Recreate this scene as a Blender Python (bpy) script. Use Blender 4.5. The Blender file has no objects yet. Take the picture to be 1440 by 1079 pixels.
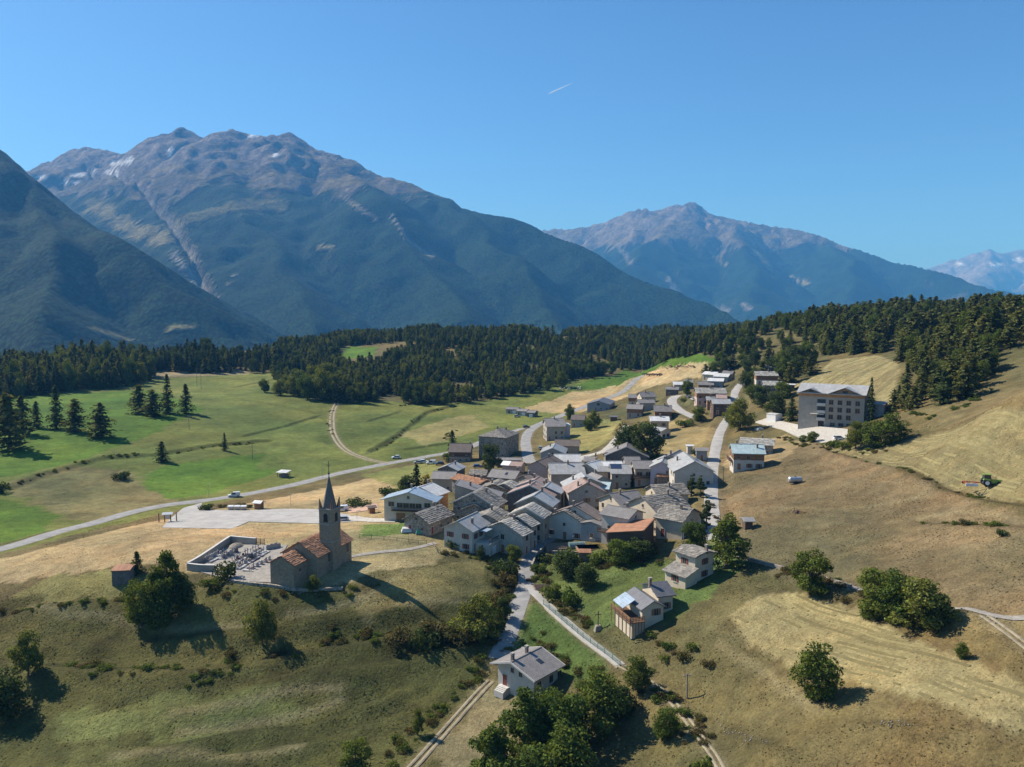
import bpy, math, random
import numpy as np
from mathutils import Vector, Matrix
R = math.radians
scene = bpy.context.scene
col = scene.collection

# ------------------------------------------------------------------ camera, sky, sun, exposure
CAM_Z = 60.0
FPX = 1109.0            # focal length in photo pixels (photo is 1440 wide)
HORIZON = 440.0
PITCH = math.atan((539.5 - HORIZON) / FPX)
cam_data = bpy.data.cameras.new('camera')
cam_data.sensor_width = 36.0
cam_data.lens = 36.0 * FPX / 1440.0
cam_data.clip_start = 1.0
cam_data.clip_end = 80000.0
cam = bpy.data.objects.new('camera', cam_data)
cam.location = (0, 0, CAM_Z)
cam.rotation_euler = (R(90) - PITCH, 0, 0)
col.objects.link(cam)
scene.camera = cam

SUN_EL = 42.0
SUN_AZ = -60.0          # clockwise from +Y (the view direction)
world = bpy.data.worlds.new('World')
scene.world = world
world.use_nodes = True
wn = world.node_tree
wn.nodes.clear()
sky = wn.nodes.new('ShaderNodeTexSky')
sky.sky_type = 'NISHITA'
sky.sun_disc = False
sky.sun_elevation = R(SUN_EL)
sky.sun_rotation = R(SUN_AZ % 360)
sky.altitude = 1500
sky.air_density = 1.0
sky.dust_density = 0.9
sky.ozone_density = 4.0
bg = wn.nodes.new('ShaderNodeBackground')
bg.inputs['Strength'].default_value = 0.08
wo = wn.nodes.new('ShaderNodeOutputWorld')
tint = wn.nodes.new('ShaderNodeMix'); tint.data_type = 'RGBA'; tint.blend_type = 'MULTIPLY'; tint.inputs[0].default_value = 1.0
tint.inputs[7].default_value = (0.66, 1.0, 1.22, 1)      # the clear, deep blue of mountain air
wn.links.new(sky.outputs[0], tint.inputs[6])
wn.links.new(tint.outputs[2], bg.inputs[0])
wn.links.new(bg.outputs[0], wo.inputs[0])

sun_data = bpy.data.lights.new('sun', 'SUN')
sun_data.energy = 5.0
sun_data.angle = R(0.53)
sun_data.color = (1.0, 0.96, 0.90)
sun = bpy.data.objects.new('sun', sun_data)
to_sun = Vector((math.sin(R(SUN_AZ)) * math.cos(R(SUN_EL)), math.cos(R(SUN_AZ)) * math.cos(R(SUN_EL)), math.sin(R(SUN_EL))))
sun.rotation_euler = to_sun.to_track_quat('Z', 'Y').to_euler()
sun.location = (0, 0, 400)
col.objects.link(sun)
scene.view_settings.view_transform = 'Standard'
scene.view_settings.look = 'None'
scene.view_settings.exposure = 0.68
scene.view_settings.gamma = 1.0

# ------------------------------------------------------------------ numeric helpers
_rng = np.random.RandomState(7)
_TAB = _rng.rand(512, 512).astype(np.float64)

def vnoise(x, y, seed=0):
    x = np.asarray(x, float) + seed * 37.17
    y = np.asarray(y, float) + seed * 91.31
    xi = np.floor(x).astype(int); yi = np.floor(y).astype(int)
    fx = x - xi; fy = y - yi
    fx = fx * fx * fx * (fx * (fx * 6 - 15) + 10); fy = fy * fy * fy * (fy * (fy * 6 - 15) + 10)
    x0 = xi % 512; x1 = (xi + 1) % 512; y0 = yi % 512; y1 = (yi + 1) % 512
    a = _TAB[x0, y0]; b = _TAB[x1, y0]; c = _TAB[x0, y1]; d = _TAB[x1, y1]
    return (a * (1 - fx) + b * fx) * (1 - fy) + (c * (1 - fx) + d * fx) * fy

def fbm(x, y, octv=4, seed=0):
    s = 0; a = 0.5; t = 0
    for o in range(octv):
        s = s + a * vnoise(x * 2 ** o, y * 2 ** o, seed + o * 3); t += a; a *= 0.5
    return s / t

def sstep(a, b, x):
    t = np.clip((x - a) / (b - a), 0, 1)
    return t * t * (3 - 2 * t)

def ray(px, py):
    u = (px - 720.0) / FPX; v = (539.5 - py) / FPX
    cp, sp = math.cos(PITCH), math.sin(PITCH)
    return np.array([u, cp + v * sp, -sp + v * cp])

def at_z(px, py, z):
    d = ray(px, py)
    t = (z - CAM_Z) / d[2]
    return np.array([0, 0, CAM_Z]) + d * t

def at_y(px, py, Y):
    d = ray(px, py)
    return np.array([0, 0, CAM_Z]) + d * (Y / d[1])

# ------------------------------------------------------------------ terrain control points: (photo pixel, height)
CTRL = [(440,810,0),(450,730,-6),(330,700,-10),(588,648,-10),(230,725,-7),(0,772,-8),(150,735,-8),(480,780,-1),(560,735,-2),
 (590,728,0),(540,790,-0.5),(620,775,-0.5),(330,817,0),(390,824,-0.3),(480,830,-1),(264,800,-1.5),(100,830,-3.5),(0,830,-5),(-200,850,-8),
 (200,900,-10),(0,900,-12),(400,900,-7.5),(560,900,-7),(650,850,-3.5),(600,840,-3),(200,1000,-14),(400,1000,-12.5),(0,1079,-18),(300,1079,-15.5),(560,1079,-14),(620,960,-11),(660,900,-7.5),
 (740,790,-3),(735,830,-5),(715,890,-8),(700,925,-9.5),(745,965,-10),(640,1020,-13),(700,1079,-13),(800,1079,-11.5),(860,1000,-8.5),
 (760,900,-7.5),(800,880,-5.5),(860,885,-3),(905,855,0.5),(975,810,2.5),(900,800,0),(830,790,-1.5),(1000,1060,-6.5),(950,990,-5),(1000,900,1),(900,940,-3.5),
 (1150,850,6.5),(1150,975,4),(1100,1079,1.5),(1300,1079,5),(1440,1079,8),(1440,960,12),(1300,900,9.5),(1200,790,9.5),(1300,750,14),(1100,720,9),(1440,860,15),(1440,740,20),(1388,680,20.5),(1300,640,20),(1200,640,16),
 (1440,600,33),(1440,540,42),(1380,560,32),(1300,600,24.5),(1270,580,26),(1160,607,15),(1210,600,17.5),(1100,600,13.5),(1050,672,9),(1030,700,6.5),(1005,690,5),(1003,740,4),(1020,640,8),(1012,610,9.5),(1040,600,11.5),(1060,570,15),
 (1035,556,17),(1060,527,24),(1200,535,29),(1150,530,29),(1250,510,36),(1180,505,34),
 (960,580,10),(1000,590,9),(910,600,3),(900,580,5),(940,545,9),(1000,540,12),(850,640,0),(870,615,2),(820,620,-2),(780,640,-3),(740,620,-6),(705,640,-6),(640,662,-6),(735,582,-6),(770,590,-5.5),(830,567,-3),(870,552,0),(897,532,4),(945,516,9),
 (700,700,-2.5),(800,700,0),(780,740,-1),(900,730,1.2),(860,690,1),(960,720,2.5),(940,660,4),(650,770,-1.2),(690,770,-2),(650,700,-2.5),
 (470,590,-5),(540,640,-9.5),(390,640,-8.5),(200,640,-5),(100,690,-8),(0,690,-7),(470,565,-1),(380,530,5),(300,527,6),(240,585,1),(150,600,0),(0,610,-1),(50,556,1),(210,540,4),(-200,640,-2),(-200,720,-6),
 (600,566,-3),(560,600,-6.5),(650,600,-7),(700,557,-3),(820,530,4),(800,548,1),(930,510,11),(850,530,5),(1000,500,16)]
pts = [at_z(a, b, c) for a, b, c in CTRL]
WORLD_CTRL = [(0,0,-14),(-120,0,-32),(-200,90,-22),(120,0,-4),(70,60,6),(-60,90,-21),(0,80,-14),(220,120,40),(200,200,44),(235,260,54),(190,330,46),(300,250,66),(330,400,66),(230,460,46),(420,560,62),(170,560,36),(140,640,30),(260,720,40),
 (-310,240,-12),(-420,350,-2),(-560,520,6),(-470,640,8),(-330,720,10),(-270,900,20),(-190,860,22),(-120,800,18),(-30,820,28),(60,880,26),(150,900,26),(-60,940,35),(230,1000,30),(-130,700,6),(0,700,10),(-800,700,0),(-700,300,-8),(520,200,90),(500,800,60),(0,1100,26)]
pts = np.array(pts + [np.array(p, float) for p in WORLD_CTRL])
_P = pts[:, :2] / 100.0
def _kern(r2):
    return 0.5 * r2 * np.log(np.maximum(r2, 1e-12))
_n = len(_P)
_K = _kern(((_P[:, None] - _P[None]) ** 2).sum(-1)) + np.eye(_n) * 0.02
_Q = np.hstack([np.ones((_n, 1)), _P])
_A = np.block([[_K, _Q], [_Q.T, np.zeros((3, 3))]])
_W = np.linalg.solve(_A, np.concatenate([pts[:, 2], np.zeros(3)]))

def base_h(x, y):
    x = np.asarray(x, float).ravel() / 100; y = np.asarray(y, float).ravel() / 100
    out = _W[_n] + _W[_n + 1] * x + _W[_n + 2] * y
    for i in range(_n):
        out += _W[i] * _kern((x - _P[i, 0]) ** 2 + (y - _P[i, 1]) ** 2)
    return out

def seg_axis(parts):
    out = []
    for a, b, s in parts:
        n = max(1, int(round((b - a) / s)))
        out += list(a + (b - a) * np.arange(n) / n)
    out.append(parts[-1][1])
    return np.array(out)
GX = seg_axis([(-1500, -700, 40), (-700, -360, 6), (-360, -150, 2.2), (-150, 150, 1.2), (150, 300, 2.2), (300, 600, 8), (600, 1500, 40)])
GY = seg_axis([(-160, 70, 10), (70, 300, 1.15), (300, 480, 2.0), (480, 760, 3.5), (760, 1100, 8), (1100, 2400, 40)])
NX, NY = len(GX), len(GY)
XX, YY = np.meshgrid(GX, GY, indexing='ij')
HZ = base_h(XX, YY).reshape(XX.shape)
# far edge of the terrace: the land drops to the main valley behind the wooded crest
ratio = XX / np.maximum(YY, 50.0)
crest = np.interp(ratio, [-1.2, -0.65, -0.45, -0.33, -0.2, 0.0, 0.2, 0.3, 0.45, 0.8], [560, 640, 720, 880, 960, 960, 1050, 1000, 640, 480])
over = np.maximum(YY - crest, 0)
HZ = np.clip(HZ, -60, 95)
HZ = HZ - 0.0016 * over ** 2 / (1 + over / 240.0)
HZ = np.maximum(HZ, -360)
# small relief
HZ += (fbm(XX / 22, YY / 22, 3, 5) - 0.5) * 0.75 * sstep(60, 100, YY)
HZ += (fbm(XX / 5, YY / 5, 2, 9) - 0.5) * 0.30

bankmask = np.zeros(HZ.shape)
def bank(line, h, w):
    """terrace bank along a photo polyline: a short steep face with a ditch at its foot"""
    global HZ
    P = [at_surface(a, b)[:2] for a, b in line]
    lo = np.min(P, 0) - 4 * w; hi = np.max(P, 0) + 4 * w
    ix = np.where((GX > lo[0]) & (GX < hi[0]))[0]; iy = np.where((GY > lo[1]) & (GY < hi[1]))[0]
    if len(ix) < 2 or len(iy) < 2: return
    sx = slice(ix[0], ix[-1] + 1); sy = slice(iy[0], iy[-1] + 1)
    X = XX[sx, sy]; Y = YY[sx, sy]
    best = np.full(X.shape, 1e9); sd = np.zeros(X.shape)
    for a, b in zip(P[:-1], P[1:]):
        d = b - a; L2 = d @ d
        t = np.clip(((X - a[0]) * d[0] + (Y - a[1]) * d[1]) / L2, 0, 1)
        qx = X - a[0] - t * d[0]; qy = Y - a[1] - t * d[1]
        dd = np.hypot(qx, qy); s = np.sign(qx * -d[1] + qy * d[0])
        m = dd < best; best[m] = dd[m]; sd[m] = (s * dd)[m]
    q = sd / w
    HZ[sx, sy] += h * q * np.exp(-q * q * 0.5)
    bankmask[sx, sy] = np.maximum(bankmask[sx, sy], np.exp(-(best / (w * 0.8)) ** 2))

def ground(x, y):
    i = np.clip(np.searchsorted(GX, x) - 1, 0, NX - 2); j = np.clip(np.searchsorted(GY, y) - 1, 0, NY - 2)
    fx = np.clip((x - GX[i]) / (GX[i + 1] - GX[i]), 0, 1); fy = np.clip((y - GY[j]) / (GY[j + 1] - GY[j]), 0, 1)
    return (HZ[i, j] * (1 - fx) + HZ[i + 1, j] * fx) * (1 - fy) + (HZ[i, j + 1] * (1 - fx) + HZ[i + 1, j + 1] * fx) * fy

def at_surface(px, py, up=0.0):
    """first hit of the pixel's ray with the ground (raised by up)"""
    d = ray(px, py)
    d = d / d[1]
    ts = np.concatenate([np.arange(62, 420, 0.6), np.arange(420, 1400, 1.5)])
    zs = CAM_Z + d[2] * ts
    below = zs <= ground(d[0] * ts, ts) + up
    k = int(np.argmax(below)) if below.any() else len(ts) - 1
    if k == 0: k = 1
    a, b = ts[k - 1], ts[k]
    for _ in range(12):
        m = 0.5 * (a + b)
        if CAM_Z + d[2] * m <= ground(d[0] * m, m) + up: b = m
        else: a = m
    return np.array([d[0] * b, b, CAM_Z + d[2] * b])

BANKS = [([(0,690),(60,668),(140,645),(215,640),(300,626),(372,620)], 0.9, 2.2), ([(40,700),(110,690),(170,660)], -0.8, 2.0), ([(330,560),(450,583)], 0.5, 1.6),
 ([(345,613),(400,600),(455,582)], 0.6, 1.5), ([(330,545),(400,530)], 0.5, 1.6), ([(520,635),(560,612),(600,580),(640,570)], 0.9, 2.0), ([(520,592),(560,580)], 0.5, 1.6), ([(570,632),(640,622)], 0.6, 1.6),
 ([(0,768),(120,738),(240,712)], -0.8, 1.6), ([(0,870),(60,850),(150,845),(250,850)], -1.5, 2.2), ([(80,935),(170,940),(260,942),(340,935),(420,915),(500,905),(600,885),(690,870)], -2.2, 3.0),
 ([(180,1000),(300,985),(420,950),(560,925),(670,900)], -1.5, 2.2), ([(220,1050),(330,1030),(430,1020),(540,980)], -1.4, 2.0), ([(400,875),(500,860),(560,850)], -0.9, 1.6), ([(250,965),(360,958),(440,935)], -0.9, 1.6), ([(330,1060),(450,1040),(540,1010),(600,985)], -1.0, 1.6), ([(60,905),(150,900),(260,895),(340,885)], -0.8, 1.7),
 ([(1165,634),(1240,652),(1300,672),(1440,712)], -1.0, 2.0), ([(1300,735),(1440,742)], -0.8, 2.4), ([(1030,1020),(1060,1040),(1090,1050)], -0.9, 1.5), ([(1230,1015),(1290,1018)], -0.6, 1.4)]
for ln, h, w in BANKS: bank(ln, h, w)

# ------------------------------------------------------------------ roads: photo centre lines, widths in metres
ROADS = [
 ('road', [(-40,782),(60,754),(150,730),(230,711),(320,699),(400,684),(470,667),(540,653),(600,642),(650,632),(700,613),(735,603)], 5.2, 'asphalt'),
 ('road', [(745,652),(741,635),(740,615),(752,600),(780,588),(820,573),(860,558),(885,543),(897,532),(915,524),(950,516)], 5.2, 'asphalt'),
 ('street', [(700,928),(714,892),(729,852),(739,818),(742,792),(757,768),(787,745),(797,715),(793,690),(775,668),(757,655),(745,646)], 4.0, 'asphalt'),
 ('lane', [(1004,760),(1002,730),(1000,690),(1003,650),(1011,612),(1024,588),(1034,570),(1033,554),(1041,541),(1060,527),(1078,519)], 4.0, 'concrete'),
 ('lane', [(978,588),(958,578),(945,566),(950,558),(972,554)], 5.5, 'concrete'),
 ('lane', [(795,660),(818,644),(851,633),(868,616),(882,598)], 3.6, 'gravel'),
 ('path', [(741,822),(752,834),(770,851),(800,878),(840,910),(872,936)], 2.3, 'concrete'),
 ('track', [(872,936),(905,952),(932,972),(965,1010),(1000,1058),(1020,1090)], 1.7, 'dirt'),
 ('track', [(474,566),(468,580),(467,597),(470,612),(484,631),(515,645),(548,652)], 3.6, 'dirt'),
 ('track', [(215,529),(260,527),(300,525),(345,523)], 5.0, 'dirt'),
 ('track', [(1040,783),(1110,800),(1200,826),(1300,850),(1370,860),(1410,861),(1470,862)], 1.5, 'yard_gravel'),
 ('track', [(1385,866),(1410,882),(1470,930)], 2.0, 'dirt'),
 ('track', [(690,955),(655,995),(615,1040),(570,1090)], 2.0, 'dirt'),
 ('path', [(478,784),(530,777),(575,772),(612,764)], 2.0, 'yard_gravel'),
 ('path', [(560,731),(520,731),(490,727)], 4.5, 'gravel'),
]
LOTS = [
 ('parking_lot', [(228,742),(240,729),(258,714),(284,706),(283,717),(345,719),(400,717),(447,717),(492,722),(500,733),(447,737),(350,734),(326,743)], 'concrete'),
 ('forecourt', [(1060,592),(1078,586),(1122,600),(1192,605),(1192,613),(1160,622),(1128,619),(1100,607)], 'gravel'),
 ('gravel_yard', [(326,815),(264,800),(326,766),(404,768),(396,780),(392,822)], 'yard_gravel'),
 ('boules_court', [(478,712),(530,708),(532,716),(492,721)], 'clay'),
]
def resample(P, step):
    P = np.array(P, float)
    # catmull-rom
    Q = np.vstack([2 * P[0] - P[1], P, 2 * P[-1] - P[-2]])
    out = []
    for i in range(1, len(Q) - 2):
        p0, p1, p2, p3 = Q[i - 1:i + 3]
        n = max(2, int(np.linalg.norm(p2 - p1) / step))
        for k in range(n):
            t = k / n
            out.append(0.5 * ((2 * p1) + (-p0 + p2) * t + (2 * p0 - 5 * p1 + 4 * p2 - p3) * t * t + (-p0 + 3 * p1 - 3 * p2 + p3) * t ** 3))
    out.append(P[-1])
    return np.array(out)
def pts_ground(line):
    return [at_surface(a, b)[:2] for a, b in line]
def smooth1(a, k):
    ker = np.ones(2 * k + 1) / (2 * k + 1)
    return np.convolve(np.pad(a, k, mode='edge'), ker, mode='valid')
road_lines = []
roadmask = np.zeros(HZ.shape)
for nm, ln, w, mt in ROADS:
    C = resample(pts_ground(ln), 1.5)
    z = smooth1(np.array([ground(a, b) for a, b in C]), 4)
    road_lines.append((nm, C, z, w, mt))
def flatten(C, z, w, blend):
    lo = C.min(0) - w - blend - 8; hi = C.max(0) + w + blend + 8
    ix = np.where((GX > lo[0]) & (GX < hi[0]))[0]; iy = np.where((GY > lo[1]) & (GY < hi[1]))[0]
    X = XX[ix[0]:ix[-1] + 1, iy[0]:iy[-1] + 1]; Y = YY[ix[0]:ix[-1] + 1, iy[0]:iy[-1] + 1]
    best = np.full(X.shape, 1e9); zz = np.zeros(X.shape)
    for k in range(len(C)):
        d = (X - C[k, 0]) ** 2 + (Y - C[k, 1]) ** 2
        m = d < best; best[m] = d[m]; zz[m] = z[k]
    best = np.sqrt(best)
    cell = np.maximum(np.interp(X, GX[:-1], np.diff(GX)), np.interp(Y, GY[:-1], np.diff(GY)))
    k = 1 - sstep(w / 2 + cell * 1.2, w / 2 + cell * 1.2 + blend, best)
    sub = HZ[ix[0]:ix[-1] + 1, iy[0]:iy[-1] + 1]
    sub[:] = sub * (1 - k) + (zz - 0.13) * k
    rm = roadmask[ix[0]:ix[-1] + 1, iy[0]:iy[-1] + 1]
    rm[:] = np.maximum(rm, 1 - sstep(w / 2 + 0.2, w / 2 + 1.3, best))
for nm, C, z, w, mt in road_lines: flatten(C, z, w, 4.0)

def inpoly(X, Y, P):
    P = np.asarray(P); c = np.zeros(np.shape(X), bool)
    n = len(P); j = n - 1
    for i in range(n):
        xi, yi = P[i]; xj, yj = P[j]
        with np.errstate(divide='ignore', invalid='ignore'):
            c ^= ((yi > Y) != (yj > Y)) & (X < (xj - xi) * (Y - yi) / (yj - yi + 1e-12) + xi)
        j = i
    return c
lot_polys = []
for nm, ln, mt in LOTS:
    P = np.array(pts_ground(ln))
    zc = np.array([ground(a, b) for a, b in P])
    A = np.c_[P, np.ones(len(P))]
    co = np.linalg.lstsq(A, zc, rcond=None)[0]
    m = inpoly(XX, YY, P)
    # distance-free blend: blur the mask a little
    k = m.astype(float)
    for _ in range(3):
        k[1:-1, 1:-1] = np.maximum(k[1:-1, 1:-1], 0.62 * np.maximum.reduce([k[2:, 1:-1], k[:-2, 1:-1], k[1:-1, 2:], k[1:-1, :-2]]))
    k = np.where(m, 1, k)
    pl = co[0] * XX + co[1] * YY + co[2]
    HZ = HZ * (1 - k) + (pl - 0.14) * k
    lot_polys.append((nm, P, co, mt))

# ------------------------------------------------------------------ materials
MATS = {}
def new_mat(name):
    m = bpy.data.materials.new(name); m.use_nodes = True
    nt = m.node_tree; nt.nodes.clear()
    out = nt.nodes.new('ShaderNodeOutputMaterial')
    MATS[name] = m
    return m, nt, out
def N(nt, t, **kw):
    n = nt.nodes.new(t)
    for k, v in kw.items():
        if k.startswith('i_'):
            key = k[2:]
            n.inputs[int(key) if key.isdigit() else key.replace('_', ' ')].default_value = v
        else: setattr(n, k, v)
    return n
def mixc(nt, a, b, fac, mode='MIX'):
    m = nt.nodes.new('ShaderNodeMix'); m.data_type = 'RGBA'; m.blend_type = mode
    for s, v in ((m.inputs[6], a), (m.inputs[7], b), (m.inputs[0], fac)):
        if hasattr(v, 'is_linked') or hasattr(v, 'links'): nt.links.new(v, s)
        else: s.default_value = v
    return m.outputs[2]
def noise(nt, vec, scale, detail=3, rough=0.55, lo=0.3, hi=0.7, to0=0.0, to1=1.0):
    n = nt.nodes.new('ShaderNodeTexNoise'); n.inputs['Scale'].default_value = scale
    n.inputs['Detail'].default_value = detail; n.inputs['Roughness'].default_value = rough
    if vec is not None: nt.links.new(vec, n.inputs['Vector'])
    mr = nt.nodes.new('ShaderNodeMapRange')
    mr.inputs[1].default_value = lo; mr.inputs[2].default_value = hi; mr.inputs[3].default_value = to0; mr.inputs[4].default_value = to1
    nt.links.new(n.outputs[0], mr.inputs[0])
    return mr.outputs[0]
def scaled(nt, sock, k):
    v = nt.nodes.new('ShaderNodeVectorMath'); v.operation = 'SCALE'
    nt.links.new(sock, v.inputs[0])
    if hasattr(k, 'links'): nt.links.new(k, v.inputs[3])
    else: v.inputs[3].default_value = k
    return v.outputs[0]
def plain(name, c, rough=0.8, var=0.12, scale=1.2, metal=0.0, bump=0.0, spec=0.3, coords='Object'):
    m, nt, out = new_mat(name)
    tc = N(nt, 'ShaderNodeTexCoord')
    f = noise(nt, tc.outputs[coords], scale, 4, 0.6, 0.25, 0.75, 1 - var, 1 + var)
    oi = N(nt, 'ShaderNodeObjectInfo')
    base = scaled(nt, N_rgb(nt, c), f)
    p = N(nt, 'ShaderNodeBsdfPrincipled'); p.inputs['Roughness'].default_value = rough
    p.inputs['Metallic'].default_value = metal; p.inputs['Specular IOR Level'].default_value = spec
    nt.links.new(base, p.inputs['Base Color'])
    if bump:
        b = N(nt, 'ShaderNodeBump'); b.inputs['Strength'].default_value = bump; b.inputs['Distance'].default_value = 0.1
        nt.links.new(noise(nt, tc.outputs[coords], scale * 4, 3), b.inputs['Height']); nt.links.new(b.outputs[0], p.inputs['Normal'])
    nt.links.new(p.outputs[0], out.inputs[0])
    return m
def N_rgb(nt, c):
    n = nt.nodes.new('ShaderNodeRGB'); n.outputs[0].default_value = (*c, 1); return n.outputs[0]

# terrain: field colours come from a vertex attribute (what grows where), the rest is procedural
m, nt, out = new_mat('terrain')
tc = N(nt, 'ShaderNodeTexCoord'); at = N(nt, 'ShaderNodeAttribute', attribute_name='Col')
P_ = tc.outputs['Object']
f1 = noise(nt, P_, 0.045, 4, 0.6, 0.3, 0.7, 0.84, 1.16)
f2 = noise(nt, P_, 0.35, 4, 0.65, 0.3, 0.7, 0.74, 1.26)
f3 = noise(nt, P_, 2.2, 3, 0.7, 0.25, 0.75, 0.62, 1.38)
c = scaled(nt, scaled(nt, scaled(nt, at.outputs['Color'], f1), f2), f3)
hue = noise(nt, P_, 0.12, 3, 0.6, 0.4, 0.68, 0, 0.25)
c = mixc(nt, c, mixc(nt, c, (1.35, 1.02, 0.75, 1), 1.0, 'MULTIPLY'), hue)
p = N(nt, 'ShaderNodeBsdfPrincipled'); p.inputs['Roughness'].default_value = 0.95; p.inputs['Specular IOR Level'].default_value = 0.1
nt.links.new(c, p.inputs['Base Color'])
b = N(nt, 'ShaderNodeBump'); b.inputs['Strength'].default_value = 0.9; b.inputs['Distance'].default_value = 0.28
nt.links.new(noise(nt, P_, 1.5, 4, 0.7, 0.2, 0.8), b.inputs['Height']); nt.links.new(b.outputs[0], p.inputs['Normal'])
nt.links.new(p.outputs[0], out.inputs[0])

plain('asphalt', (0.25, 0.24, 0.225), 0.9, 0.28, 0.4, bump=0.2)
plain('concrete', (0.34, 0.32, 0.29), 0.9, 0.24, 0.3, bump=0.2)
plain('gravel', (0.42, 0.385, 0.33), 0.95, 0.28, 1.1, bump=0.5)
plain('yard_gravel', (0.27, 0.245, 0.21), 0.95, 0.3, 0.9, bump=0.5)
plain('dirt', (0.26, 0.22, 0.145), 0.95, 0.35, 0.7, bump=0.5)
plain('clay', (0.45, 0.29, 0.2), 0.95, 0.15, 0.7, bump=0.3)

def link(name, mesh, mats, parent=None, loc=None, kind=None):
    o = bpy.data.objects.new(name, mesh)
    for mm in (mats if isinstance(mats, (list, tuple)) else [mats]):
        if mesh is not None and len(mesh.materials) < (len(mats) if isinstance(mats, (list, tuple)) else 1):
            mesh.materials.append(MATS[mm])
    col.objects.link(o)
    if parent is not None: o.parent = parent
    if loc is not None: o.location = loc
    if kind: o['kind'] = kind
    return o
def np_mesh(name, verts, faces, smooth=False):
    verts = np.asarray(verts, np.float32); faces = np.asarray(faces, np.int32)
    me = bpy.data.meshes.new(name)
    nf, k = faces.shape
    me.vertices.add(len(verts)); me.vertices.foreach_set('co', verts.ravel())
    me.loops.add(nf * k); me.loops.foreach_set('vertex_index', faces.ravel())
    me.polygons.add(nf); me.polygons.foreach_set('loop_start', np.arange(0, nf * k, k, dtype=np.int32))
    me.polygons.foreach_set('loop_total', np.full(nf, k, np.int32))
    if smooth: me.polygons.foreach_set('use_smooth', np.ones(nf, bool))
    me.update(calc_edges=True)
    return me
def set_col(me, name, rgb):
    a = me.color_attributes.new(name, 'FLOAT_COLOR', 'POINT')
    buf = np.ones((len(me.vertices), 4), np.float32); buf[:, :3] = rgb
    a.data.foreach_set('color', buf.ravel())
def grid_faces(nx, ny):
    i, j = np.meshgrid(np.arange(nx - 1), np.arange(ny - 1), indexing='ij')
    a = (i * ny + j).ravel()
    return np.stack([a, a + ny, a + ny + 1, a + 1], 1)

# ------------------------------------------------------------------ what grows where
GRN = np.array((0.070, 0.128, 0.016)); MED = np.array((0.112, 0.132, 0.032)); STRAW = np.array((0.29, 0.232, 0.118))
OLIVE = np.array((0.115, 0.098, 0.041)); TAN = np.array((0.15, 0.117, 0.06)); MOWN = np.array((0.235, 0.20, 0.095)); SLOPE = np.array((0.084, 0.081, 0.026))
COLR = np.empty(XX.shape + (3,)); COLR[:] = OLIVE
WX = XX + (fbm(XX / 9, YY / 9, 3, 21) - 0.5) * 7; WY = YY + (fbm(XX / 9, YY / 9, 3, 33) - 0.5) * 9
roughness_map = np.ones(XX.shape)   # 1 = long grass, 0 = mown or bare
def zone(poly, c, amt=1.0, rough=None, sharp=False, world=None):
    P = np.array(pts_ground(poly)) if world is None else np.array(world)
    m = inpoly(XX if sharp else WX, YY if sharp else WY, P)
    COLR[m] = COLR[m] * (1 - amt) + np.asarray(c) * amt
    if rough is not None: roughness_map[m] = rough
    return m
zone([(-300,548),(60,552),(230,532),(400,521),(480,562),(620,569),(720,556),(830,531),(1000,503),(1010,515),(900,545),(830,577),(740,602),(640,637),(540,657),(330,702),(0,780),(-300,850)], MED, 1, 0.35)
zone([(-300,560),(60,556),(215,548),(290,575),(210,612),(110,648),(0,675),(-300,720)], GRN, 1, 0.3)
zone([(215,548),(330,536),(395,545),(300,560)], MED * 1.1, 1, 0.3)
zone([(190,685),(225,657),(330,642),(405,634),(380,668),(300,694),(240,703)], GRN * 1.05, 1, 0.2)
zone([(-300,720),(0,697),(80,728),(70,748),(-300,830)], GRN * 0.95, 1, 0.3)
zone([(0,682),(110,655),(190,664),(200,690),(258,704),(130,735),(80,725),(20,695)], (0.15, 0.135, 0.055), 1, 1)
zone([(390,600),(455,585),(462,620),(500,645),(420,660),(360,660)], MED * 1.15, 0.8, 0.3)
zone([(560,610),(640,585),(700,580),(690,600),(600,630)], (0.27, 0.225, 0.10), 0.6, 0.3)
zone([(640,570),(720,560),(760,575),(735,598),(690,602)], MED * 1.1, 0.8, 0.3)
zone([(735,575),(800,552),(870,541),(905,522),(1000,516),(985,530),(905,548),(838,574),(790,582)], (0.31, 0.245, 0.125), 0.9, 0.3)
zone([(795,550),(830,534),(880,519),(1000,502),(1005,510),(930,515),(880,536),(830,548)], GRN * 0.9, 1, 0.3)
zone([(930,518),(1000,514),(1000,525),(960,535),(900,545),(905,530)], (0.36, 0.265, 0.14), 0.9, 0.3)
zone([(215,524),(345,518),(350,526),(215,531)], (0.29, 0.25, 0.14), 0.7)
zone([(480,503),(525,503),(530,488),(485,488)], GRN * 1.1, 1, 0.2)
zone([(-80,800),(0,787),(230,732),(330,711),(470,684),(548,668),(560,690),(545,705),(560,737),(640,748),(662,770),(600,792),(510,806),(440,836),(270,806),(180,792),(60,812),(-80,835)], STRAW, 1, 0.25)
zone([(420,700),(545,672),(555,690),(470,705)], (0.33, 0.27, 0.13), 0.7, 0.4)
zone([(500,738),(565,735),(570,752),(505,757)], (0.13, 0.17, 0.045), 1, 0.4)
zone([(510,668),(600,648),(640,660),(560,690)], (0.15, 0.17, 0.05), 0.9, 0.4)
zone([(10,845),(60,812),(180,797),(262,818),(190,835),(90,850)], (0.17, 0.165, 0.06), 1, 0.5)
zone([(-200,852),(20,852),(190,838),(330,828),(500,833),(610,795),(700,790),(706,900),(560,1110),(-200,1200)], SLOPE, 1, 1)
zone([(500,833),(610,792),(690,790),(690,830),(600,860),(520,862)], (0.20, 0.165, 0.068), 0.85, 0.8)
zone([(100,985),(300,975),(420,960),(450,1000),(250,1040),(90,1040)], (0.16, 0.17, 0.055), 0.6, 0.8)
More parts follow.
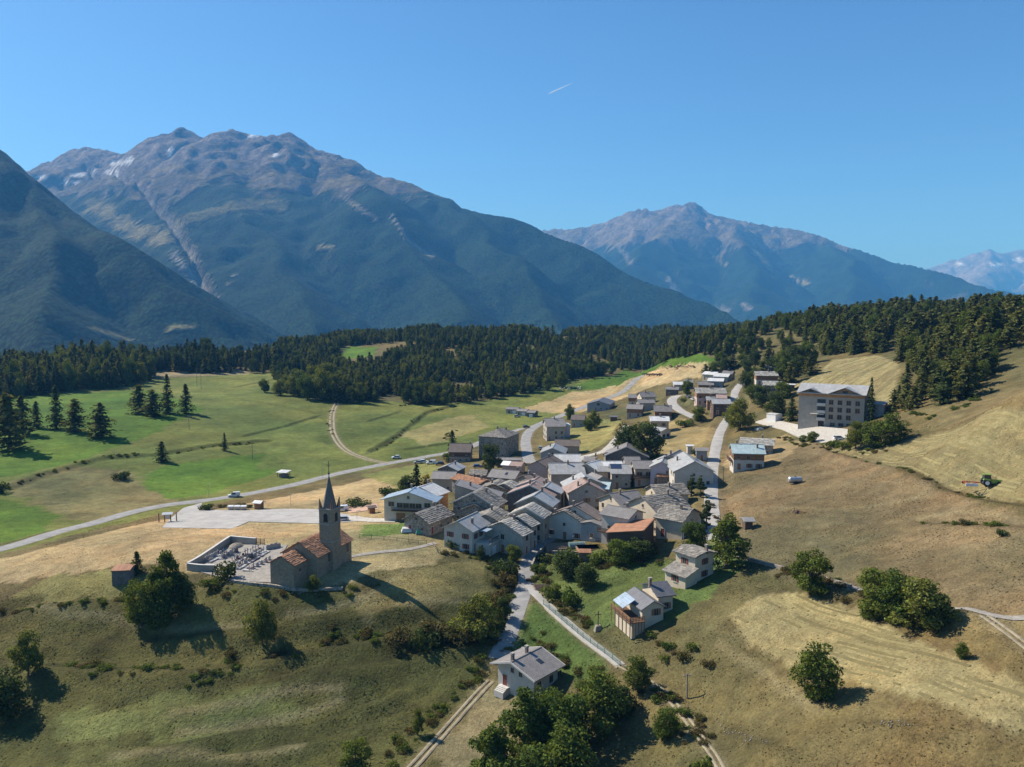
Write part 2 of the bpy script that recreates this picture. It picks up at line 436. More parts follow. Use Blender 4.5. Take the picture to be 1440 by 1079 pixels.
zone([(752,792),(790,768),(900,772),(945,800),(1010,838),(960,850),(900,885),(850,885),(790,856),(765,830)], (0.105, 0.125, 0.036), 1, 0.9)
zone([(738,852),(752,843),(868,938),(856,965),(800,945),(722,910)], (0.085, 0.115, 0.03), 1, 0.9)
zone([(1012,625),(1130,622),(1200,640),(1300,680),(1440,722),(1700,790),(1700,900),(1440,868),(1200,832),(1050,790),(1012,745)], TAN, 1, 0.6)
m_trac = zone([(1168,632),(1240,621),(1330,606),(1440,575),(1700,540),(1700,800),(1440,708),(1300,670)], MOWN * 0.8, 1, 0.1, sharp=True)
zone([(1300,600),(1440,500),(1700,420),(1700,530),(1440,572),(1330,604)], (0.135, 0.112, 0.05), 1, 0.8)
m_back = zone([(1105,546),(1150,528),(1170,506),(1235,500),(1265,512),(1258,560),(1240,580),(1228,550)], MOWN * 1.15, 1, 0.1, sharp=True)
zone([(1025,640),(1060,620),(1100,612),(1130,622),(1100,650),(1010,660)], (0.31, 0.235, 0.12), 0.7, 0.6)
zone([(1012,876),(1030,846),(1070,828),(1124,826),(1200,845),(1300,896),(1440,950),(1440,962),(1290,912),(1190,862),(1120,843),(1075,845),(1045,860),(1034,874),(1060,908),(1150,955),(1250,982),(1330,1002),(1440,1046),(1440,1056),(1325,1012),(1245,990),(1145,962),(1040,912)], (0.098, 0.08, 0.036), 0.9, 0.9)
m_oval = zone([(1026,872),(1040,852),(1075,836),(1120,834),(1190,852),(1290,902),(1440,962),(1700,1050),(1700,1170),(1440,1036),(1330,992),(1250,972),(1150,945),(1090,926),(1050,902)], MOWN, 1, 0.12, sharp=True)
zone([(1010,745),(1050,795),(1000,840),(960,845)], (0.12, 0.16, 0.045), 0.9, 0.9)
zone([(590,1079),(660,1000),(690,970),(725,990),(710,1079),(640,1110)], (0.20, 0.17, 0.09), 0.85, 0.4)
zone([(870,600),(960,590),(1010,605),(1000,640),(930,650),(880,640)], (0.23, 0.19, 0.085), 0.9, 0.6)
zone([(770,615),(830,590),(870,590),(860,620),(800,645)], (0.21, 0.20, 0.07), 0.9, 0.5)
zone([(1300,858),(1440,866),(1440,900),(1370,890)], (0.24, 0.2, 0.09), 0.6, 0.6)
# raked rows in the mown fields
def rows(mask, ang, w, amt, seed):
    u = XX * math.cos(ang) + YY * math.sin(ang); v = -XX * math.sin(ang) + YY * math.cos(ang)
    s = fbm(v / w, u / (w * 14), 3, seed)
    k = 1 + amt * (s - 0.5) * 2
    COLR[mask] *= k[mask][:, None]
# irregular patches everywhere: drier and greener ground
d1 = fbm(XX / 16, YY / 16, 4, 61); d2 = fbm(XX / 45, YY / 45, 3, 75); d3 = fbm(XX / 4, YY / 4, 3, 83)
k = (d1 - 0.5) * 1.2 + (d2 - 0.5) * 0.9
COLR *= (1 + 0.55 * k)[..., None]
COLR[..., 0] *= 1 + 0.35 * (d2 - 0.5) * 2 * 0.6; COLR[..., 1] *= 1 - 0.05 * (d1 - 0.5)
COLR *= (0.86 + 0.28 * d3)[..., None]
COLR *= (1 - 0.25 * sstep(0.62, 0.75, fbm(XX / 7, YY / 7, 3, 91)) * roughness_map)[..., None]
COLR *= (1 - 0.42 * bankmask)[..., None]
def trodden(line, w, c, amt):
    C_ = resample(pts_ground(line), 0.6); lo = C_.min(0) - 3; hi = C_.max(0) + 3
    ix = np.where((GX > lo[0]) & (GX < hi[0]))[0]; iy = np.where((GY > lo[1]) & (GY < hi[1]))[0]
    sx = slice(ix[0], ix[-1] + 1); sy = slice(iy[0], iy[-1] + 1); X = XX[sx, sy]; Y = YY[sx, sy]; best = np.full(X.shape, 1e9)
    for p_ in C_: best = np.minimum(best, (X - p_[0]) ** 2 + (Y - p_[1]) ** 2)
    k_ = amt * np.exp(-best / w ** 2); COLR[sx, sy] = COLR[sx, sy] * (1 - k_[..., None]) + np.array(c) * k_[..., None]
for ln_ in ([(405,864),(470,854),(520,836),(552,816),(575,800)], [(40,855),(90,862),(150,866),(200,878),(280,884),(350,880)], [(240,1003),(330,990),(400,972),(480,966)], [(250,1030),(340,1020),(420,1005),(480,985)], [(160,1062),(260,1058),(340,1064),(420,1050)], [(560,850),(600,842),(660,850)], [(1010,905),(1080,950),(1150,1000)], [(1090,715),(1180,716),(1290,700)], [(1250,735),(1350,720),(1440,735)]):
    trodden(ln_, 0.9, (0.24, 0.205, 0.11), 0.55)
for mk_, br_ in ((m_oval, 1.06), (m_trac, 0.74), (m_back, 0.95)): COLR[mk_] = COLR[mk_] * 0.14 + MOWN * br_ * 0.86
def ang_of(a, b):
    p_, q_ = at_surface(*a), at_surface(*b); return math.atan2(q_[1] - p_[1], q_[0] - p_[0])
rows(m_oval, ang_of((1070, 872), (1380, 975)), 3.6, 0.35, 3); rows(m_trac, ang_of((1220, 636), (1430, 690)), 3.6, 0.35, 5); rows(m_back, ang_of((1150, 542), (1222, 508)), 4.0, 0.5, 8)
COLR[:] = COLR * (1 - 0.45 * roadmask[..., None]) + np.array((0.22, 0.18, 0.10)) * 0.45 * roadmask[..., None]
roughness_map *= (1 - roadmask)
for nm, P, co, mt in lot_polys: roughness_map[inpoly(XX, YY, P)] = 0
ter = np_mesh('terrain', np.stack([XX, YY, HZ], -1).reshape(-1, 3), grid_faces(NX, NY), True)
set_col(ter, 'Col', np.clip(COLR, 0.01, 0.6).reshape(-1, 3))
link('terrain', ter, 'terrain', kind='structure')

# ------------------------------------------------------------------ roads and yards as sheets over the terrain
def road_mesh(C, z, w, lift):
    T = np.gradient(C, axis=0); T /= np.linalg.norm(T, axis=1)[:, None] + 1e-9
    Nn = np.c_[-T[:, 1], T[:, 0]]
    ws = w * (1 + 0.22 * (fbm(np.arange(len(C)) / 4.0, 0 * C[:, 0] + len(C), 3, 4) - 0.5))
    cols = []
    for k in (-0.5, -0.25, 0, 0.25, 0.5):
        cols.append(np.c_[C + Nn * (ws * k)[:, None], z + lift - 0.10 * (abs(k) == 0.5)])
    V = np.stack(cols, 1).reshape(-1, 3)
    V[:, 2] = ground(V[:, 0], V[:, 1]) + lift + 0.08 - 0.09 * np.tile([1, 0, 0, 0, 1], len(C))
    return np_mesh('road', V, grid_faces(len(C), 5)[:, ::-1], True)
for k, (nm, C, z, w, mt) in enumerate(road_lines):
    if mt == 'dirt':
        T_ = np.gradient(C, axis=0); T_ /= np.linalg.norm(T_, axis=1)[:, None] + 1e-9; Nn = np.c_[-T_[:, 1], T_[:, 0]]
        A_ = road_mesh(C + Nn * w * 0.29, z, w * 0.34, 0.03 + 0.006 * k); B_ = road_mesh(C - Nn * w * 0.29, z, w * 0.34, 0.03 + 0.006 * k)
        va = np.array([v_.co[:] for v_ in A_.vertices] + [v_.co[:] for v_ in B_.vertices]); ga = grid_faces(len(C), 5)[:, ::-1]
        link(nm, np_mesh('track', va, np.vstack([ga, ga + 5 * len(C)]), True), mt, kind='structure'); continue
    link(nm, road_mesh(C, z, w, 0.03 + 0.006 * k), mt, kind='structure')
for nm, P, co, mt in lot_polys:
    me = bpy.data.meshes.new(nm)
    zt = P @ co[:2] + co[2] + 0.015
    n = len(P)
    me.from_pydata([(*p, q) for p, q in zip(P, zt)] + [(*p, q - 0.5) for p, q in zip(P, zt)], [], [list(range(n))] + [[i, i + n, (i + 1) % n + n, (i + 1) % n] for i in range(n)])
    link(nm, me, mt, kind='structure')

# ------------------------------------------------------------------ mountains: ridge lines (photo pixel + distance), slopes fall away from them
m, nt, out = new_mat('mountain')
tc = N(nt, 'ShaderNodeTexCoord'); P_ = tc.outputs['Object']
at = N(nt, 'ShaderNodeAttribute', attribute_name='Col'); am = N(nt, 'ShaderNodeAttribute', attribute_name='Forest')
mpv = N(nt, 'ShaderNodeMapping'); mpv.inputs['Scale'].default_value = (1 / 14.0, 1 / 21.0, 1 / 17.0); nt.links.new(P_, mpv.inputs[0])
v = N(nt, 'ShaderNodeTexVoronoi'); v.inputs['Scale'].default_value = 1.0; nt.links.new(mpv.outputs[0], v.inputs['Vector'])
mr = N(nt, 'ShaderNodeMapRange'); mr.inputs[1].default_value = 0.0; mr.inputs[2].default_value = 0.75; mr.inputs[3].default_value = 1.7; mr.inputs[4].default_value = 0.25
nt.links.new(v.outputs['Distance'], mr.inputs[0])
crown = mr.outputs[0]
f2 = noise(nt, P_, 1 / 110.0, 6, 0.7, 0.32, 0.68, 0.62, 1.38)
f4 = noise(nt, P_, 1 / 30.0, 5, 0.75, 0.3, 0.7, 0.5, 1.5)
base = scaled(nt, at.outputs['Color'], f2)
rock = scaled(nt, base, f4)
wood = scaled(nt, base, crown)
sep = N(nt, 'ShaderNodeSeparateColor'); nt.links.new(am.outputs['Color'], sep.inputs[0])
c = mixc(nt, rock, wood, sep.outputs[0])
p = N(nt, 'ShaderNodeBsdfPrincipled'); p.inputs['Roughness'].default_value = 0.95; p.inputs['Specular IOR Level'].default_value = 0.05
nt.links.new(c, p.inputs['Base Color'])
b1 = N(nt, 'ShaderNodeBump'); b1.inputs['Strength'].default_value = 0.25; b1.inputs['Distance'].default_value = 8.0
hm = N(nt, 'ShaderNodeMath', operation='MULTIPLY'); nt.links.new(crown, hm.inputs[0]); nt.links.new(sep.outputs[0], hm.inputs[1])
nt.links.new(hm.outputs[0], b1.inputs['Height'])
b2 = N(nt, 'ShaderNodeBump'); b2.inputs['Strength'].default_value = 1.0; b2.inputs['Distance'].default_value = 70.0
inv = N(nt, 'ShaderNodeMapRange'); inv.inputs[3].default_value = 1.0; inv.inputs[4].default_value = 0.15; nt.links.new(sep.outputs[0], inv.inputs[0])
hm2 = N(nt, 'ShaderNodeMath', operation='MULTIPLY'); nt.links.new(noise(nt, P_, 1 / 120.0, 8, 0.7, 0.2, 0.8), hm2.inputs[0]); nt.links.new(inv.outputs[0], hm2.inputs[1]); nt.links.new(hm2.outputs[0], b2.inputs['Height']); nt.links.new(b1.outputs[0], b2.inputs['Normal'])
nt.links.new(b2.outputs[0], p.inputs['Normal'])
nt.links.new(p.outputs[0], out.inputs[0])

def massif(name, ridges, bounds, step, slope, label_seed, treeline, amp=1.0, floor=-330, ravines=(), snow=(), pale=1.0, screes=(), meadows=()):
    x0, x1, y0, y1 = bounds
    gx = np.arange(x0, x1 + step, step); gy = np.arange(y0, y1 + step, step)
    X, Y = np.meshgrid(gx, gy, indexing='ij')
    wx = X + (fbm(X / 700, Y / 700, 3, label_seed) - 0.5) * 420 * amp
    wy = Y + (fbm(X / 700, Y / 700, 3, label_seed + 50) - 0.5) * 420 * amp
    Z = np.full(X.shape, -1e9); D = np.full(X.shape, 1e9)
    for line, sl in ridges:
        P = np.array([at_y(a, b, d) for a, b, d in line])
        acc = 0.0
        for a, b in zip(P[:-1], P[1:]):
            d2 = b[:2] - a[:2]; L2 = d2 @ d2; L = math.sqrt(L2)
            for UX, UY, first in ((wx, wy, True),):
                t = np.clip(((UX - a[0]) * d2[0] + (UY - a[1]) * d2[1]) / L2, 0, 1)
                dist = np.hypot(UX - a[0] - t * d2[0], UY - a[1] - t * d2[1])
                h = a[2] + (b[2] - a[2]) * t
                s = acc + t * L
                gul = 1 - np.abs(2 * fbm(s / 420, dist / 2600, 3, label_seed + 7) - 1)
                z = h - dist * sl * slope * (0.78 + 0.30 * (1 - np.exp(-dist / 900.0))) - (gul ** 2) * np.minimum(dist * 0.13, 130) * amp
                mk = z > Z
                Z[mk] = z[mk]; D[mk] = dist[mk]
            acc += L
    rid = 1 - np.abs(2 * fbm(X / 380, Y / 380, 5, label_seed + 11) - 1)
    Z = Z + (rid - 0.72) * 115 * amp * sstep(0, 700, D) * (0.5 + 0.5 * sstep(treeline - 300, treeline + 300, Z)) + (fbm(X / 90, Y / 90, 3, label_seed + 3) - 0.5) * 46 * amp * (0.35 + 0.65 * sstep(0, 300, D))
    r2 = 1 - np.abs(2 * fbm(wx / 170, wy / 170, 4, label_seed + 77) - 1)
    Z = Z + (r2 - 0.7) * 52 * amp * sstep(-60, 260, D) * (0.15 + 0.85 * sstep(treeline - 200, treeline + 300, Z))
    r3 = 1 - np.abs(2 * fbm(X / 85, Y / 85, 3, label_seed + 120) - 1)
    Z = Z + (r3 - 0.7) * 55 * amp * np.exp(-(D / 330.0) ** 2) * sstep(treeline, treeline + 450, Z)
    rmask = np.zeros(X.shape)
    for line, wd, dep in ravines:
        P = np.array([at_y(a, b, d) for a, b, d in line])[:, :2]
        best = np.full(X.shape, 1e9)
        for a, b in zip(P[:-1], P[1:]):
            d2 = b - a
            t = np.clip(((X - a[0]) * d2[0] + (Y - a[1]) * d2[1]) / (d2 @ d2), 0, 1)
            best = np.minimum(best, np.hypot(X - a[0] - t * d2[0], Y - a[1] - t * d2[1]))
        kk = np.exp(-(best / wd) ** 2)
        Z -= dep * kk; rmask = np.maximum(rmask, kk)
    Z = np.maximum(Z, floor)
    gxz, gyz = np.gradient(Z, step)
    steep = np.hypot(gxz, gyz)
    n1 = fbm(X / 300, Y / 300, 4, label_seed + 21); n2 = fbm(X / 60, Y / 60, 3, label_seed + 31)
    fo = sstep(50, -40, Z - treeline - (n1 - 0.5) * 420 - (n2 - 0.5) * 200)
    fo *= 1 - sstep(1.1, 1.6, steep) * 0.45
    C = np.empty(X.shape + (3,))
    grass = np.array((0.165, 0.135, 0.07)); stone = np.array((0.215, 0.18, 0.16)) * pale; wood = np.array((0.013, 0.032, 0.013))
    hi = sstep(treeline + 150, treeline + 620, Z + (n1 - 0.5) * 500)
    rockm = np.clip(hi * 0.85 + sstep(0.62, 0.95, steep) * 0.8, 0, 1)
    C[:] = grass * (0.8 + 0.5 * n2[..., None])
    C = C * (1 - rockm[..., None]) + stone * (0.72 + 0.56 * n2[..., None]) * rockm[..., None]
    heath = sstep(0.5, 0.62, fbm(X / 150, Y / 150, 4, label_seed + 90))
    C *= (1 - 0.35 * heath)[..., None]
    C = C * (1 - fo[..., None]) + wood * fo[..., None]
    def patch(px, py, rx, ry, c, sd):
        # a patch marked on the photo: compared in the direction seen, then kept where it lies on the slope
        return None
    U = FPX * X / (Y * math.cos(PITCH) - (Z - CAM_Z) * math.sin(PITCH)) + 720
    V = 539.5 - FPX * ((Z - CAM_Z) * math.cos(PITCH) + Y * math.sin(PITCH)) / (Y * math.cos(PITCH) - (Z - CAM_Z) * math.sin(PITCH))
    for (line, w, c, am_) in list(screes) + list(meadows):
        best = np.full(X.shape, 1e9)
        P = np.array(line, float)
        for a, b in zip(P[:-1], P[1:]):
            d2 = b - a
            t = np.clip(((U - a[0]) * d2[0] + (V - a[1]) * d2[1]) / (d2 @ d2), 0, 1)
            best = np.minimum(best, np.hypot(U - a[0] - t * d2[0], V - a[1] - t * d2[1]))
        kk = sstep(w * 1.25, w * 0.55, best + (n2 - 0.5) * w * 1.6) * am_
        C = C * (1 - kk[..., None]) + np.array(c) * kk[..., None]
        fo = fo * (1 - kk)
    for (px, py, rx, ry) in snow:
        kk = sstep(1.2, 0.8, np.hypot((U - px) / rx, (V - py) / ry) + (n2 - 0.5) * 0.9)
        C = C * (1 - kk[..., None]) + np.array((0.8, 0.82, 0.85)) * kk[..., None]
        fo = fo * (1 - kk)
    kk = rmask * 0.75 * sstep(0.35, 0.6, n2 + rmask * 0.2)
    C = C * (1 - kk[..., None]) + np.array((0.27, 0.255, 0.235)) * kk[..., None]; fo = fo * (1 - kk)
    me = np_mesh(name, np.stack([X, Y, Z], -1).reshape(-1, 3), grid_faces(len(gx), len(gy)), True)
    set_col(me, 'Col', np.clip(C, 0.005, 0.85).reshape(-1, 3))
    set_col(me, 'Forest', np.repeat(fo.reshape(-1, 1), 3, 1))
    return link(name, me, 'mountain', kind='structure')

massif('mountain', [([(-330,60,3600),(-120,160,3700),(0,222,3600),(60,262,3500),(120,302,3400),(200,352,3200),(270,402,3000),(330,468,2750)], 1.0),
                    ([(-120,160,3700),(-140,330,2900),(-100,460,2200)], 0.9), ([(60,262,3500),(70,380,2800),(90,470,2300)], 0.95)],
       (-4200, -300, 1700, 4600), 20, 0.66, 3, 900, 0.8,
       meadows=[([(135,465),(182,478)], 3.5, (0.26,0.25,0.12), 0.9), ([(240,463),(275,461)], 4, (0.27,0.25,0.12), 0.9)])
massif('mountain', [([(20,262,8200),(50,243,8000),(85,226,7900),(115,210,7800),(140,214,7700),(165,217,7600),(190,214,7500),(215,208,7400),(240,193,7300),(265,183,7200),(290,197,7100),(312,192,7000),(335,185,6900),(360,190,6850),(385,188,6800),(410,182,6800),(445,203,6700),(480,216,6600),(520,232,6500),(580,256,6300),(640,280,6100),(700,305,5900),(760,330,5700),(800,345,5500),(880,385,5100),(960,420,4700),(1040,455,4300),(1110,475,3900)], 1.0),
                    ([(335,185,6900),(330,235,6200),(335,285,5500),(365,340,4800),(400,410,4100),(430,470,3500)], 0.9),
                    ([(445,203,6700),(520,270,5700),(575,340,4900),(620,420,4100),(650,480,3400)], 0.9),
                    ([(640,280,6100),(720,360,5000),(790,430,4200),(840,480,3600)], 0.9),
                    ([(265,183,7200),(235,240,6800),(215,300,6300)], 0.95)],
       (-5600, 1900, 2900, 8600), 26, 0.64, 14, 960, 1.0,
       ravines=[([(120,245,7300),(190,310,6300),(240,352,5400),(270,390,4700),(300,430,4000),(345,480,3300)], 20, 90)],
       snow=[(112,246,9,3),(165,229,10,3),(158,242,8,3),(100,257,13,2.4),(60,249,9,2.5),(241,214,4,7),(305,197,5,2),(355,192,9,2.5),(388,219,5,3),(182,225,5,4),(130,240,6,2.5)],
       screes=[([(243,356),(262,380),(285,400),(300,440),(330,470),(350,485)], 3.2, (0.34,0.32,0.30), 0.8), ([(330,385),(305,420),(295,440)], 1.8, (0.40,0.38,0.36), 0.8), ([(550,300),(575,340),(610,362)], 2.2, (0.30,0.26,0.21), 0.8), ([(480,275),(530,310)], 3, (0.28,0.24,0.18), 0.6)],
       meadows=[([(450,348),(468,349)], 3, (0.3,0.26,0.12), 1), ([(130,290),(190,325),(230,335)], 12, (0.24,0.21,0.10), 0.9), ([(240,320),(330,290),(400,290)], 9, (0.21,0.19,0.09), 0.6)])
massif('mountain', [([(700,330,11800),(775,323,11600),(820,320,11400),(870,305,11200),(910,293,11000),(935,299,10900),(980,283,10800),(1010,300,10700),(1060,312,10500),(1110,320,10300),(1150,332,10100),(1200,350,9800),(1260,369,9400),(1330,386,8800),(1400,404,8200),(1500,430,7600)], 1.0),
                    ([(980,283,10800),(930,330,9600),(860,390,8200),(820,450,6900)], 0.95), ([(1010,300,10700),(1060,370,8900),(1090,440,7200)], 0.95), ([(1150,332,10100),(1200,400,8200),(1230,470,6500)], 0.95)],
       (-900, 7200, 5200, 12800), 36, 0.62, 27, 860, 1.15,
       screes=[([(940,392),(953,410)], 3.2, (0.38,0.36,0.34), 0.85), ([(1045,427),(1056,434)], 2.5, (0.32,0.29,0.27), 0.6), ([(1006,432),(1024,438)], 2, (0.30,0.28,0.26), 0.5), ([(870,345),(888,370)], 4, (0.27,0.25,0.23), 0.6)],
       meadows=[([(1000,355),(1020,372)], 3, (0.26,0.22,0.11), 0.8), ([(1060,355),(1085,378)], 4, (0.27,0.23,0.12), 0.8), ([(1110,392),(1135,398)], 3, (0.3,0.26,0.13), 0.8)])
massif('mountain', [([(1200,400,20500),(1270,385,20500),(1300,375,20400),(1340,362,20300),(1365,355,20200),(1385,358,20100),(1397,350,20000),(1410,358,20000),(1440,352,19900),(1500,346,19800),(1600,360,19700)], 1.0),
                    ([(1397,350,20000),(1380,385,18000),(1370,410,16000)], 0.9), ([(1500,346,19800),(1470,400,17000)], 0.9)],
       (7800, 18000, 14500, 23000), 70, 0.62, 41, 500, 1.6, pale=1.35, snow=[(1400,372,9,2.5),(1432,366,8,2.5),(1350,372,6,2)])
# broad valley floor between the terrace and the mountains
vf = bpy.data.meshes.new('valley_floor')
vf.from_pydata([(-30000, -3000, -345), (30000, -3000, -345), (30000, 24500, -345), (-30000, 24500, -345)], [], [(0, 1, 2, 3)])
plain('valley', (0.045, 0.065, 0.028), 0.95, 0.5, 0.004)
link('valley_floor', vf, 'valley', kind='structure')

# ------------------------------------------------------------------ the air: one even, pale blue haze
m, nt, out = new_mat('haze')
pv = N(nt, 'ShaderNodeVolumePrincipled')
pv.inputs['Color'].default_value = (0.12, 0.45, 1.0, 1)
pv.inputs['Absorption Color'].default_value = (0.35, 0.35, 0.35, 1)
pv.inputs['Density'].default_value = 7.5e-5
pv.inputs['Anisotropy'].default_value = 0.0
nt.links.new(pv.outputs[0], out.inputs['Volume'])
hb = bpy.data.meshes.new('haze')
x0, x1, y0, y1, z0, z1 = -31000, 31000, -3500, 25000, -365, 1850
hb.from_pydata([(x0, y0, z0), (x1, y0, z0), (x1, y1, z0), (x0, y1, z0), (x0, y0, z1), (x1, y0, z1), (x1, y1, z1), (x0, y1, z1)], [],
               [(0, 3, 2, 1), (4, 5, 6, 7), (0, 1, 5, 4), (1, 2, 6, 5), (2, 3, 7, 6), (3, 0, 4, 7)])
ho = link('haze', hb, 'haze', kind='stuff')
ho['label'] = 'thin blue haze filling the valley air'
ho['category'] = 'haze'

# ------------------------------------------------------------------ mesh helper for built things
class MB:
    def __init__(self): self.v = []; self.f = []; self.mi = []
    def face(self, vs, mi=0):
        k = len(self.v); self.v += [tuple(p) for p in vs]; self.f.append(list(range(k, k + len(vs)))); self.mi.append(mi)
    def hull(self, bot, top, mi=0, cap=True):
        """prism between two equal-length loops"""
        k = len(self.v); n = len(bot)
        self.v += [tuple(p) for p in bot] + [tuple(p) for p in top]
        for i in range(n):
            j = (i + 1) % n
            self.f.append([k + i, k + j, k + n + j, k + n + i]); self.mi.append(mi)
        if cap:
            self.f.append([k + i for i in range(n)][::-1]); self.mi.append(mi)
            self.f.append([k + n + i for i in range(n)]); self.mi.append(mi)
        return self
    def box(self, x0, x1, y0, y1, z0, z1, mi=0):
        return self.hull([(x0, y0, z0), (x1, y0, z0), (x1, y1, z0), (x0, y1, z0)], [(x0, y0, z1), (x1, y0, z1), (x1, y1, z1), (x0, y1, z1)], mi)
    def bar(self, a, b, w, h=None, mi=0):
        a = Vector(a); b = Vector(b); d = (b - a).normalized(); h = h or w
        s = d.cross(Vector((0, 0, 1)))
        if s.length < 1e-3: s = Vector((1, 0, 0))
        s.normalize(); u = s.cross(d)
        L = [s * (w / 2) * i + u * (h / 2) * j for i, j in ((-1, -1), (1, -1), (1, 1), (-1, 1))]
        return self.hull([a + q for q in L], [b + q for q in L], mi)
    def tube(self, a, b, r0, r1, n=8, mi=0):
        a = Vector(a); b = Vector(b); d = (b - a).normalized()
        s = d.cross(Vector((0, 0, 1)))
        if s.length < 1e-3: s = Vector((1, 0, 0))
        s.normalize(); u = s.cross(d)
        L = [(math.cos(2 * math.pi * i / n), math.sin(2 * math.pi * i / n)) for i in range(n)]
        return self.hull([a + (s * c + u * q) * r0 for c, q in L], [b + (s * c + u * q) * r1 for c, q in L], mi)
    def slab(self, p0, p1, p2, p3, t, mi=0):
        """a flat plate: four corners and a thickness downward"""
        dn = Vector((0, 0, -t))
        return self.hull([Vector(p) + dn for p in (p0, p1, p2, p3)], [Vector(p) for p in (p0, p1, p2, p3)], mi)
    def mesh(self, name, mats, smooth=False):
        me = bpy.data.meshes.new(name); me.from_pydata(self.v, [], self.f)
        mats = mats if isinstance(mats, (list, tuple)) else [mats]
        for q in mats: me.materials.append(MATS[q])
        if len(mats) > 1:
            for p, i in zip(me.polygons, self.mi): p.material_index = i
        if smooth:
            for p in me.polygons: p.use_smooth = True
        return me
    def build(self, name, mats, parent=None, loc=None, smooth=False):
        o = bpy.data.objects.new(name, self.mesh(name, mats, smooth)); col.objects.link(o)
        if parent is not None: o.parent = parent
        if loc is not None: o.location = loc
        return o
def tag(o, label, cat, group=None, kind=None):
    o['label'] = label; o['category'] = cat
    if group: o['group'] = group
    if kind: o['kind'] = kind
    return o
def empty(name, loc, rz=0.0):
    o = bpy.data.objects.new(name, None); o.empty_display_size = 0.5
    o.location = loc; o.rotation_euler = (0, 0, rz); col.objects.link(o); return o
def copy_tree(o, parent=None):
    c = o.copy(); col.objects.link(c)
    if parent is not None: c.parent = parent
    for ch in list(o.children): copy_tree(ch, c)
    return c

# ------------------------------------------------------------------ building materials
def roof_mat(name, c, bw, bh, var, rough, rib=False, metal=0.0, spec=0.3, bump=0.4):
    m, nt, out = new_mat(name)
    tc = N(nt, 'ShaderNodeTexCoord')
    br = N(nt, 'ShaderNodeTexBrick'); br.offset = 0.5
    br.inputs['Scale'].default_value = 1.0; br.inputs['Mortar Size'].default_value = 0.03 if not rib else 0.02
    br.inputs['Brick Width'].default_value = bw; br.inputs['Row Height'].default_value = bh
    br.inputs['Color1'].default_value = (1 - var, 1 - var, 1 - var, 1); br.inputs['Color2'].default_value = (1 + var, 1 + var, 1 + var, 1)
    br.inputs['Mortar'].default_value = (0.6, 0.6, 0.6, 1)
    nt.links.new(tc.outputs['Object'], br.inputs['Vector'])
    f = noise(nt, tc.outputs['Object'], 0.6, 5, 0.65, 0.25, 0.75, 0.78, 1.2)
    oi = N(nt, 'ShaderNodeObjectInfo')
    mr = N(nt, 'ShaderNodeMapRange'); mr.inputs[3].default_value = 0.86; mr.inputs[4].default_value = 1.14
    nt.links.new(oi.outputs['Random'], mr.inputs[0])
    cc = mixc(nt, N_rgb(nt, c), br.outputs['Color'], 1.0, 'MULTIPLY')
    cc = scaled(nt, scaled(nt, cc, f), mr.outputs[0])
    # lichen and run-off stains
    st = noise(nt, tc.outputs['Object'], 0.9, 5, 0.7, 0.52, 0.72, 0, 0.35)
    cc = mixc(nt, cc, (0.16, 0.145, 0.11, 1), st)
    p = N(nt, 'ShaderNodeBsdfPrincipled'); p.inputs['Roughness'].default_value = rough; p.inputs['Metallic'].default_value = metal
    p.inputs['Specular IOR Level'].default_value = spec
    nt.links.new(cc, p.inputs['Base Color'])
    b = N(nt, 'ShaderNodeBump'); b.inputs['Strength'].default_value = bump; b.inputs['Distance'].default_value = 0.06
    nt.links.new(br.outputs['Fac'], b.inputs['Height']); b.invert = True
    nt.links.new(b.outputs[0], p.inputs['Normal'])
    nt.links.new(p.outputs[0], out.inputs[0])
roof_mat('r_lauze', (0.21, 0.19, 0.165), 0.8, 0.55, 0.35, 0.85)
roof_mat('r_slate', (0.215, 0.195, 0.178), 0.6, 0.35, 0.12, 0.55, spec=0.45)
roof_mat('r_slatedark', (0.115, 0.115, 0.125), 0.6, 0.35, 0.12, 0.55, spec=0.45)
roof_mat('r_brown', (0.17, 0.135, 0.115), 0.7, 0.4, 0.15, 0.85)
roof_mat('r_pink', (0.33, 0.235, 0.20), 0.5, 0.35, 0.15, 0.85)
roof_mat('r_tile', (0.33, 0.185, 0.11), 0.45, 0.38, 0.38, 0.9)
roof_mat('r_rust', (0.34, 0.165, 0.09), 0.55, 2.0, 0.16, 0.8)
roof_mat('r_metal', (0.385, 0.37, 0.34), 0.55, 5.0, 0.06, 0.42, True, 0.15, 0.5)
roof_mat('r_white', (0.56, 0.55, 0.52), 0.55, 5.0, 0.06, 0.45, True, 0.0, 0.5)
roof_mat('r_blue', (0.29, 0.36, 0.42), 0.55, 5.0, 0.06, 0.40, True, 0.15, 0.5)
roof_mat('r_teal', (0.42, 0.52, 0.51), 0.55, 2.2, 0.07, 0.42, True, 0.1, 0.5)
roof_mat('r_pale', (0.38, 0.355, 0.31), 0.8, 0.5, 0.22, 0.85)

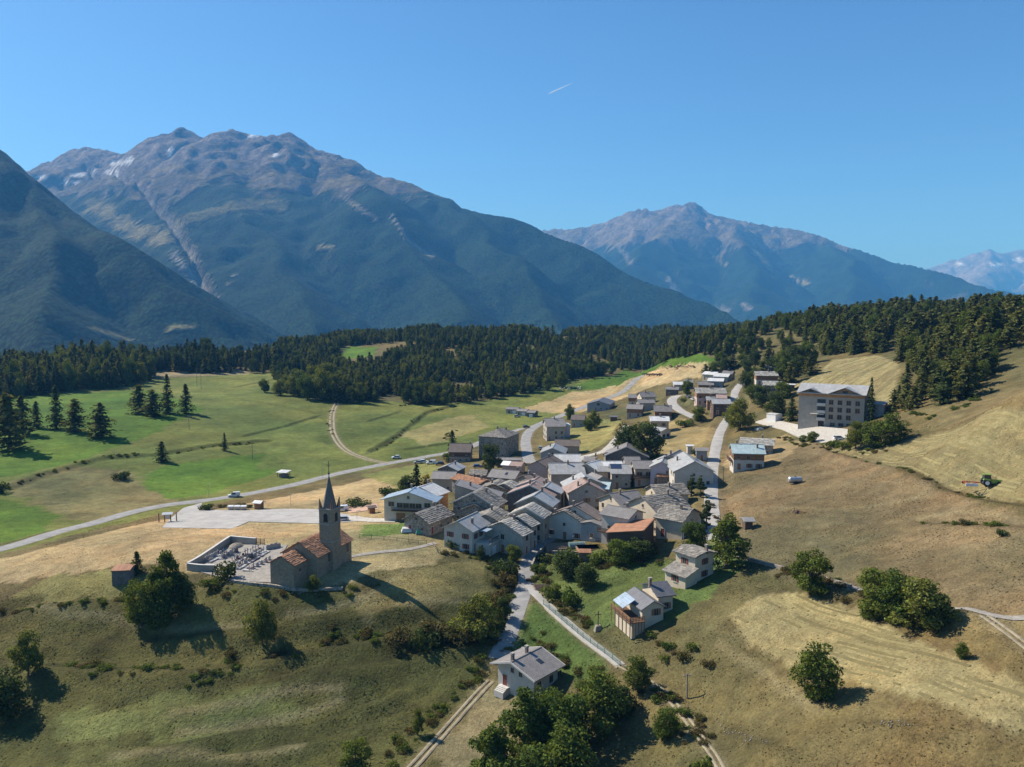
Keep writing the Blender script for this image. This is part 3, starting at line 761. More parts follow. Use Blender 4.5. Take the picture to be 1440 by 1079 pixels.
def wall_mat(name, c, stone=0.0, var=0.1):
    m, nt, out = new_mat(name)
    tc = N(nt, 'ShaderNodeTexCoord'); P_ = tc.outputs['Object']
    f = noise(nt, P_, 0.5, 5, 0.65, 0.25, 0.75, 1 - var * 1.6, 1 + var)
    cc = scaled(nt, N_rgb(nt, c), f)
    st = noise(nt, P_, 1.3, 4, 0.7, 0.5, 0.75, 0, 0.3 + 0.3 * stone)
    cc = mixc(nt, cc, (c[0] * 0.62, c[1] * 0.58, c[2] * 0.52, 1), st)
    p = N(nt, 'ShaderNodeBsdfPrincipled'); p.inputs['Roughness'].default_value = 0.92; p.inputs['Specular IOR Level'].default_value = 0.15
    if stone:
        v = N(nt, 'ShaderNodeTexVoronoi'); v.inputs['Scale'].default_value = 2.6; nt.links.new(P_, v.inputs['Vector'])
        cr = N(nt, 'ShaderNodeSeparateColor'); nt.links.new(v.outputs['Color'], cr.inputs[0])
        mr = N(nt, 'ShaderNodeMapRange'); mr.inputs[3].default_value = 1 - 0.45 * stone; mr.inputs[4].default_value = 1 + 0.4 * stone
        nt.links.new(cr.outputs[0], mr.inputs[0]); cc = scaled(nt, cc, mr.outputs[0])
        b = N(nt, 'ShaderNodeBump'); b.inputs['Strength'].default_value = 0.6; b.inputs['Distance'].default_value = 0.1; b.invert = True
        nt.links.new(v.outputs['Distance'], b.inputs['Height']); nt.links.new(b.outputs[0], p.inputs['Normal'])
    nt.links.new(cc, p.inputs['Base Color']); nt.links.new(p.outputs[0], out.inputs[0])
wall_mat('w_white', (0.54, 0.49, 0.415)); wall_mat('w_cream', (0.56, 0.48, 0.36)); wall_mat('w_beige', (0.42, 0.35, 0.27), 0.25)
wall_mat('w_grey', (0.38, 0.345, 0.295), 0.2); wall_mat('w_pink', (0.50, 0.37, 0.31)); wall_mat('w_stone', (0.30, 0.265, 0.215), 1.0)
wall_mat('w_dark', (0.17, 0.155, 0.14), 0.5); wall_mat('w_lilac', (0.50, 0.43, 0.46)); wall_mat('w_church', (0.31, 0.24, 0.165), 0.3)
wall_mat('w_bluegrey', (0.31, 0.315, 0.31), 0.1); wall_mat('w_concrete', (0.36, 0.325, 0.27), 0.1, 0.08)
def wood_mat(name, c):
    m, nt, out = new_mat(name)
    tc = N(nt, 'ShaderNodeTexCoord')
    br = N(nt, 'ShaderNodeTexBrick'); br.inputs['Scale'].default_value = 1; br.inputs['Brick Width'].default_value = 6; br.inputs['Row Height'].default_value = 0.22
    br.inputs['Mortar Size'].default_value = 0.015; br.inputs['Color1'].default_value = (0.8, 0.8, 0.8, 1); br.inputs['Color2'].default_value = (1.2, 1.2, 1.2, 1); br.inputs['Mortar'].default_value = (0.4, 0.4, 0.4, 1)
    mp = N(nt, 'ShaderNodeMapping'); mp.inputs['Rotation'].default_value = (R(90), 0, 0); nt.links.new(tc.outputs['Object'], mp.inputs[0]); nt.links.new(mp.outputs[0], br.inputs['Vector'])
    f = noise(nt, tc.outputs['Object'], 1.5, 4, 0.6, 0.25, 0.75, 0.7, 1.25)
    cc = scaled(nt, mixc(nt, N_rgb(nt, c), br.outputs['Color'], 1.0, 'MULTIPLY'), f)
    p = N(nt, 'ShaderNodeBsdfPrincipled'); p.inputs['Roughness'].default_value = 0.8
    nt.links.new(cc, p.inputs['Base Color']); nt.links.new(p.outputs[0], out.inputs[0])
wood_mat('wood', (0.26, 0.135, 0.065)); wood_mat('wood_orange', (0.40, 0.22, 0.095)); wood_mat('wood_dark', (0.11, 0.065, 0.04)); wood_mat('wood_grey', (0.23, 0.19, 0.155))
plain('redpaint', (0.20, 0.055, 0.04), 0.6); plain('trim', (0.52, 0.49, 0.44), 0.6); plain('frame', (0.30, 0.22, 0.15), 0.6)
plain('glass', (0.028, 0.034, 0.042), 0.12, 0.05, spec=0.6); plain('chim', (0.22, 0.17, 0.14), 0.9, 0.25); plain('dark', (0.03, 0.028, 0.026), 0.8)
plain('iron', (0.08, 0.08, 0.085), 0.5, metal=0.4); plain('galv', (0.42, 0.43, 0.44), 0.4, metal=0.5); plain('white', (0.72, 0.72, 0.70), 0.5)
plain('solar', (0.03, 0.045, 0.085), 0.15, 0.1, spec=0.6); plain('rubber', (0.025, 0.025, 0.026), 0.8); plain('stone', (0.33, 0.30, 0.26), 0.9, 0.3, 2.0, bump=0.5)
plain('spire_stone', (0.15, 0.135, 0.12), 0.85, 0.2, 1.5)
plain('rubble', (0.25, 0.22, 0.18), 0.95, 0.35, 1.5, bump=0.6)

# shared windows and doors (built facing local -y, origin at their centre)
def win_mesh(w, h, shutters=None, name='window'):
    b = MB()
    b.box(-w / 2, w / 2, -0.03, 0.02, -h / 2, h / 2, 0)
    t = 0.09
    for x0, x1, z0, z1 in ((-w / 2 - t, -w / 2, -h / 2 - t, h / 2 + t), (w / 2, w / 2 + t, -h / 2 - t, h / 2 + t), (-w / 2, w / 2, h / 2, h / 2 + t), (-w / 2, w / 2, -h / 2 - t, -h / 2), (-0.03, 0.03, -h / 2, h / 2)):
        b.box(x0, x1, -0.07, 0.02, z0, z1, 1)
    b.box(-w / 2 - 0.18, w / 2 + 0.18, -0.16, 0.02, -h / 2 - t - 0.09, -h / 2 - t - 0.005, 2)
    mats = ['glass', 'frame', 'trim']
    if shutters:
        for s in (-1, 1):
            xa = s * (w / 2 + t + 0.01); xb = s * (w / 2 + t + 0.01 + w * 0.5)
            b.box(min(xa, xb), max(xa, xb), -0.06, 0.02, -h / 2, h / 2, 3)
        mats.append(shutters)
    return b.mesh(name, mats)
WIN = {'plain': win_mesh(0.95, 1.25), 'brown': win_mesh(0.9, 1.25, 'wood'), 'red': win_mesh(0.9, 1.25, 'redpaint'), 'small': win_mesh(0.65, 0.75), 'wide': win_mesh(1.7, 1.3), 'grey': win_mesh(0.9, 1.25, 'wood_grey')}
def door_mesh(w, h, mt, garage=False):
    b = MB(); b.box(-w / 2, w / 2, -0.05, 0.02, 0, h, 0)
    for x0, x1, z0, z1 in ((-w / 2 - 0.12, -w / 2, 0, h + 0.12), (w / 2, w / 2 + 0.12, 0, h + 0.12), (-w / 2, w / 2, h, h + 0.12)): b.box(x0, x1, -0.09, 0.02, z0, z1, 1)
    if garage:
        for i in range(1, 4): b.box(-w / 2, w / 2, -0.065, -0.045, h * i / 4 - 0.02, h * i / 4 + 0.02, 1)
    else: b.box(w * 0.3, w * 0.38, -0.10, -0.05, h * 0.45, h * 0.5, 1)
    return b.mesh('door', [mt, 'trim' if not garage else 'frame'])
DOOR = {'red': door_mesh(1.05, 2.1, 'redpaint'), 'wood': door_mesh(1.05, 2.1, 'wood'), 'garage': door_mesh(2.6, 2.3, 'wood', True), 'whitegarage': door_mesh(2.4, 2.1, 'white', True), 'dark': door_mesh(1.05, 2.1, 'wood_dark')}
def put(name, mesh, parent, x, y, z, face):
    """face: outward direction in the parent's frame"""
    o = bpy.data.objects.new(name, mesh); col.objects.link(o); o.parent = parent
    o.location = (x, y, z); o.rotation_euler = (0, 0, {'-y': 0, '+x': R(90), '+y': R(180), '-x': R(-90)}[face])
    return o
_cm = MB().box(-0.33, 0.33, -0.3, 0.3, -1.0, 1.0, 0).box(-0.42, 0.42, -0.38, 0.38, 0.98, 1.1, 1)
for sx in (-0.25, 0.25):
    for sy in (-0.22, 0.22): _cm.box(sx - 0.05, sx + 0.05, sy - 0.05, sy + 0.05, 1.08, 1.35, 0)
_cm.box(-0.45, 0.45, -0.4, 0.4, 1.33, 1.43, 1)
CHIM = _cm.mesh('chimney', ['chim', 'stone'])
SLAB = {}

def stone_slabs(parent, L, w, zr, ze, side, rng, size=0.75, mt='r_lauze'):
    """overlapping stone slabs lying on one roof plane (side=-1: -y plane, +1: +y plane)"""
    V = []; F = []; C = []
    S = math.hypot(w, zr - ze); nr = max(2, int(S / (size * 0.72))); sl = Vector((0, side * w / S, (ze - zr) / S))
    nrm = Vector((0, side * (zr - ze) / S, w / S)); k = 0
    for i in range(nr):
        x = -L / 2 + rng.uniform(-0.2, 0.1)
        s0 = S * i / nr
        while x < L / 2 - 0.1:
            ww = size * rng.uniform(0.6, 1.5); x2 = min(x + ww, L / 2 + rng.uniform(-0.05, 0.1))
            ln = S / nr * rng.uniform(1.1, 1.4); h = rng.uniform(0.05, 0.14)
            a = Vector((0, 0, zr)) + sl * (s0 - 0.02) + nrm * 0.02
            b = Vector((0, 0, zr)) + sl * min(s0 + ln, S + 0.12) + nrm * (0.04 + h)
            g = 0.03; tw = rng.uniform(-0.04, 0.04)
            V += [(x + g, a.y, a.z), (x2 - g, a.y, a.z), (x2 - g, b.y, b.z + tw), (x + g, b.y, b.z - tw), (x2 - g, b.y, b.z + tw - h - 0.05), (x + g, b.y, b.z - tw - h - 0.05)]
            F += [[k, k + 1, k + 2, k + 3] if side < 0 else [k + 3, k + 2, k + 1, k], [k + 3, k + 2, k + 4, k + 5]]
            t = rng.uniform(0.74, 1.28); q = rng.uniform(-0.05, 0.05)
            C += [(t * (1 + q), t, t * (1 - q))] * 6
            k += 6; x = x2
    return V, F, C
def slab_mat(name, c):
    m, nt, out = new_mat(name)
    at = N(nt, 'ShaderNodeAttribute', attribute_name='Col'); tc = N(nt, 'ShaderNodeTexCoord')
    cc = mixc(nt, N_rgb(nt, c), at.outputs['Color'], 1.0, 'MULTIPLY')
    cc = scaled(nt, cc, noise(nt, tc.outputs['Object'], 1.2, 4, 0.7, 0.25, 0.75, 0.7, 1.25))
    p = N(nt, 'ShaderNodeBsdfPrincipled'); p.inputs['Roughness'].default_value = 0.85; p.inputs['Specular IOR Level'].default_value = 0.25
    nt.links.new(cc, p.inputs['Base Color']); nt.links.new(p.outputs[0], out.inputs[0])
slab_mat('s_lauze', (0.235, 0.212, 0.18)); slab_mat('s_tile', (0.36, 0.19, 0.11)); slab_mat('s_pale', (0.37, 0.345, 0.30))

HOUSES = []
def house(name, a, b, Hr, W, roof, wall, label, win='brown', door='wood', wl=None, wr=None, pitch=24, hip=False, chim=((0.3, 0.15),), verge=False, clad=None,
          balcony=None, seed=1, cat='house', nowin=False, skirt=3.0, over=0.55, group=None, drop=0.0, cladwall=None, garage=None, skylight=0):
    """a, b: photo pixels of the two ends of the ridge; Hr: ridge height above the ground"""
    pa = at_surface(a[0], a[1], Hr); pb = at_surface(b[0], b[1], Hr)
    zlev = (pa[2] + pb[2]) / 2
    for _ in range(5):
        pa = at_z(a[0], a[1], zlev); pb = at_z(b[0], b[1], zlev); c = (pa[:2] + pb[:2]) / 2
        zlev = 0.5 * zlev + 0.5 * (float(ground(c[0], c[1])) + Hr)
    pa = at_z(a[0], a[1], zlev); pb = at_z(b[0], b[1], zlev)
    d = pb[:2] - pa[:2]; L = float(np.linalg.norm(d)); c = (pa[:2] + pb[:2]) / 2
    if L > 26: L = 26
    L = max(L, 3.0)
    rz = math.atan2(d[1], d[0])
    wl = W / 2 if wl is None else wl; wr = W / 2 if wr is None else wr
    rng = random.Random(seed * 13 + int(a[0] * 7 + a[1]))
    gz = float(ground(c[0], c[1])) - drop
    zr = float((pa[2] + pb[2]) / 2) - gz
    root = empty(name, (c[0], c[1], gz), rz)
    tp = math.tan(R(pitch)); t = 0.2
    el = zr - wl * tp; er = zr - wr * tp
    x0, x1 = -L / 2 + over, L / 2 - over
    hy = min(0.35 * L, 0.6 * W) if hip else 0
    # walls
    k = 0.92
    yl, yr = max(wl - over, 0.02), max(wr - over, 0.02)
    zl = zr - t - yl * tp - 0.02; zrr = zr - t - yr * tp - 0.02
    w = MB()
    if hip:
        ze = min(zl, zrr)
        w.box(x0, x1, -yr, yl, -skirt, ze)
    else:
        prof = [(-yr, -skirt), (yl, -skirt), (yl, zl), (0, zr - t - 0.02), (-yr, zrr)]
        w.hull([(x0, y, z) for y, z in prof], [(x1, y, z) for y, z in prof])
    w.build('wall', wall, root)
    # roof planes
    r = MB()
    if hip:
        A, B = (-L / 2 + hy, 0, zr), (L / 2 - hy, 0, zr)
        c1, c2, c3, c4 = (-L / 2, -wr, er), (L / 2, -wr, er), (L / 2, wl, el), (-L / 2, wl, el)
        dn = lambda p: (p[0], p[1], p[2] - t)
        for poly in ((c1, c2, B, A), (c3, c4, A, B), (c2, c3, B), (c4, c1, A)): r.face(poly)
        r.face([dn(p) for p in (c4, c3, c2, c1)])
        for p, q in ((c1, c2), (c2, c3), (c3, c4), (c4, c1)): r.face([dn(p), dn(q), q, p])
    else:
        if wr > 0.1: r.slab((-L / 2, -wr, er), (L / 2, -wr, er), (L / 2, 0, zr), (-L / 2, 0, zr), t)
        if wl > 0.1: r.slab((-L / 2, 0.002, zr), (L / 2, 0.002, zr), (L / 2, wl, el), (-L / 2, wl, el), t)
    ro = r.build('roof', {'r_lauze': 'r_lauze'}.get(roof, roof), root)
    if roof in ('r_lauze', 'r_tile', 'r_pale') and not hip:
        V = []; F = []; C = []
        for side, ww, ee in ((-1, wr, er), (1, wl, el)):
            if ww < 0.2: continue
            v, f, cc = stone_slabs(root, L, ww, zr, ee, side, rng, 0.85 if roof != 'r_tile' else 0.6)
            o = len(V); V += v; F += [[i + o for i in q] for q in f]; C += cc
        me = bpy.data.meshes.new('roof_slabs'); me.from_pydata(V, [], F); me.materials.append(MATS['s_' + roof[2:]])
        set_col(me, 'Col', np.array(C))
        so = bpy.data.objects.new('roof_slabs', me); col.objects.link(so); so.parent = ro; so['kind'] = 'stuff'
    elif not hip and L > 5:
        rb = MB().box(-L / 2 - 0.01, L / 2 + 0.01, -0.16, 0.16, zr - 0.06, zr + 0.07)
        rb.build('ridge_cap', roof, ro)
    if verge and not hip:
        for xe in (-L / 2 - 0.03, L / 2 + 0.03):
            vb = MB()
            if wr > 0.2: vb.bar((xe, -wr, er - 0.08), (xe, 0, zr - 0.08), 0.14, 0.34)
            if wl > 0.2: vb.bar((xe, 0, zr - 0.08), (xe, wl, el - 0.08), 0.14, 0.34)
            vb.build('verge_board', 'trim', ro)
    for (u, v) in chim:
        y = v * (wl if v > 0 else wr); z = zr - abs(y) * tp
        put('chimney', CHIM, ro, -L / 2 + u * L, y, z + 0.25, '-y').scale = (0.8, 0.8, 0.85)
    for q in range(skylight):
        y = -0.45 * wr; z = zr - abs(y) * tp
        sk = MB(); s = tp
        sk.slab((-0.5, -0.6, -0.6 * s + 0.08), (0.5, -0.6, -0.6 * s + 0.08), (0.5, 0.6, 0.6 * s + 0.08), (-0.5, 0.6, 0.6 * s + 0.08), 0.15)
        sk.build('skylight', 'glass', ro, ((q - (skylight - 1) / 2) * 2.4 + L * 0.1, y, z))
    # wooden cladding on the upper storey
    if clad:
        zc = max(min(zl, zrr) - 2.3, 1.2)
        cb = MB(); e = 0.05
        prof = [(-yr - e, zc), (yl + e, zc), (yl + e, zl), (0, zr - t - 0.02), (-yr - e, zrr)]
        cb.hull([(x0 - e, y, z) for y, z in prof], [(x1 + e, y, z) for y, z in prof])
        cb.build('cladding', clad, root)
    eps = 0.06 if clad else 0.0
    zmin = -0.2
    if not nowin:
        gab = []
        for face, xx in (('-x', x0 - eps), ('+x', x1 + eps)):
            wid = yl + yr; nc = max(1, int(wid / 3.0)); ns = max(1, int((min(zl, zrr) - 0.2) / 2.6))
            for s in range(ns):
                zc = 1.45 + 2.65 * s
                for i in range(nc):
                    y = -yr + wid * (i + 0.5) / nc + rng.uniform(-0.25, 0.25)
                    if zc + 0.9 > (zr - t - abs(y) * tp): continue
                    if s == 0 and i == nc // 2 and door and face == '-x':
                        put('door', DOOR[door], root, xx, y, 0.0, face); continue
                    if rng.random() < 0.2: continue
                    put('window', WIN[win if rng.random() < 0.85 else 'small'], root, xx, y, zc, face)
            za = 1.45 + 2.65 * ns
            if za + 0.9 < zr - t - 0.3: put('window', WIN['small' if rng.random() < 0.5 else win], root, xx, 0.5 * (yl - yr) * 0.3, za, face)
        for face, yy, hh in (('-y', -yr - eps, zrr), ('+y', yl + eps, zl)):
            if (face == '-y' and wr < 0.2) or (face == '+y' and wl < 0.2): pass
            wid = x1 - x0; nc = max(1, int(wid / 2.9)); ns = int((hh - 0.1) / 2.45)
            for s in range(ns):
                zc = min(1.4 + 2.6 * s, hh - 0.95)
                for i in range(nc):
                    x = x0 + wid * (i + 0.5) / nc + rng.uniform(-0.3, 0.3)
                    if s == 0 and face == '-y' and garage and i == nc - 1:
                        put('garage_door', DOOR[garage], root, x, yy, 0.0, face); continue
                    if s == 0 and i == 0 and door and face == '-y':
                        put('door', DOOR[door], root, x, yy, 0.0, face); continue
                    if rng.random() < 0.22: continue
                    put('window', WIN[win if rng.random() < 0.85 else 'small'], root, x, yy, zc, face)
    if balcony:
        face, zb, half = balcony
        bb = MB(); rl = MB()
        if face in ('-x', '+x'):
            sx = -1 if face == '-x' else 1; xe = x0 if sx < 0 else x1
            xa, xb = sorted((xe + sx * 0.01, xe + sx * 1.25))
            bb.box(xa, xb, -half, half, zb - 0.18, zb)
            xo = xe + sx * 1.2
            rl.box(xo - 0.03, xo + 0.03, -half, half, zb + 0.9, zb + 1.0)
            n = int(half * 2 / 0.35)
            for i in range(n + 1): y = -half + 2 * half * i / n; rl.box(xo - 0.04, xo + 0.04, y - 0.09, y + 0.09, zb, zb + 0.9)
        else:
            sy = -1 if face == '-y' else 1; ye = -yr if sy < 0 else yl
            ya, yb = sorted((ye + sy * 0.01, ye + sy * 1.25))
            bb.box(-half, half, ya, yb, zb - 0.18, zb)
            yo = ye + sy * 1.2
            rl.box(-half, half, yo - 0.03, yo + 0.03, zb + 0.9, zb + 1.0)
            n = int(half * 2 / 0.35)
            for i in range(n + 1): x = -half + 2 * half * i / n; rl.box(x - 0.09, x + 0.09, yo - 0.04, yo + 0.04, zb, zb + 0.9)
        bo = bb.build('balcony', 'wood_dark', root); rl.build('railing', 'wood_dark', bo)
    tag(root, label, cat, group)
    HOUSES.append((c[0], c[1], max(L, wl + wr) * 0.62))
    root_info = dict(root=root, L=L, zr=zr, x0=x0, x1=x1, yl=yl, yr=yr, zl=zl, zrr=zrr, ro=ro, tp=tp)
    return root_info

# zoom windows used to read the photo: origin and scale
Z = {'A': (530, 660, 8.3), 'B': (630, 640, 7.194), 'C': (600, 590, 8.47), 'D': (750, 570, 8.993), 'E': (770, 660, 8.993), 'F': (860, 610, 6.35), 'G': (920, 500, 8.994),
     'H': (820, 530, 8.993), 'I': (1000, 480, 4.8), 'J': (850, 750, 7.2), 'K': (670, 880, 8.994), 'L': (380, 640, 5.677), '1': (520, 560, 4.496), 'M': (740, 750, 9.0), 'T': (140, 640, 3.79), 'V': (1000, 600, 3.173), 'W': (250, 740, 9.0), 'X': (220, 680, 4.235)}
def zp(k, x, y):
    o = Z[k]; return (o[0] + x / o[2], o[1] + y / o[2])

# ------------------------------------------------------------------ village houses, read off the photo ridge by ridge
def H(k, x1, y1, x2, y2, Hr, W, roof, wall, label, name='village_house', **kw):
    return house(name, zp(k, x1, y1), zp(k, x2, y2), Hr, W, roof, wall, label, seed=len(HOUSES) + 1, **kw)
i1 = H('A', 365, 268, 455, 203, 9.0, 17.5, 'r_blue', 'w_white', 'big white chalet with blue metal roof and long dark balcony beside the parking lot', 'chalet', pitch=17, nowin=True, chim=((0.8, 0.1),), over=0.9)
q = i1; rt = q['root']
for y in (-5.6, 5.6): put('window', WIN['wide'], rt, q['x0'], y, 5.0, '-x')
put('window', WIN['small'], rt, q['x0'], 0.3, 7.2, '-x')
put('garage_door', DOOR['garage'], rt, q['x0'], 2.7, 0, '-x'); put('garage_door', DOOR['garage'], rt, q['x0'], -3.6, 0, '-x')
bb = MB().box(q['x0'] - 1.5, q['x0'] - 0.01, -5.2, 5.2, 3.2, 3.4); bo = bb.build('balcony', 'wood_dark', rt)
rl = MB().box(q['x0'] - 1.46, q['x0'] - 1.38, -5.2, 5.2, 4.25, 4.35)
for i in range(31): y = -5.1 + 10.2 * i / 30; rl.box(q['x0'] - 1.46, q['x0'] - 1.4, y - 0.04, y + 0.04, 3.4, 4.25)
rl.build('railing', 'wood_dark', bo)
for i in range(4): put('balcony_door', WIN['wide'], rt, q['x0'], -2.9 + i * 1.95, 4.75, '-x')
for y in (-3, 0.5, 3.6):
    put('window', WIN['brown'], rt, (q['x0'] + q['x1']) / 2 + 0 * y, -q['yr'], 4.6, '-y') if y == 0.5 else None
H('A', 500, 205, 652, 153, 8.6, 13, 'r_white', 'wood_orange', 'chalet wing with white sheet roof and orange timber walls behind the blue roofed chalet', 'chalet', pitch=19, nowin=True, chim=((0.9, 0.2),))
H('A', 445, 512, 752, 405, 5.8, 9.5, 'r_lauze', 'w_stone', 'rubble stone barn under mottled stone slab roof with red door beside the green tarpaulin', 'barn', pitch=27, door='red', win='small', chim=((0.8, 0.2),))
i3 = H('B', 90, 668, 298, 572, 8.0, 9.5, 'r_metal', 'w_white', 'white house with seamed metal roof and terrace above the grassy bank', pitch=27, door='red', chim=((0.35, -0.5),), win='red')
q = i3; rt = q['root']
tb = MB().box(q['x0'] + 1.5, q['x1'], -q['yr'] - 4.2, -q['yr'] - 0.02, -3, 2.4); tb.build('terrace_block', 'w_white', rt)
rl = MB().box(q['x0'] + 1.5, q['x1'], -q['yr'] - 4.2, -q['yr'] - 4.05, 3.35, 3.45)
for i in range(18): x = q['x0'] + 1.6 + (q['x1'] - q['x0'] - 1.7) * i / 17; rl.box(x - 0.05, x + 0.05, -q['yr'] - 4.16, -q['yr'] - 4.09, 2.4, 3.35)
rl.build('railing', 'wood_dark', rt)
for i in range(2): put('garage_door', DOOR['whitegarage'], rt, q['x0'] + 4 + i * 3.4, -q['yr'] - 4.2, -0.6, '-y')
MB().box(q['x0'] + 3, q['x1'], -q['yr'] - 2.6, -q['yr'] - 0.02, 5.0, 5.15).build('awning', 'r_blue', rt)
H('B', 270, 498, 318, 470, 6.2, 8.5, 'r_lauze', 'w_stone', 'small stone outhouse squeezed between the seamed metal roof and the large slab roof', 'outhouse', pitch=24, nowin=True, chim=())
H('B', 380, 603, 492, 518, 7.6, 12, 'r_lauze', 'w_stone', 'stone slab roofed house with one stout chimney right behind the white terrace house', pitch=23, chim=((0.55, 0.0),), win='small')
H('B', 255, 380, 372, 322, 9.3, 14.5, 'r_lauze', 'w_stone', 'large dark stone house with broad slab roof facing the chalet', pitch=27, win='small', chim=((0.65, -0.25),), verge=True)
H('B', 65, 300, 118, 244, 9.0, 14, 'r_slate', 'w_beige', 'house under one wide sloping blue grey slate roof with tall chimney', wl=0.15, wr=14, pitch=15, chim=((0.5, -0.3), (0.5, -0.62)), win='plain')
H('B', 540, 676, 648, 630, 8.2, 13, 'r_pale', 'w_grey', 'row house with pale worn slab roof at the lower end of the street', pitch=24, chim=((0.9, -0.15),), win='plain')
H('B', 702, 622, 788, 588, 8.4, 9.0, 'r_pale', 'w_grey', 'narrow row house with pale slab roof beside the shaded street', pitch=26, chim=(), win='plain')
H('B', 786, 530, 864, 476, 9.6, 10.5, 'r_pale', 'w_beige', 'tall row house with striped pale slab roof above the shaded street', pitch=26, win='plain', verge=True, chim=())
H('B', 862, 412, 942, 354, 10.2, 11.5, 'r_metal', 'w_beige', 'row house with pale metal roof and white verge boards above the street', pitch=26, win='plain', verge=True, chim=((0.9, -0.1),))
H('B', 826, 306, 885, 262, 9.8, 15, 'r_pink', 'w_dark', 'dark gabled house with thick white verges facing the courtyard', pitch=23, verge=True, win='plain', chim=((0.5, 0.1),))
H('B', 872, 250, 925, 214, 9.4, 13, 'r_pink', 'w_beige', 'house with dusty pink roof near the little square', pitch=22, verge=True, chim=((0.4, -0.5), (0.8, 0.2)), win='plain')
H('B', 985, 318, 1035, 272, 8.4, 10, 'r_metal', 'w_beige', 'house with light ribbed roof and squat chimney beside the square', pitch=22, chim=((0.7, 0.3),), win='plain')
# flat terrace annex
p = at_surface(*zp('B', 640, 860)); t_ = empty('terrace_annex', p, R(28)); HOUSES.append((p[0], p[1], 5))
MB().box(-3.6, 3.6, -3, 3, -3, 4.6).build('wall', 'w_grey', t_)
pb_ = MB(); 
for a in ((-3.75, 3.75, -3.15, -2.85), (-3.75, 3.75, 2.85, 3.15), (-3.75, -3.45, -2.85, 2.85), (3.45, 3.75, -2.85, 2.85)): pb_.box(*a, 4.62, 5.35)
pb_.build('parapet', 'trim', t_); put('window', WIN['plain'], t_, 0.5, -3.0, 2.6, '-y')
tag(t_, 'flat roofed annex with white parapet between the terrace house and the row', 'annex')
H('C', 75, 612, 362, 620, 6.8, 8.5, 'r_slate', 'w_beige', 'low beige house with plain slate roof beside the yellow tree', pitch=26, chim=(), win='small')
H('C', 240, 546, 345, 498, 6.2, 9.5, 'r_metal', 'w_dark', 'small house with pale green metal roof next to the parked cars', pitch=22, chim=((0.6, -0.3),), win='small')
H('C', 375, 648, 715, 722, 5.6, 8, 'r_tile', 'w_stone', 'half ruined building with broken orange tiles and rubble', 'ruined_house', pitch=16, chim=((0.5, 0.2), (0.85, -0.1)), win='small', door=None)
H('C', 780, 586, 1112, 613, 6.8, 9.5, 'r_slate', 'w_grey', 'long grey roofed house with arched garage and one skylight', pitch=24, chim=((0.9, 0.1),), win='small', skylight=1, garage='garage')
i13 = H('C', 915, 490, 1160, 507, 4.8, 6.5, 'r_pink', 'w_pink', 'small pink shed whose roof has one white end', 'shed', pitch=20, nowin=True, chim=())
MB().slab((-i13['L'] / 2 - 0.05, -3.3, i13['zr'] - 3.3 * i13['tp'] + 0.05), (-i13['L'] / 2 + i13['L'] * 0.4, -3.3, i13['zr'] - 3.3 * i13['tp'] + 0.05), (-i13['L'] / 2 + i13['L'] * 0.4, 0, i13['zr'] + 0.06), (-i13['L'] / 2 - 0.05, 0, i13['zr'] + 0.06), 0.05).build('white_sheet', 'white', i13['ro'])
H('C', 830, 450, 1135, 456, 3.8, 5, 'r_slate', 'w_grey', 'low grey lean shed along the yard of the old mansion', 'shed', pitch=14, nowin=True, chim=())
i15 = H('C', 775, 138, 945, 80, 12.5, 14.5, 'r_lauze', 'w_stone', 'tall derelict stone mansion with hipped slab roof beside the main road', 'mansion', pitch=21, hip=True, chim=((0.45, 0.05), (0.7, -0.3)), win='small', over=0.5)
H('C', 275, 282, 542, 285, 8.2, 11, 'r_brown', 'w_stone', 'brown roofed hay barn with dark timber front beside the parked cars', 'barn', pitch=30, clad='wood_dark', win='small', chim=((0.9, 0.2),))
for n_, (a, b, c_, d, lab) in enumerate([(865, 55, 945, 58, 'garage with white door and slate roof, widest of the meadow row'), (938, 66, 1004, 70, 'middle garage of the three standing in the meadow'), (1003, 76, 1056, 79, 'dark end garage of the three standing in the meadow')]):
    H('1', a, b, c_, d, 4.0, 7, 'r_slate', 'w_grey' if n_ < 2 else 'w_dark', lab, 'garage', pitch=18, nowin=False, chim=(), win='small', garage='whitegarage', door='dark', cat='garage')
H('C', 525, 592, 735, 600, 5.2, 7.5, 'r_lauze', 'w_stone', 'low slab roofed outbuilding behind the orange tiled ruin', 'outbuilding', pitch=20, nowin=True, chim=())
H('C', 1150, 662, 1305, 642, 6.4, 8.5, 'r_brown', 'w_beige', 'small brown roofed house squeezed beside the main street', pitch=22, chim=((0.5, 0.1),), win='small')
H('B', 560, 290, 640, 250, 6.6, 7, 'r_pale', 'w_stone', 'tiny stone cottage between the slate roof and the courtyard', 'cottage', pitch=22, chim=(), win='small')
H('C', 792, 770, 872, 704, 6.6, 10, 'r_lauze', 'w_stone', 'slab roofed cottage with a white sheet patch behind the courtyard', 'cottage', pitch=22, chim=((0.3, 0.2),), win='small')
i20 = H('D', 135, 165, 387, 162, 10.5, 15, 'r_slate', 'w_grey', 'tall grey house with stepped slate roof beside the road junction', pitch=24, win='plain', chim=((0.5, -0.1),))
rt = i20['root']; MB().box(i20['x1'] + 0.02, i20['x1'] + 3.2, -3.5, 3.5, -2, 7.2).build('side_wing', 'w_lilac', rt); MB().box(i20['x1'] + 0.02, i20['x1'] + 3.5, -3.8, 3.8, 7.22, 7.45).build('wing_roof', 'r_white', rt)
H('D', 482, 120, 662, 125, 6.2, 9, 'r_brown', 'w_bluegrey', 'brown roofed blue grey cottage beside two round trees', 'cottage', pitch=26, chim=(), win='small')
H('D', 272, 430, 592, 438, 6.4, 9, 'r_brown', 'w_beige', 'beige barn with plain brown roof on the green below the lane', 'barn', pitch=26, chim=(), win='small')
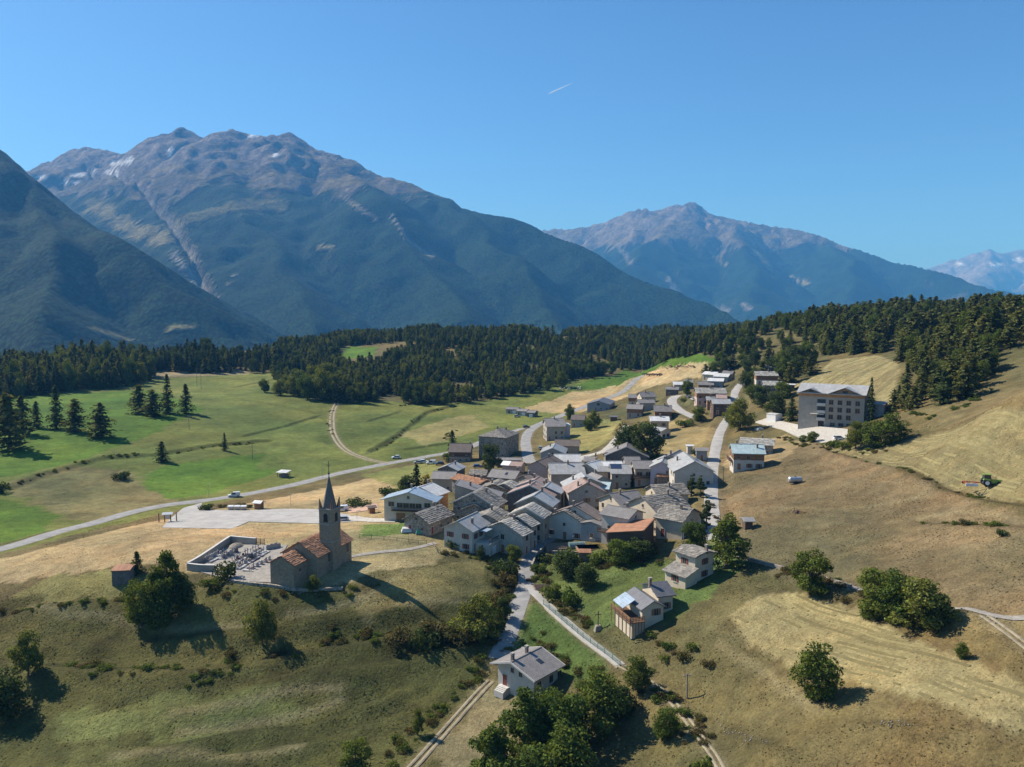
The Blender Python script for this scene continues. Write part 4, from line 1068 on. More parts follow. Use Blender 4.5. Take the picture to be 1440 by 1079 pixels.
H('D', 242, 540, 278, 478, 6.6, 11, 'r_metal', 'w_bluegrey', 'pair gabled house with light grey roof behind the roadside garage', pitch=23, verge=True, chim=((0.6, 0.3),), win='plain')
H('D', 258, 617, 602, 620, 7.0, 9.5, 'r_white', 'w_beige', 'house with bright white studded sheet roof', pitch=24, chim=(), win='plain')
H('D', 186, 732, 636, 727, 8.4, 11.5, 'r_metal', 'w_beige', 'long house with grey blue studded metal roof beside the main street', pitch=26, chim=((0.55, -0.1),), win='plain', garage='garage')
H('D', 42, 706, 242, 626, 8.0, 9, 'r_brown', 'w_pink', 'narrow pink walled house with brown roof on the street corner', pitch=25, chim=((0.7, -0.1),), win='plain')
H('D', 640, 645, 805, 650, 5.4, 8, 'r_slate', 'w_grey', 'low grey house hugging the foot of the gravel lane', pitch=18, chim=((0.9, 0.0),), win='small')
H('D', 672, 735, 842, 690, 7.6, 10, 'r_white', 'w_beige', 'house with dazzling tilted white roof in the heart of the village', pitch=24, chim=((0.9, 0.2),), win='small')
H('D', 870, 708, 1122, 706, 6.6, 7.5, 'r_white', 'w_grey', 'house with narrow white strip roof behind the solar roofed one', pitch=20, chim=(), win='small')
H('D', 806, 768, 962, 770, 6.2, 7, 'r_metal', 'w_beige', 'low brown walled house attached to the left of the solar roofed one', pitch=20, chim=(), win='small')
i30 = H('D', 960, 742, 1234, 745, 7.4, 10.5, 'r_metal', 'w_beige', 'beige house with light metal roof carrying a dark solar patch', pitch=24, chim=(), win='small', door='wood')
MB().slab((-i30['L'] / 2 + 0.3, -2.6, i30['zr'] - 2.6 * i30['tp'] + 0.1), (-i30['L'] / 2 + 4, -2.6, i30['zr'] - 2.6 * i30['tp'] + 0.1), (-i30['L'] / 2 + 4, -0.2, i30['zr'] - 0.2 * i30['tp'] + 0.1), (-i30['L'] / 2 + 0.3, -0.2, i30['zr'] - 0.2 * i30['tp'] + 0.1), 0.06).build('solar_panel', 'solar', i30['ro'])
H('D', 1140, 648, 1346, 648, 6.8, 9.5, 'r_slate', 'w_grey', 'house with flat looking slate roof behind the balcony house', pitch=20, chim=(), win='small')
H('F', 180, 240, 362, 240, 7.8, 9.5, 'r_slate', 'w_beige', 'beige house with open loggia balconies under grey roof', pitch=22, balcony=('-y', 3.0, 3.6), chim=(), win='wide')
H('F', 449, 248, 474, 192, 7.8, 8.5, 'r_metal', 'w_lilac', 'lilac gabled house with pale metal roof', pitch=27, win='plain', chim=((0.8, -0.2),))
H('F', 402, 340, 532, 344, 4.2, 5.5, 'r_tile', 'w_dark', 'small orange tiled woodshed below the lilac house', 'woodshed', pitch=20, nowin=True, chim=())
H('F', 742, 246, 640, 160, 8.6, 13.5, 'r_metal', 'w_white', 'large white gabled house at the bend of the concrete lane', pitch=27, win='plain', verge=False, chim=((0.6, 0.5),), skylight=2)
H('F', 520, 190, 612, 142, 8.2, 9, 'r_slate', 'w_grey', 'slate roofed house with tall dark chimney behind the lilac one', pitch=24, chim=((0.1, 0.0),), win='plain')
H('F', 742, 122, 866, 126, 4.4, 6.5, 'r_slate', 'w_bluegrey', 'small blue grey garage casting shade on the concrete lane', 'garage', pitch=12, win='small', chim=(), cat='garage')
H('F', 662, 95, 732, 96, 3.6, 4, 'r_white', 'w_white', 'tiny white cabin beside the lane garage', 'cabin', pitch=10, nowin=True, chim=())
H('F', 345, 455, 642, 438, 6.6, 10, 'r_lauze', 'w_cream', 'long low house with dark slab roof and cream gable', pitch=25, win='small', chim=((0.5, -0.3),))
H('F', 266, 558, 575, 512, 9.4, 15, 'r_lauze', 'w_cream', 'biggest slab roofed farmhouse with cream rubble gable', 'farmhouse', pitch=27, win='small', chim=((0.7, -0.1),))
H('F', 470, 622, 735, 668, 7.4, 11.5, 'r_lauze', 'w_cream', 'slab roofed cream barn wing with red shutters above the gardens', 'barn', pitch=24, win='red', chim=((0.65, -0.2),), door='red')
H('E', 780, 306, 1130, 262, 8.4, 13, 'r_slate', 'w_cream', 'house with smooth slate roof, big black chimney and cream gable', pitch=23, chim=((0.32, -0.12),), win='plain')
H('E', 200, 526, 325, 464, 8.0, 12.5, 'r_lauze', 'w_white', 'white house with slab roof and orange window frames on the street corner', pitch=25, win='brown', chim=((0.2, 0.5),))
H('E', 336, 462, 455, 410, 8.6, 15, 'r_brown', 'w_white', 'house with wide smooth brown grey roof behind the corner house', pitch=22, chim=((0.2, 0.1),), win='plain')
H('E', 545, 662, 620, 618, 5.4, 7, 'r_slate', 'w_bluegrey', 'small blue grey annex house with garage above the vegetable garden', 'annex', pitch=14, win='small', chim=(), garage='garage', cat='annex')
H('E', 760, 447, 1140, 512, 8.8, 9, 'r_slate', 'w_white', 'white two storey house with reddish balcony above the paved terrace', pitch=20, balcony=('-y', 2.8, 4.5), chim=((0.6, 0.2),), win='plain')
H('E', 1210, 775, 1350, 622, 6.2, 9, 'r_rust', 'wood_dark', 'timber barn under a rusty orange sheet roof', 'barn', wl=9.5, wr=0.15, pitch=9, chim=(), nowin=True)
H('E', 500, 170, 424, 102, 9.6, 12, 'r_pink', 'w_grey', 'grey gabled house with purple brown roof and tall twin chimneys', pitch=27, chim=((0.1, -0.12), (0.2, 0.4)), win='brown')
H('E', 482, 90, 428, 36, 9.0, 14, 'r_metal', 'w_grey', 'house with pale slate blue roof behind the purple brown roof', pitch=24, chim=((0.4, 0.5),), win='plain')
H('E', 622, 152, 805, 163, 6.0, 7.5, 'r_teal', 'w_grey', 'low house with pale teal roof beside the purple brown roof', pitch=22, chim=(), win='small')
H('E', 560, 38, 700, 90, 7.2, 9, 'r_slate', 'w_grey', 'slate roofed house wedged behind the pale teal roof', pitch=22, chim=((0.2, 0.1),), win='small')
H('H', 190, 305, 268, 260, 6.4, 15, 'r_slatedark', 'w_bluegrey', 'dark blue workshop with wide roof standing beside the main road', 'workshop', pitch=16, chim=(), win='wide', garage='whitegarage')
H('H', 335, 488, 442, 491, 2.8, 4, 'r_slatedark', 'wood_dark', 'little dark shed alone on the grass near the workshop', 'shed', pitch=16, nowin=True, chim=())
H('H', 558, 345, 766, 352, 6.6, 9.5, 'r_slate', 'w_grey', 'chalet with brown timber upper floor, lowest of the cluster above the road', 'chalet', pitch=23, clad='wood', win='plain', chim=())
H('H', 572, 215, 692, 218, 6.8, 9.5, 'r_slate', 'w_cream', 'chalet with slate roof, closest of the cluster to the curving main road', 'chalet', pitch=23, clad='wood', win='plain', chim=())
H('H', 702, 192, 900, 190, 7.2, 11, 'r_slate', 'w_cream', 'chalet with dormer and cream gable at the back of the cluster', 'chalet', pitch=25, win='plain', chim=((0.4, -0.1),))
H('H', 682, 285, 896, 283, 6.2, 8.5, 'r_slate', 'w_grey', 'chalet with pale slate roof in the middle of the cluster', 'chalet', pitch=22, win='plain', chim=((0.5, 0.1),))
H('H', 890, 358, 1126, 362, 7.4, 11, 'r_slate', 'w_grey', 'timber clad chalet with brown gable beside the turning place', 'chalet', pitch=25, clad='wood', win='plain', chim=((0.6, -0.05),), balcony=('-y', 2.6, 3.5))
H('H', 836, 497, 1088, 500, 7.4, 9, 'r_white', 'w_beige', 'beige house with white roof just behind the large dark trees', pitch=20, win='brown', chim=((0.55, -0.1),))
H('H', 900, 628, 1062, 650, 4.8, 7.5, 'r_metal', 'w_white', 'white annex with low metal roof below the white roofed house', 'annex', pitch=14, win='wide', chim=(), cat='annex')
H('D', 1180, 524, 1186, 470, 7.6, 17, 'r_slate', 'w_dark', 'dark gabled house at the foot of the large dark trees', pitch=24, verge=True, chim=((0.3, 0.4),), win='small')
H('D', 905, 600, 1346, 585, 4.8, 7.5, 'r_brown', 'w_stone', 'long low stone outbuilding with reddish weathered roof', 'outbuilding', pitch=22, nowin=True, chim=())
FAR = [('G', 640, 200, 812, 210, 6.4, 9, 'r_white', 'w_cream', 'cream chalet with bright white roof at the top end of the hamlet'),
 ('G', 772, 222, 966, 230, 6.4, 9, 'r_white', 'w_bluegrey', 'chalet with long white roof below the wooded verge'),
 ('G', 872, 190, 1012, 195, 6.4, 9, 'r_slate', 'w_grey', 'chalet with grey slate roof half hidden behind the long white roof'),
 ('G', 682, 282, 888, 288, 6.2, 8, 'r_white', 'w_bluegrey', 'blue grey house with smaller white roof in front of the long white roof'),
 ('G', 142, 392, 316, 396, 5.4, 8, 'r_slate', 'w_dark', 'low slate roofed chalet overlooking the straw coloured field'),
 ('G', 232, 330, 366, 331, 6.0, 9, 'r_white', 'w_beige', 'chalet with pale sheet roof beside a round bush'),
 ('G', 378, 302, 502, 305, 6.2, 9, 'r_slate', 'w_dark', 'dark chalet behind the round bush'),
 ('G', 542, 328, 752, 331, 6.2, 8.5, 'r_slate', 'w_bluegrey', 'slate grey chalet directly behind the big beige roof'),
 ('G', 512, 408, 902, 412, 8.2, 12, 'r_pale', 'w_pink', 'big chalet with beige roof and reddish brown walls'),
 ('G', 782, 492, 926, 496, 6.4, 8, 'r_pink', 'wood', 'chalet with pinkish roof tucked behind the dark fronted one'),
 ('G', 652, 518, 772, 520, 6.0, 8, 'r_metal', 'wood', 'chalet with short light grey roof beside the dark fronted one'),
 ('G', 716, 548, 962, 550, 7.2, 10, 'r_metal', 'wood_dark', 'dark fronted chalet with grey roof beside the big round tree')]
for (k_, a, b, c_, d, h_, w_, r_, wl_, lab) in FAR:
    H(k_, a, b, c_, d, h_, w_, r_, wl_, lab, 'chalet', pitch=21, win='plain', chim=((0.5, -0.1),) if len(HOUSES) % 2 else (), clad='wood' if 'beige roof' in lab else None)
H('I', 346, 147, 463, 148, 7.4, 10, 'r_pale', 'w_grey', 'uppermost pale roofed house under the pine wood', pitch=24, win='plain', chim=())
H('I', 292, 202, 449, 204, 7.0, 10, 'r_pale', 'w_white', 'white house with pale slab roof and brown eaves beside the upper bend', pitch=22, win='plain', clad='wood', chim=((0.6, -0.1),))
H('I', 346, 268, 476, 270, 6.4, 9, 'r_pale', 'w_grey', 'pale roofed house lowest of the three beside the upper bend', pitch=22, win='plain', chim=())
H('I', 386, 312, 440, 316, 3.6, 5, 'r_brown', 'wood_grey', 'small brown shed among the trees by the upper bend', 'shed', pitch=18, nowin=True, chim=())
# open carport
H('I', 506, 285, 571, 287, 3.4, 5, 'r_white', 'wood_dark', 'small carport with white roof behind the apartment block', 'carport', pitch=8, nowin=True, chim=(), cat='carport')
H('I', 396, 482, 459, 490, 3.4, 4.6, 'r_white', 'white', 'plain white site cabin on the gravel forecourt', 'cabin', pitch=5, nowin=True, chim=(), cat='cabin', over=0.1)
H('I', 196, 648, 430, 660, 5.6, 9.5, 'r_pale', 'w_stone', 'low stone barn with pale slab roof behind the teal roofed chalet', 'barn', pitch=20, win='small', chim=((0.65, 0.15),))
H('I', 130, 692, 356, 697, 7.8, 10, 'r_teal', 'w_white', 'chalet with pale teal tiled roof, timber upper floor and white base in the meadow', 'chalet', pitch=25, clad='wood', win='brown', chim=((0.2, 0.1), (0.78, -0.35)), balcony=('-x', 2.7, 3.0))
i74 = H('J', 800, 112, 1035, 186, 6.4, 7, 'r_lauze', 'w_cream', 'cream split level house with lean-to roof in front of a big tree', pitch=13, win='red', chim=((0.9, 0.2),))
q = i74; rt = q['root']
ya = -q['yr']; lt = MB().hull([(q['x0'] + 0.3, y, z) for y, z in ((ya - 3.6, -3), (ya - 0.02, -3), (ya - 0.02, 3.2), (ya - 3.6, 2.1))], [(q['x1'] + 0.6, y, z) for y, z in ((ya - 3.6, -3), (ya - 0.02, -3), (ya - 0.02, 3.2), (ya - 3.6, 2.1))])
lt.build('lean_to_wall', 'w_cream', rt)
MB().slab((q['x0'] - 0.2, ya - 4.1, 2.12), (q['x1'] + 1.1, ya - 4.1, 2.12), (q['x1'] + 1.1, ya - 0.03, 3.4), (q['x0'] - 0.2, ya - 0.03, 3.4), 0.16).build('lean_to_roof', 'r_lauze', rt)
put('window', WIN['red'], rt, 0.4, ya - 3.6, 1.05, '-y')
i75 = H('J', 440, 500, 632, 478, 5.2, 8, 'r_slatedark', 'w_cream', 'cream bungalow with dark roof, timber deck and tilted blue canopy', 'bungalow', pitch=22, win='brown', chim=((0.04, -0.15),), door=None)
q = i75; rt = q['root']
MB().hull([(x, y, -3) for x, y in ((q['x0'] - 4.6, -5.6), (q['x0'] - 0.03, -5.6), (q['x0'] - 0.03, 2.5), (q['x0'] - 4.6, 2.5))], [(x, y, 2.3) for x, y in ((q['x0'] - 4.6, -5.6), (q['x0'] - 0.03, -5.6), (q['x0'] - 0.03, 2.5), (q['x0'] - 4.6, 2.5))]).build('wing_wall', 'w_cream', rt)
gz_ = MB(); gz_.face([(q['x0'] - 4.6, -5.6, 2.3), (q['x0'] - 0.03, -5.6, 2.3), (q['x0'] - 2.3, -5.6, 3.5)]); gz_.build('wing_gable', 'w_cream', rt)
MB().slab((q['x0'] - 5.1, -6.1, 2.2), (q['x0'] - 2.3, -6.1, 3.75), (q['x0'] - 2.3, 2.5, 3.75), (q['x0'] - 5.1, 2.5, 2.2), 0.16).slab((q['x0'] - 2.3, -6.1, 3.75), (q['x0'] + 0.5, -6.1, 2.2), (q['x0'] + 0.5, 2.5, 2.2), (q['x0'] - 2.3, 2.5, 3.75), 0.16).build('wing_roof', 'r_slatedark', rt)
put('window', WIN['brown'], rt, q['x0'] - 1.6, -5.6, 1.3, '-y')
dk = MB().box(q['x0'] - 7.8, q['x0'] - 4.7, -6.8, 1.6, 0.05, 0.22); dko = dk.build('deck', 'wood', rt); MB().box(q['x0'] - 7.2, q['x0'] - 4.62, -6.3, 1.2, -3.2, 0.04).build('deck_wall', 'w_cream', rt)
rl = MB()
for (a, b) in (((q['x0'] - 7.8, -6.8), (q['x0'] - 7.8, 1.6)), ((q['x0'] - 7.8, -6.8), (q['x0'] - 4.7, -6.8))):
    for zz in (0.6, 0.9, 1.2): rl.bar((*a, zz), (*b, zz), 0.06, 0.12)
    for i in range(6): f = i / 5; rl.box(a[0] + (b[0] - a[0]) * f - 0.06, a[0] + (b[0] - a[0]) * f + 0.06, a[1] + (b[1] - a[1]) * f - 0.06, a[1] + (b[1] - a[1]) * f + 0.06, -2.6, 1.25)
rl.build('railing', 'wood', dko)
cp_ = MB().slab((q['x0'] - 7.6, -3.2, 1.9), (q['x0'] - 4.9, -3.2, 3.3), (q['x0'] - 4.9, 1.4, 3.3), (q['x0'] - 7.6, 1.4, 1.9), 0.1)
cpo = cp_.build('canopy', 'r_blue', rt)
pp = MB()
for x, y, z in ((-7.4, -3, 1.8), (-7.4, 1.2, 1.8)): pp.box(q['x0'] + x - 0.06, q['x0'] + x + 0.06, y - 0.06, y + 0.06, 0.2, z)
pp.build('canopy_post', 'wood', cpo)
i76 = H('K', 430, 462, 818, 268, 6.0, 10.5, 'r_slate', 'w_white', 'white house with grey two pitch roof and white steps where the street ends', pitch=18, wl=5.0, wr=5.8, win='plain', chim=((0.12, 0.08), (0.6, 0.12)), skylight=1, over=1.0, nowin=True, verge=True)
q = i76; rt = q['root']
put('door', DOOR['red'], rt, q['x0'], 2.2, 0.55, '-x'); put('window', WIN['small'], rt, q['x0'], 0.4, 4.0, '-x'); put('window', WIN['small'], rt, q['x0'], -1.6, 3.8, '-x')
st = MB()
for i in range(4): st.box(q['x0'] - 0.6 - 0.32 * (i + 1), q['x0'] - 0.02 if i == 0 else q['x0'] - 0.6 - 0.32 * i - 0.002, 1.1, 3.3, -1.2, 0.5 - 0.17 * i)
st.build('steps', 'trim', rt)
for x in (-2, 1.5, 4): put('window', WIN['plain'], rt, x, -q['yr'], 2.2, '-y')
for x in (-2.5, 2.5): put('window', WIN['plain'], rt, x, q['yl'], 2.2, '+y')
# small sheds
H('T', 78, 592, 182, 588, 3.2, 5, 'r_rust', 'w_dark', 'square stone hut with rusty sheet roof beside the churchyard trees', 'hut', pitch=8, nowin=True, chim=(), over=0.2)
H('V', 140, 404, 186, 404, 2.8, 3.6, 'r_metal', 'wood_dark', 'tiny dark shed in the dry meadow beside the big birch', 'shed', pitch=20, nowin=True, chim=())
H('M', 640, 205, 822, 208, 2.6, 3.4, 'r_rust', 'wood_grey', 'garden shed with rusty and white sheet roof among the bushes', 'shed', pitch=10, nowin=True, chim=())
H('T', 826, 240, 872, 243, 3.0, 3.4, 'r_white', 'wood', 'small wooden kiosk with white roof at the edge of the parking lot', 'kiosk', pitch=22, nowin=True, chim=(), cat='kiosk')
H('X', 1262, 132, 1298, 128, 2.6, 3.0, 'r_brown', 'wood', 'little brown shelter beside the boules court', 'shelter', pitch=18, nowin=True, chim=(), cat='shelter')

# ------------------------------------------------------------------ apartment block
pa = at_surface(*zp('I', 586, 596)); pb = at_surface(*zp('I', 1028, 612))
pa = pa[:2]; pb = at_y(*zp('I', 1028, 612), pa[1] - 12.0)[:2]
d = pb - pa; L = float(np.linalg.norm(d)); rz = math.atan2(d[1], d[0]); W = 15.0
cc = (pa + pb) / 2 + np.array([-math.sin(rz), math.cos(rz)]) * W / 2
gz = float(ground(*((pa + pb) / 2))) - 0.1
ap = empty('apartment_block', (cc[0], cc[1], gz), rz); HOUSES.append((cc[0], cc[1], 17))
hx = L / 2; hy = W / 2; EH = 12.2
MB().box(-hx, hx, -hy, hy, -3, EH).build('wall', 'w_concrete', ap)
MB().box(-hx - 0.04, hx * 0.78, -hy - 0.04, -hy + 0.3, -2.9, 2.9).build('plinth', 'w_grey', ap)
cl = MB().box(-hx - 0.05, hx + 0.05, -hy - 0.05, hy + 0.05, EH - 0.3, EH + 1.5)
cl.build('upper_cladding', 'wood_orange', ap)
RZ = EH + 4.2
rf = MB().slab((-hx - 0.7, -hy - 1.2, EH + 1.2), (hx + 0.7, -hy - 1.2, EH + 1.2), (hx + 0.7, 0, RZ), (-hx - 0.7, 0, RZ), 0.25).slab((-hx - 0.7, 0.003, RZ), (hx + 0.7, 0.003, RZ), (hx + 0.7, hy + 1.2, EH + 1.2), (-hx - 0.7, hy + 1.2, EH + 1.2), 0.25)
rfo = rf.build('roof', 'r_metal', ap)
for gx, gw, gh in ((-hx * 0.62, 4.2, 1.7), (hx * 0.42, 6.0, 2.5)):
    zb = EH + 1.25; yb = -hy - 1.25; yk = yb + gh / ((RZ - EH - 1.2) / (hy + 1.2)) + 0.4
    g = MB().slab((gx - gw, yb - 0.15, zb), (gx, yb - 0.15, zb + gh), (gx, yk, zb + gh), (gx - gw, yb + 0.4, zb + 0.05), 0.2).slab((gx, yb - 0.15, zb + gh), (gx + gw, yb - 0.15, zb), (gx + gw, yb + 0.4, zb + 0.05), (gx, yk, zb + gh), 0.2)
    g.build('roof_gable', 'r_metal', rfo)
    fc = MB(); fc.hull([(gx - gw * 0.85, -hy - 0.3, zb - 0.3), (gx + gw * 0.85, -hy - 0.3, zb - 0.3), (gx, -hy - 0.3, zb + gh - 0.35)], [(gx - gw * 0.85, -hy + 0.6, zb - 0.3), (gx + gw * 0.85, -hy + 0.6, zb - 0.3), (gx, -hy + 0.6, zb + gh - 0.35)])
    fc.build('gable_front', 'wood_orange', ap)
    MB().box(gx - 0.9, gx + 0.9, -hy - 0.36, -hy - 0.31, zb - 0.1, zb + gh * 0.45).build('gable_window', 'glass', ap)
big = MB().box(-0.75, 0.75, -0.06, 0.02, -0.85, 0.85, 0)
for x0_, x1_, z0_, z1_ in ((-0.87, -0.75, -0.97, 0.97), (0.75, 0.87, -0.97, 0.97), (-0.75, 0.75, 0.85, 0.97), (-0.75, 0.75, -0.97, -0.85), (-0.04, 0.04, -0.85, 0.85)): big.box(x0_, x1_, -0.1, 0.02, z0_, z1_, 1)
BIGW = big.mesh('window', ['glass', 'wood_orange'])
for s, zz in enumerate((10.0, 7.2, 4.4)):
    for i in range(4):
        if s == 2 and i == 3: continue
        put('window', BIGW, ap, hx * (-0.02 + 0.265 * i) + 0.3, -hy, zz, '-y')
    lg = MB().box(-1.5, 1.5, -0.05, 0.02, -1.2, 1.1, 0).box(-1.6, 1.6, -1.0, -0.06, -1.35, -1.2, 1).box(-1.6, 1.6, -1.0, -0.92, -1.2, -0.3, 1)
    o = put('loggia', lg.mesh('loggia', ['glass', 'trim']), ap, -hx * 0.29, -hy, zz - 0.1, '-y')
for i, xx in enumerate((0.06, 0.32, 0.56)): put('window', WIN['wide'], ap, hx * xx, -hy - 0.05, 1.5, '-y')
put('entrance_door', door_mesh(2.2, 2.5, 'dark'), ap, -hx * 0.29, -hy - 0.05, 0.1, '-y')
for zz in (4.4, 7.2, 10):
    for yy in (-4, 0, 4): put('window', BIGW, ap, hx, yy, zz, '+x')
for xx in (-0.7, -0.3, 0.1, 0.5): 
    for zz in (4.4, 7.2, 10): put('window', BIGW, ap, hx * xx, hy, zz, '+y')
MB().box(-hx * 0.62, -hx * 0.2, -hy - 1.2, -hy - 0.01, 5.2, 5.4).build('canopy', 'trim', ap)
MB().box(hx + 0.02, hx + 6.5, -hy + 2.5, hy, -3, 9.6).build('side_wing', 'w_bluegrey', ap)
MB().box(hx + 0.02, hx + 6.8, -hy + 2.2, hy + 0.3, 9.62, 9.9).build('wing_roof', 'r_slate', ap)
tag(ap, 'four storey concrete apartment block with timber gables and pale metal roof', 'building')

# ------------------------------------------------------------------ church
a = at_surface(*zp('L', 225, 690), 8.2); b = at_surface(*zp('L', 520, 562), 8.2)
d = b[:2] - a[:2]; L = float(np.linalg.norm(d)); rz = math.atan2(d[1], d[0]); c = (a[:2] + b[:2]) / 2
gz = float(ground(*c)); zr = float(a[2] + b[2]) / 2 - gz
ch = empty('church', (c[0], c[1], gz), rz); HOUSES.append((c[0], c[1], 9))
hw = 5.0; tp = 0.62; x0, x1 = -L / 2, L / 2
prof = [(-hw + 0.4, -3), (hw - 0.4, -3), (hw - 0.4, zr - (hw - 0.4) * tp - 0.25), (0, zr - 0.25), (-hw + 0.4, zr - (hw - 0.4) * tp - 0.25)]
MB().hull([(x0 + 0.3, y, z) for y, z in prof], [(x1 - 0.3, y, z) for y, z in prof]).build('nave_wall', 'w_church', ch)
ze = zr - hw * tp
nr = MB().slab((x0, -hw, ze), (x1, -hw, ze), (x1, 0, zr), (x0, 0, zr), 0.2).slab((x0, 0.003, zr), (x1, 0.003, zr), (x1, hw, ze), (x0, hw, ze), 0.2).build('nave_roof', 'r_tile', ch)
rng = random.Random(5); V = []; F = []; C = []
for side in (-1, 1):
    v, f, cc = stone_slabs(ch, L, hw, zr, ze, side, rng, 0.62); o = len(V); V += v; F += [[i + o for i in q] for q in f]; C += cc
me = bpy.data.meshes.new('roof_tiles'); me.from_pydata(V, [], F); me.materials.append(MATS['s_tile']); set_col(me, 'Col', np.array(C))
so = bpy.data.objects.new('roof_tiles', me); col.objects.link(so); so.parent = nr; so['kind'] = 'stuff'
# choir (lower gabled block in front)
cl_ = 5.2; chw = 3.4; czr = 5.6; cze = czr - chw * 0.55; cy = 1.0
prof = [(cy - chw + 0.3, -3), (cy + chw - 0.3, -3), (cy + chw - 0.3, cze - 0.05), (cy, czr - 0.25), (cy - chw + 0.3, cze - 0.05)]
MB().hull([(x0 - cl_ + 0.25, y, z) for y, z in prof], [(x0 + 0.29, y, z) for y, z in prof]).build('choir_wall', 'w_church', ch)
cr = MB().slab((x0 - cl_, cy - chw, cze), (x0 + 0.28, cy - chw, cze), (x0 + 0.28, cy, czr), (x0 - cl_, cy, czr), 0.2).slab((x0 - cl_, cy + 0.003, czr), (x0 + 0.28, cy + 0.003, czr), (x0 + 0.28, cy + chw, cze), (x0 - cl_, cy + chw, cze), 0.2).build('choir_roof', 'r_tile', ch)
V = []; F = []; C = []
for side in (-1, 1):
    v, f, cc = stone_slabs(ch, cl_ + 0.2, chw, czr, cze, side, rng, 0.62); o = len(V)
    V += [(p[0] + x0 - cl_ / 2 + 0.1, p[1] + cy, p[2]) for p in v]; F += [[i + o for i in q] for q in f]; C += cc
me = bpy.data.meshes.new('roof_tiles'); me.from_pydata(V, [], F); me.materials.append(MATS['s_tile']); set_col(me, 'Col', np.array(C))
so = bpy.data.objects.new('roof_tiles', me); col.objects.link(so); so.parent = cr; so['kind'] = 'stuff'
for x in (-0.3, 0.72):
    put('window', win_mesh(0.9, 2.2), ch, L / 2 * x, -hw + 0.4, 2.9, '-y')
for x in (-0.6, 0, 0.6): put('window', win_mesh(0.9, 2.2), ch, L / 2 * x, hw - 0.4, 2.9, '+y')
put('window', WIN['small'], ch, x0 - cl_ / 2, cy - chw + 0.3, 2.0, '-y')
put('door', door_mesh(1.5, 2.6, 'wood_dark'), ch, x1 - 0.3, 0, 0, '+x')
# tower on the right flank
tw = 1.75; tx = -0.5; ty = -hw + 1.25; TH = 14.0
tower = MB().box(tx - tw, tx + tw, ty - tw, ty + tw, -3, TH).build('tower', 'w_church', ch)
for zz in (6.3, 10.4, TH - 0.1): MB().box(tx - tw - 0.12, tx + tw + 0.12, ty - tw - 0.12, ty + tw + 0.12, zz, zz + 0.22).build('string_course', 'stone', tower)
ab = MB(); n = 8
pr = [(-0.55, 0), (0.55, 0), (0.55, 1.5)] + [(0.55 * math.cos(math.pi * i / n), 1.5 + 0.55 * math.sin(math.pi * i / n)) for i in range(1, n)] + [(-0.55, 1.5)]
ab.hull([(x, -0.04, z) for x, z in pr], [(x, 0.05, z) for x, z in pr])
arch = ab.mesh('belfry_opening', 'dark')
for face, x, y in (('-y', tx, ty - tw), ('+y', tx, ty + tw), ('-x', tx - tw, ty), ('+x', tx + tw, ty)): put('belfry_opening', arch, tower, x, y, 11.0, face)
sp = MB(); n = 8; r0 = 1.7; H0 = TH + 0.12; H1 = TH + 7.6
ring = [(tx + r0 * math.cos(2 * math.pi * (i + .5) / n), ty + r0 * math.sin(2 * math.pi * (i + .5) / n), H0 + 0.02) for i in range(n)]
ring2 = [(tx + 0.08 * math.cos(2 * math.pi * (i + .5) / n), ty + 0.08 * math.sin(2 * math.pi * (i + .5) / n), H1) for i in range(n)]
sp.hull(ring, ring2); spo = sp.build('spire', 'spire_stone', tower)
for sx in (-1, 1):
    for sy in (-1, 1):
        pn = MB(); bx, by = tx + sx * (tw - 0.3), ty + sy * (tw - 0.3)
        pn.hull([(bx - .34, by - .34, H0), (bx + .34, by - .34, H0), (bx + .34, by + .34, H0), (bx - .34, by + .34, H0)], [(bx + sx * .2 - .05, by + sy * .2 - .05, H0 + 2.3), (bx + sx * .2 + .05, by + sy * .2 - .05, H0 + 2.3), (bx + sx * .2 + .05, by + sy * .2 + .05, H0 + 2.3), (bx + sx * .2 - .05, by + sy * .2 + .05, H0 + 2.3)])
        pn.build('pinnacle', 'r_tile', tower)
cx = MB().bar((tx, ty, H1 - 0.1), (tx, ty, H1 + 3.4), 0.11).bar((tx - 0.7, ty, H1 + 2.4), (tx + 0.7, ty, H1 + 2.4), 0.10).tube((tx, ty, H1 + 0.3), (tx, ty, H1 + 0.75), 0.22, 0.22)
cx.build('cross', 'iron', spo)
tag(ch, 'stone village church with orange tiled roof and pointed bell tower', 'church')

# ------------------------------------------------------------------ foliage
def leaf_mat(name, c, c2, tr=0.3):
    m, nt, out = new_mat(name)
    tc = N(nt, 'ShaderNodeTexCoord'); oi = N(nt, 'ShaderNodeObjectInfo'); at = N(nt, 'ShaderNodeAttribute', attribute_name='Col')
    cc = mixc(nt, (*c, 1), (*c2, 1), oi.outputs['Random'])
    cc = mixc(nt, cc, at.outputs['Color'], 1.0, 'MULTIPLY')
    d = N(nt, 'ShaderNodeBsdfDiffuse'); t = N(nt, 'ShaderNodeBsdfTranslucent'); mx = N(nt, 'ShaderNodeMixShader'); mx.inputs[0].default_value = tr
    nt.links.new(cc, d.inputs[0]); nt.links.new(mixc(nt, cc, (1.25, 1.15, 0.6, 1), 1.0, 'MULTIPLY'), t.inputs[0])
    nt.links.new(d.outputs[0], mx.inputs[1]); nt.links.new(t.outputs[0], mx.inputs[2]); nt.links.new(mx.outputs[0], out.inputs[0])
leaf_mat('leaf_broad', (0.125, 0.155, 0.036), (0.085, 0.125, 0.03))
leaf_mat('leaf_pale', (0.16, 0.175, 0.045), (0.14, 0.165, 0.045))
leaf_mat('leaf_gold', (0.26, 0.21, 0.035), (0.24, 0.2, 0.035))
leaf_mat('leaf_dark', (0.075, 0.10, 0.034), (0.06, 0.085, 0.03), 0.2)
leaf_mat('leaf_conifer', (0.085, 0.105, 0.036), (0.055, 0.078, 0.028), 0.25)
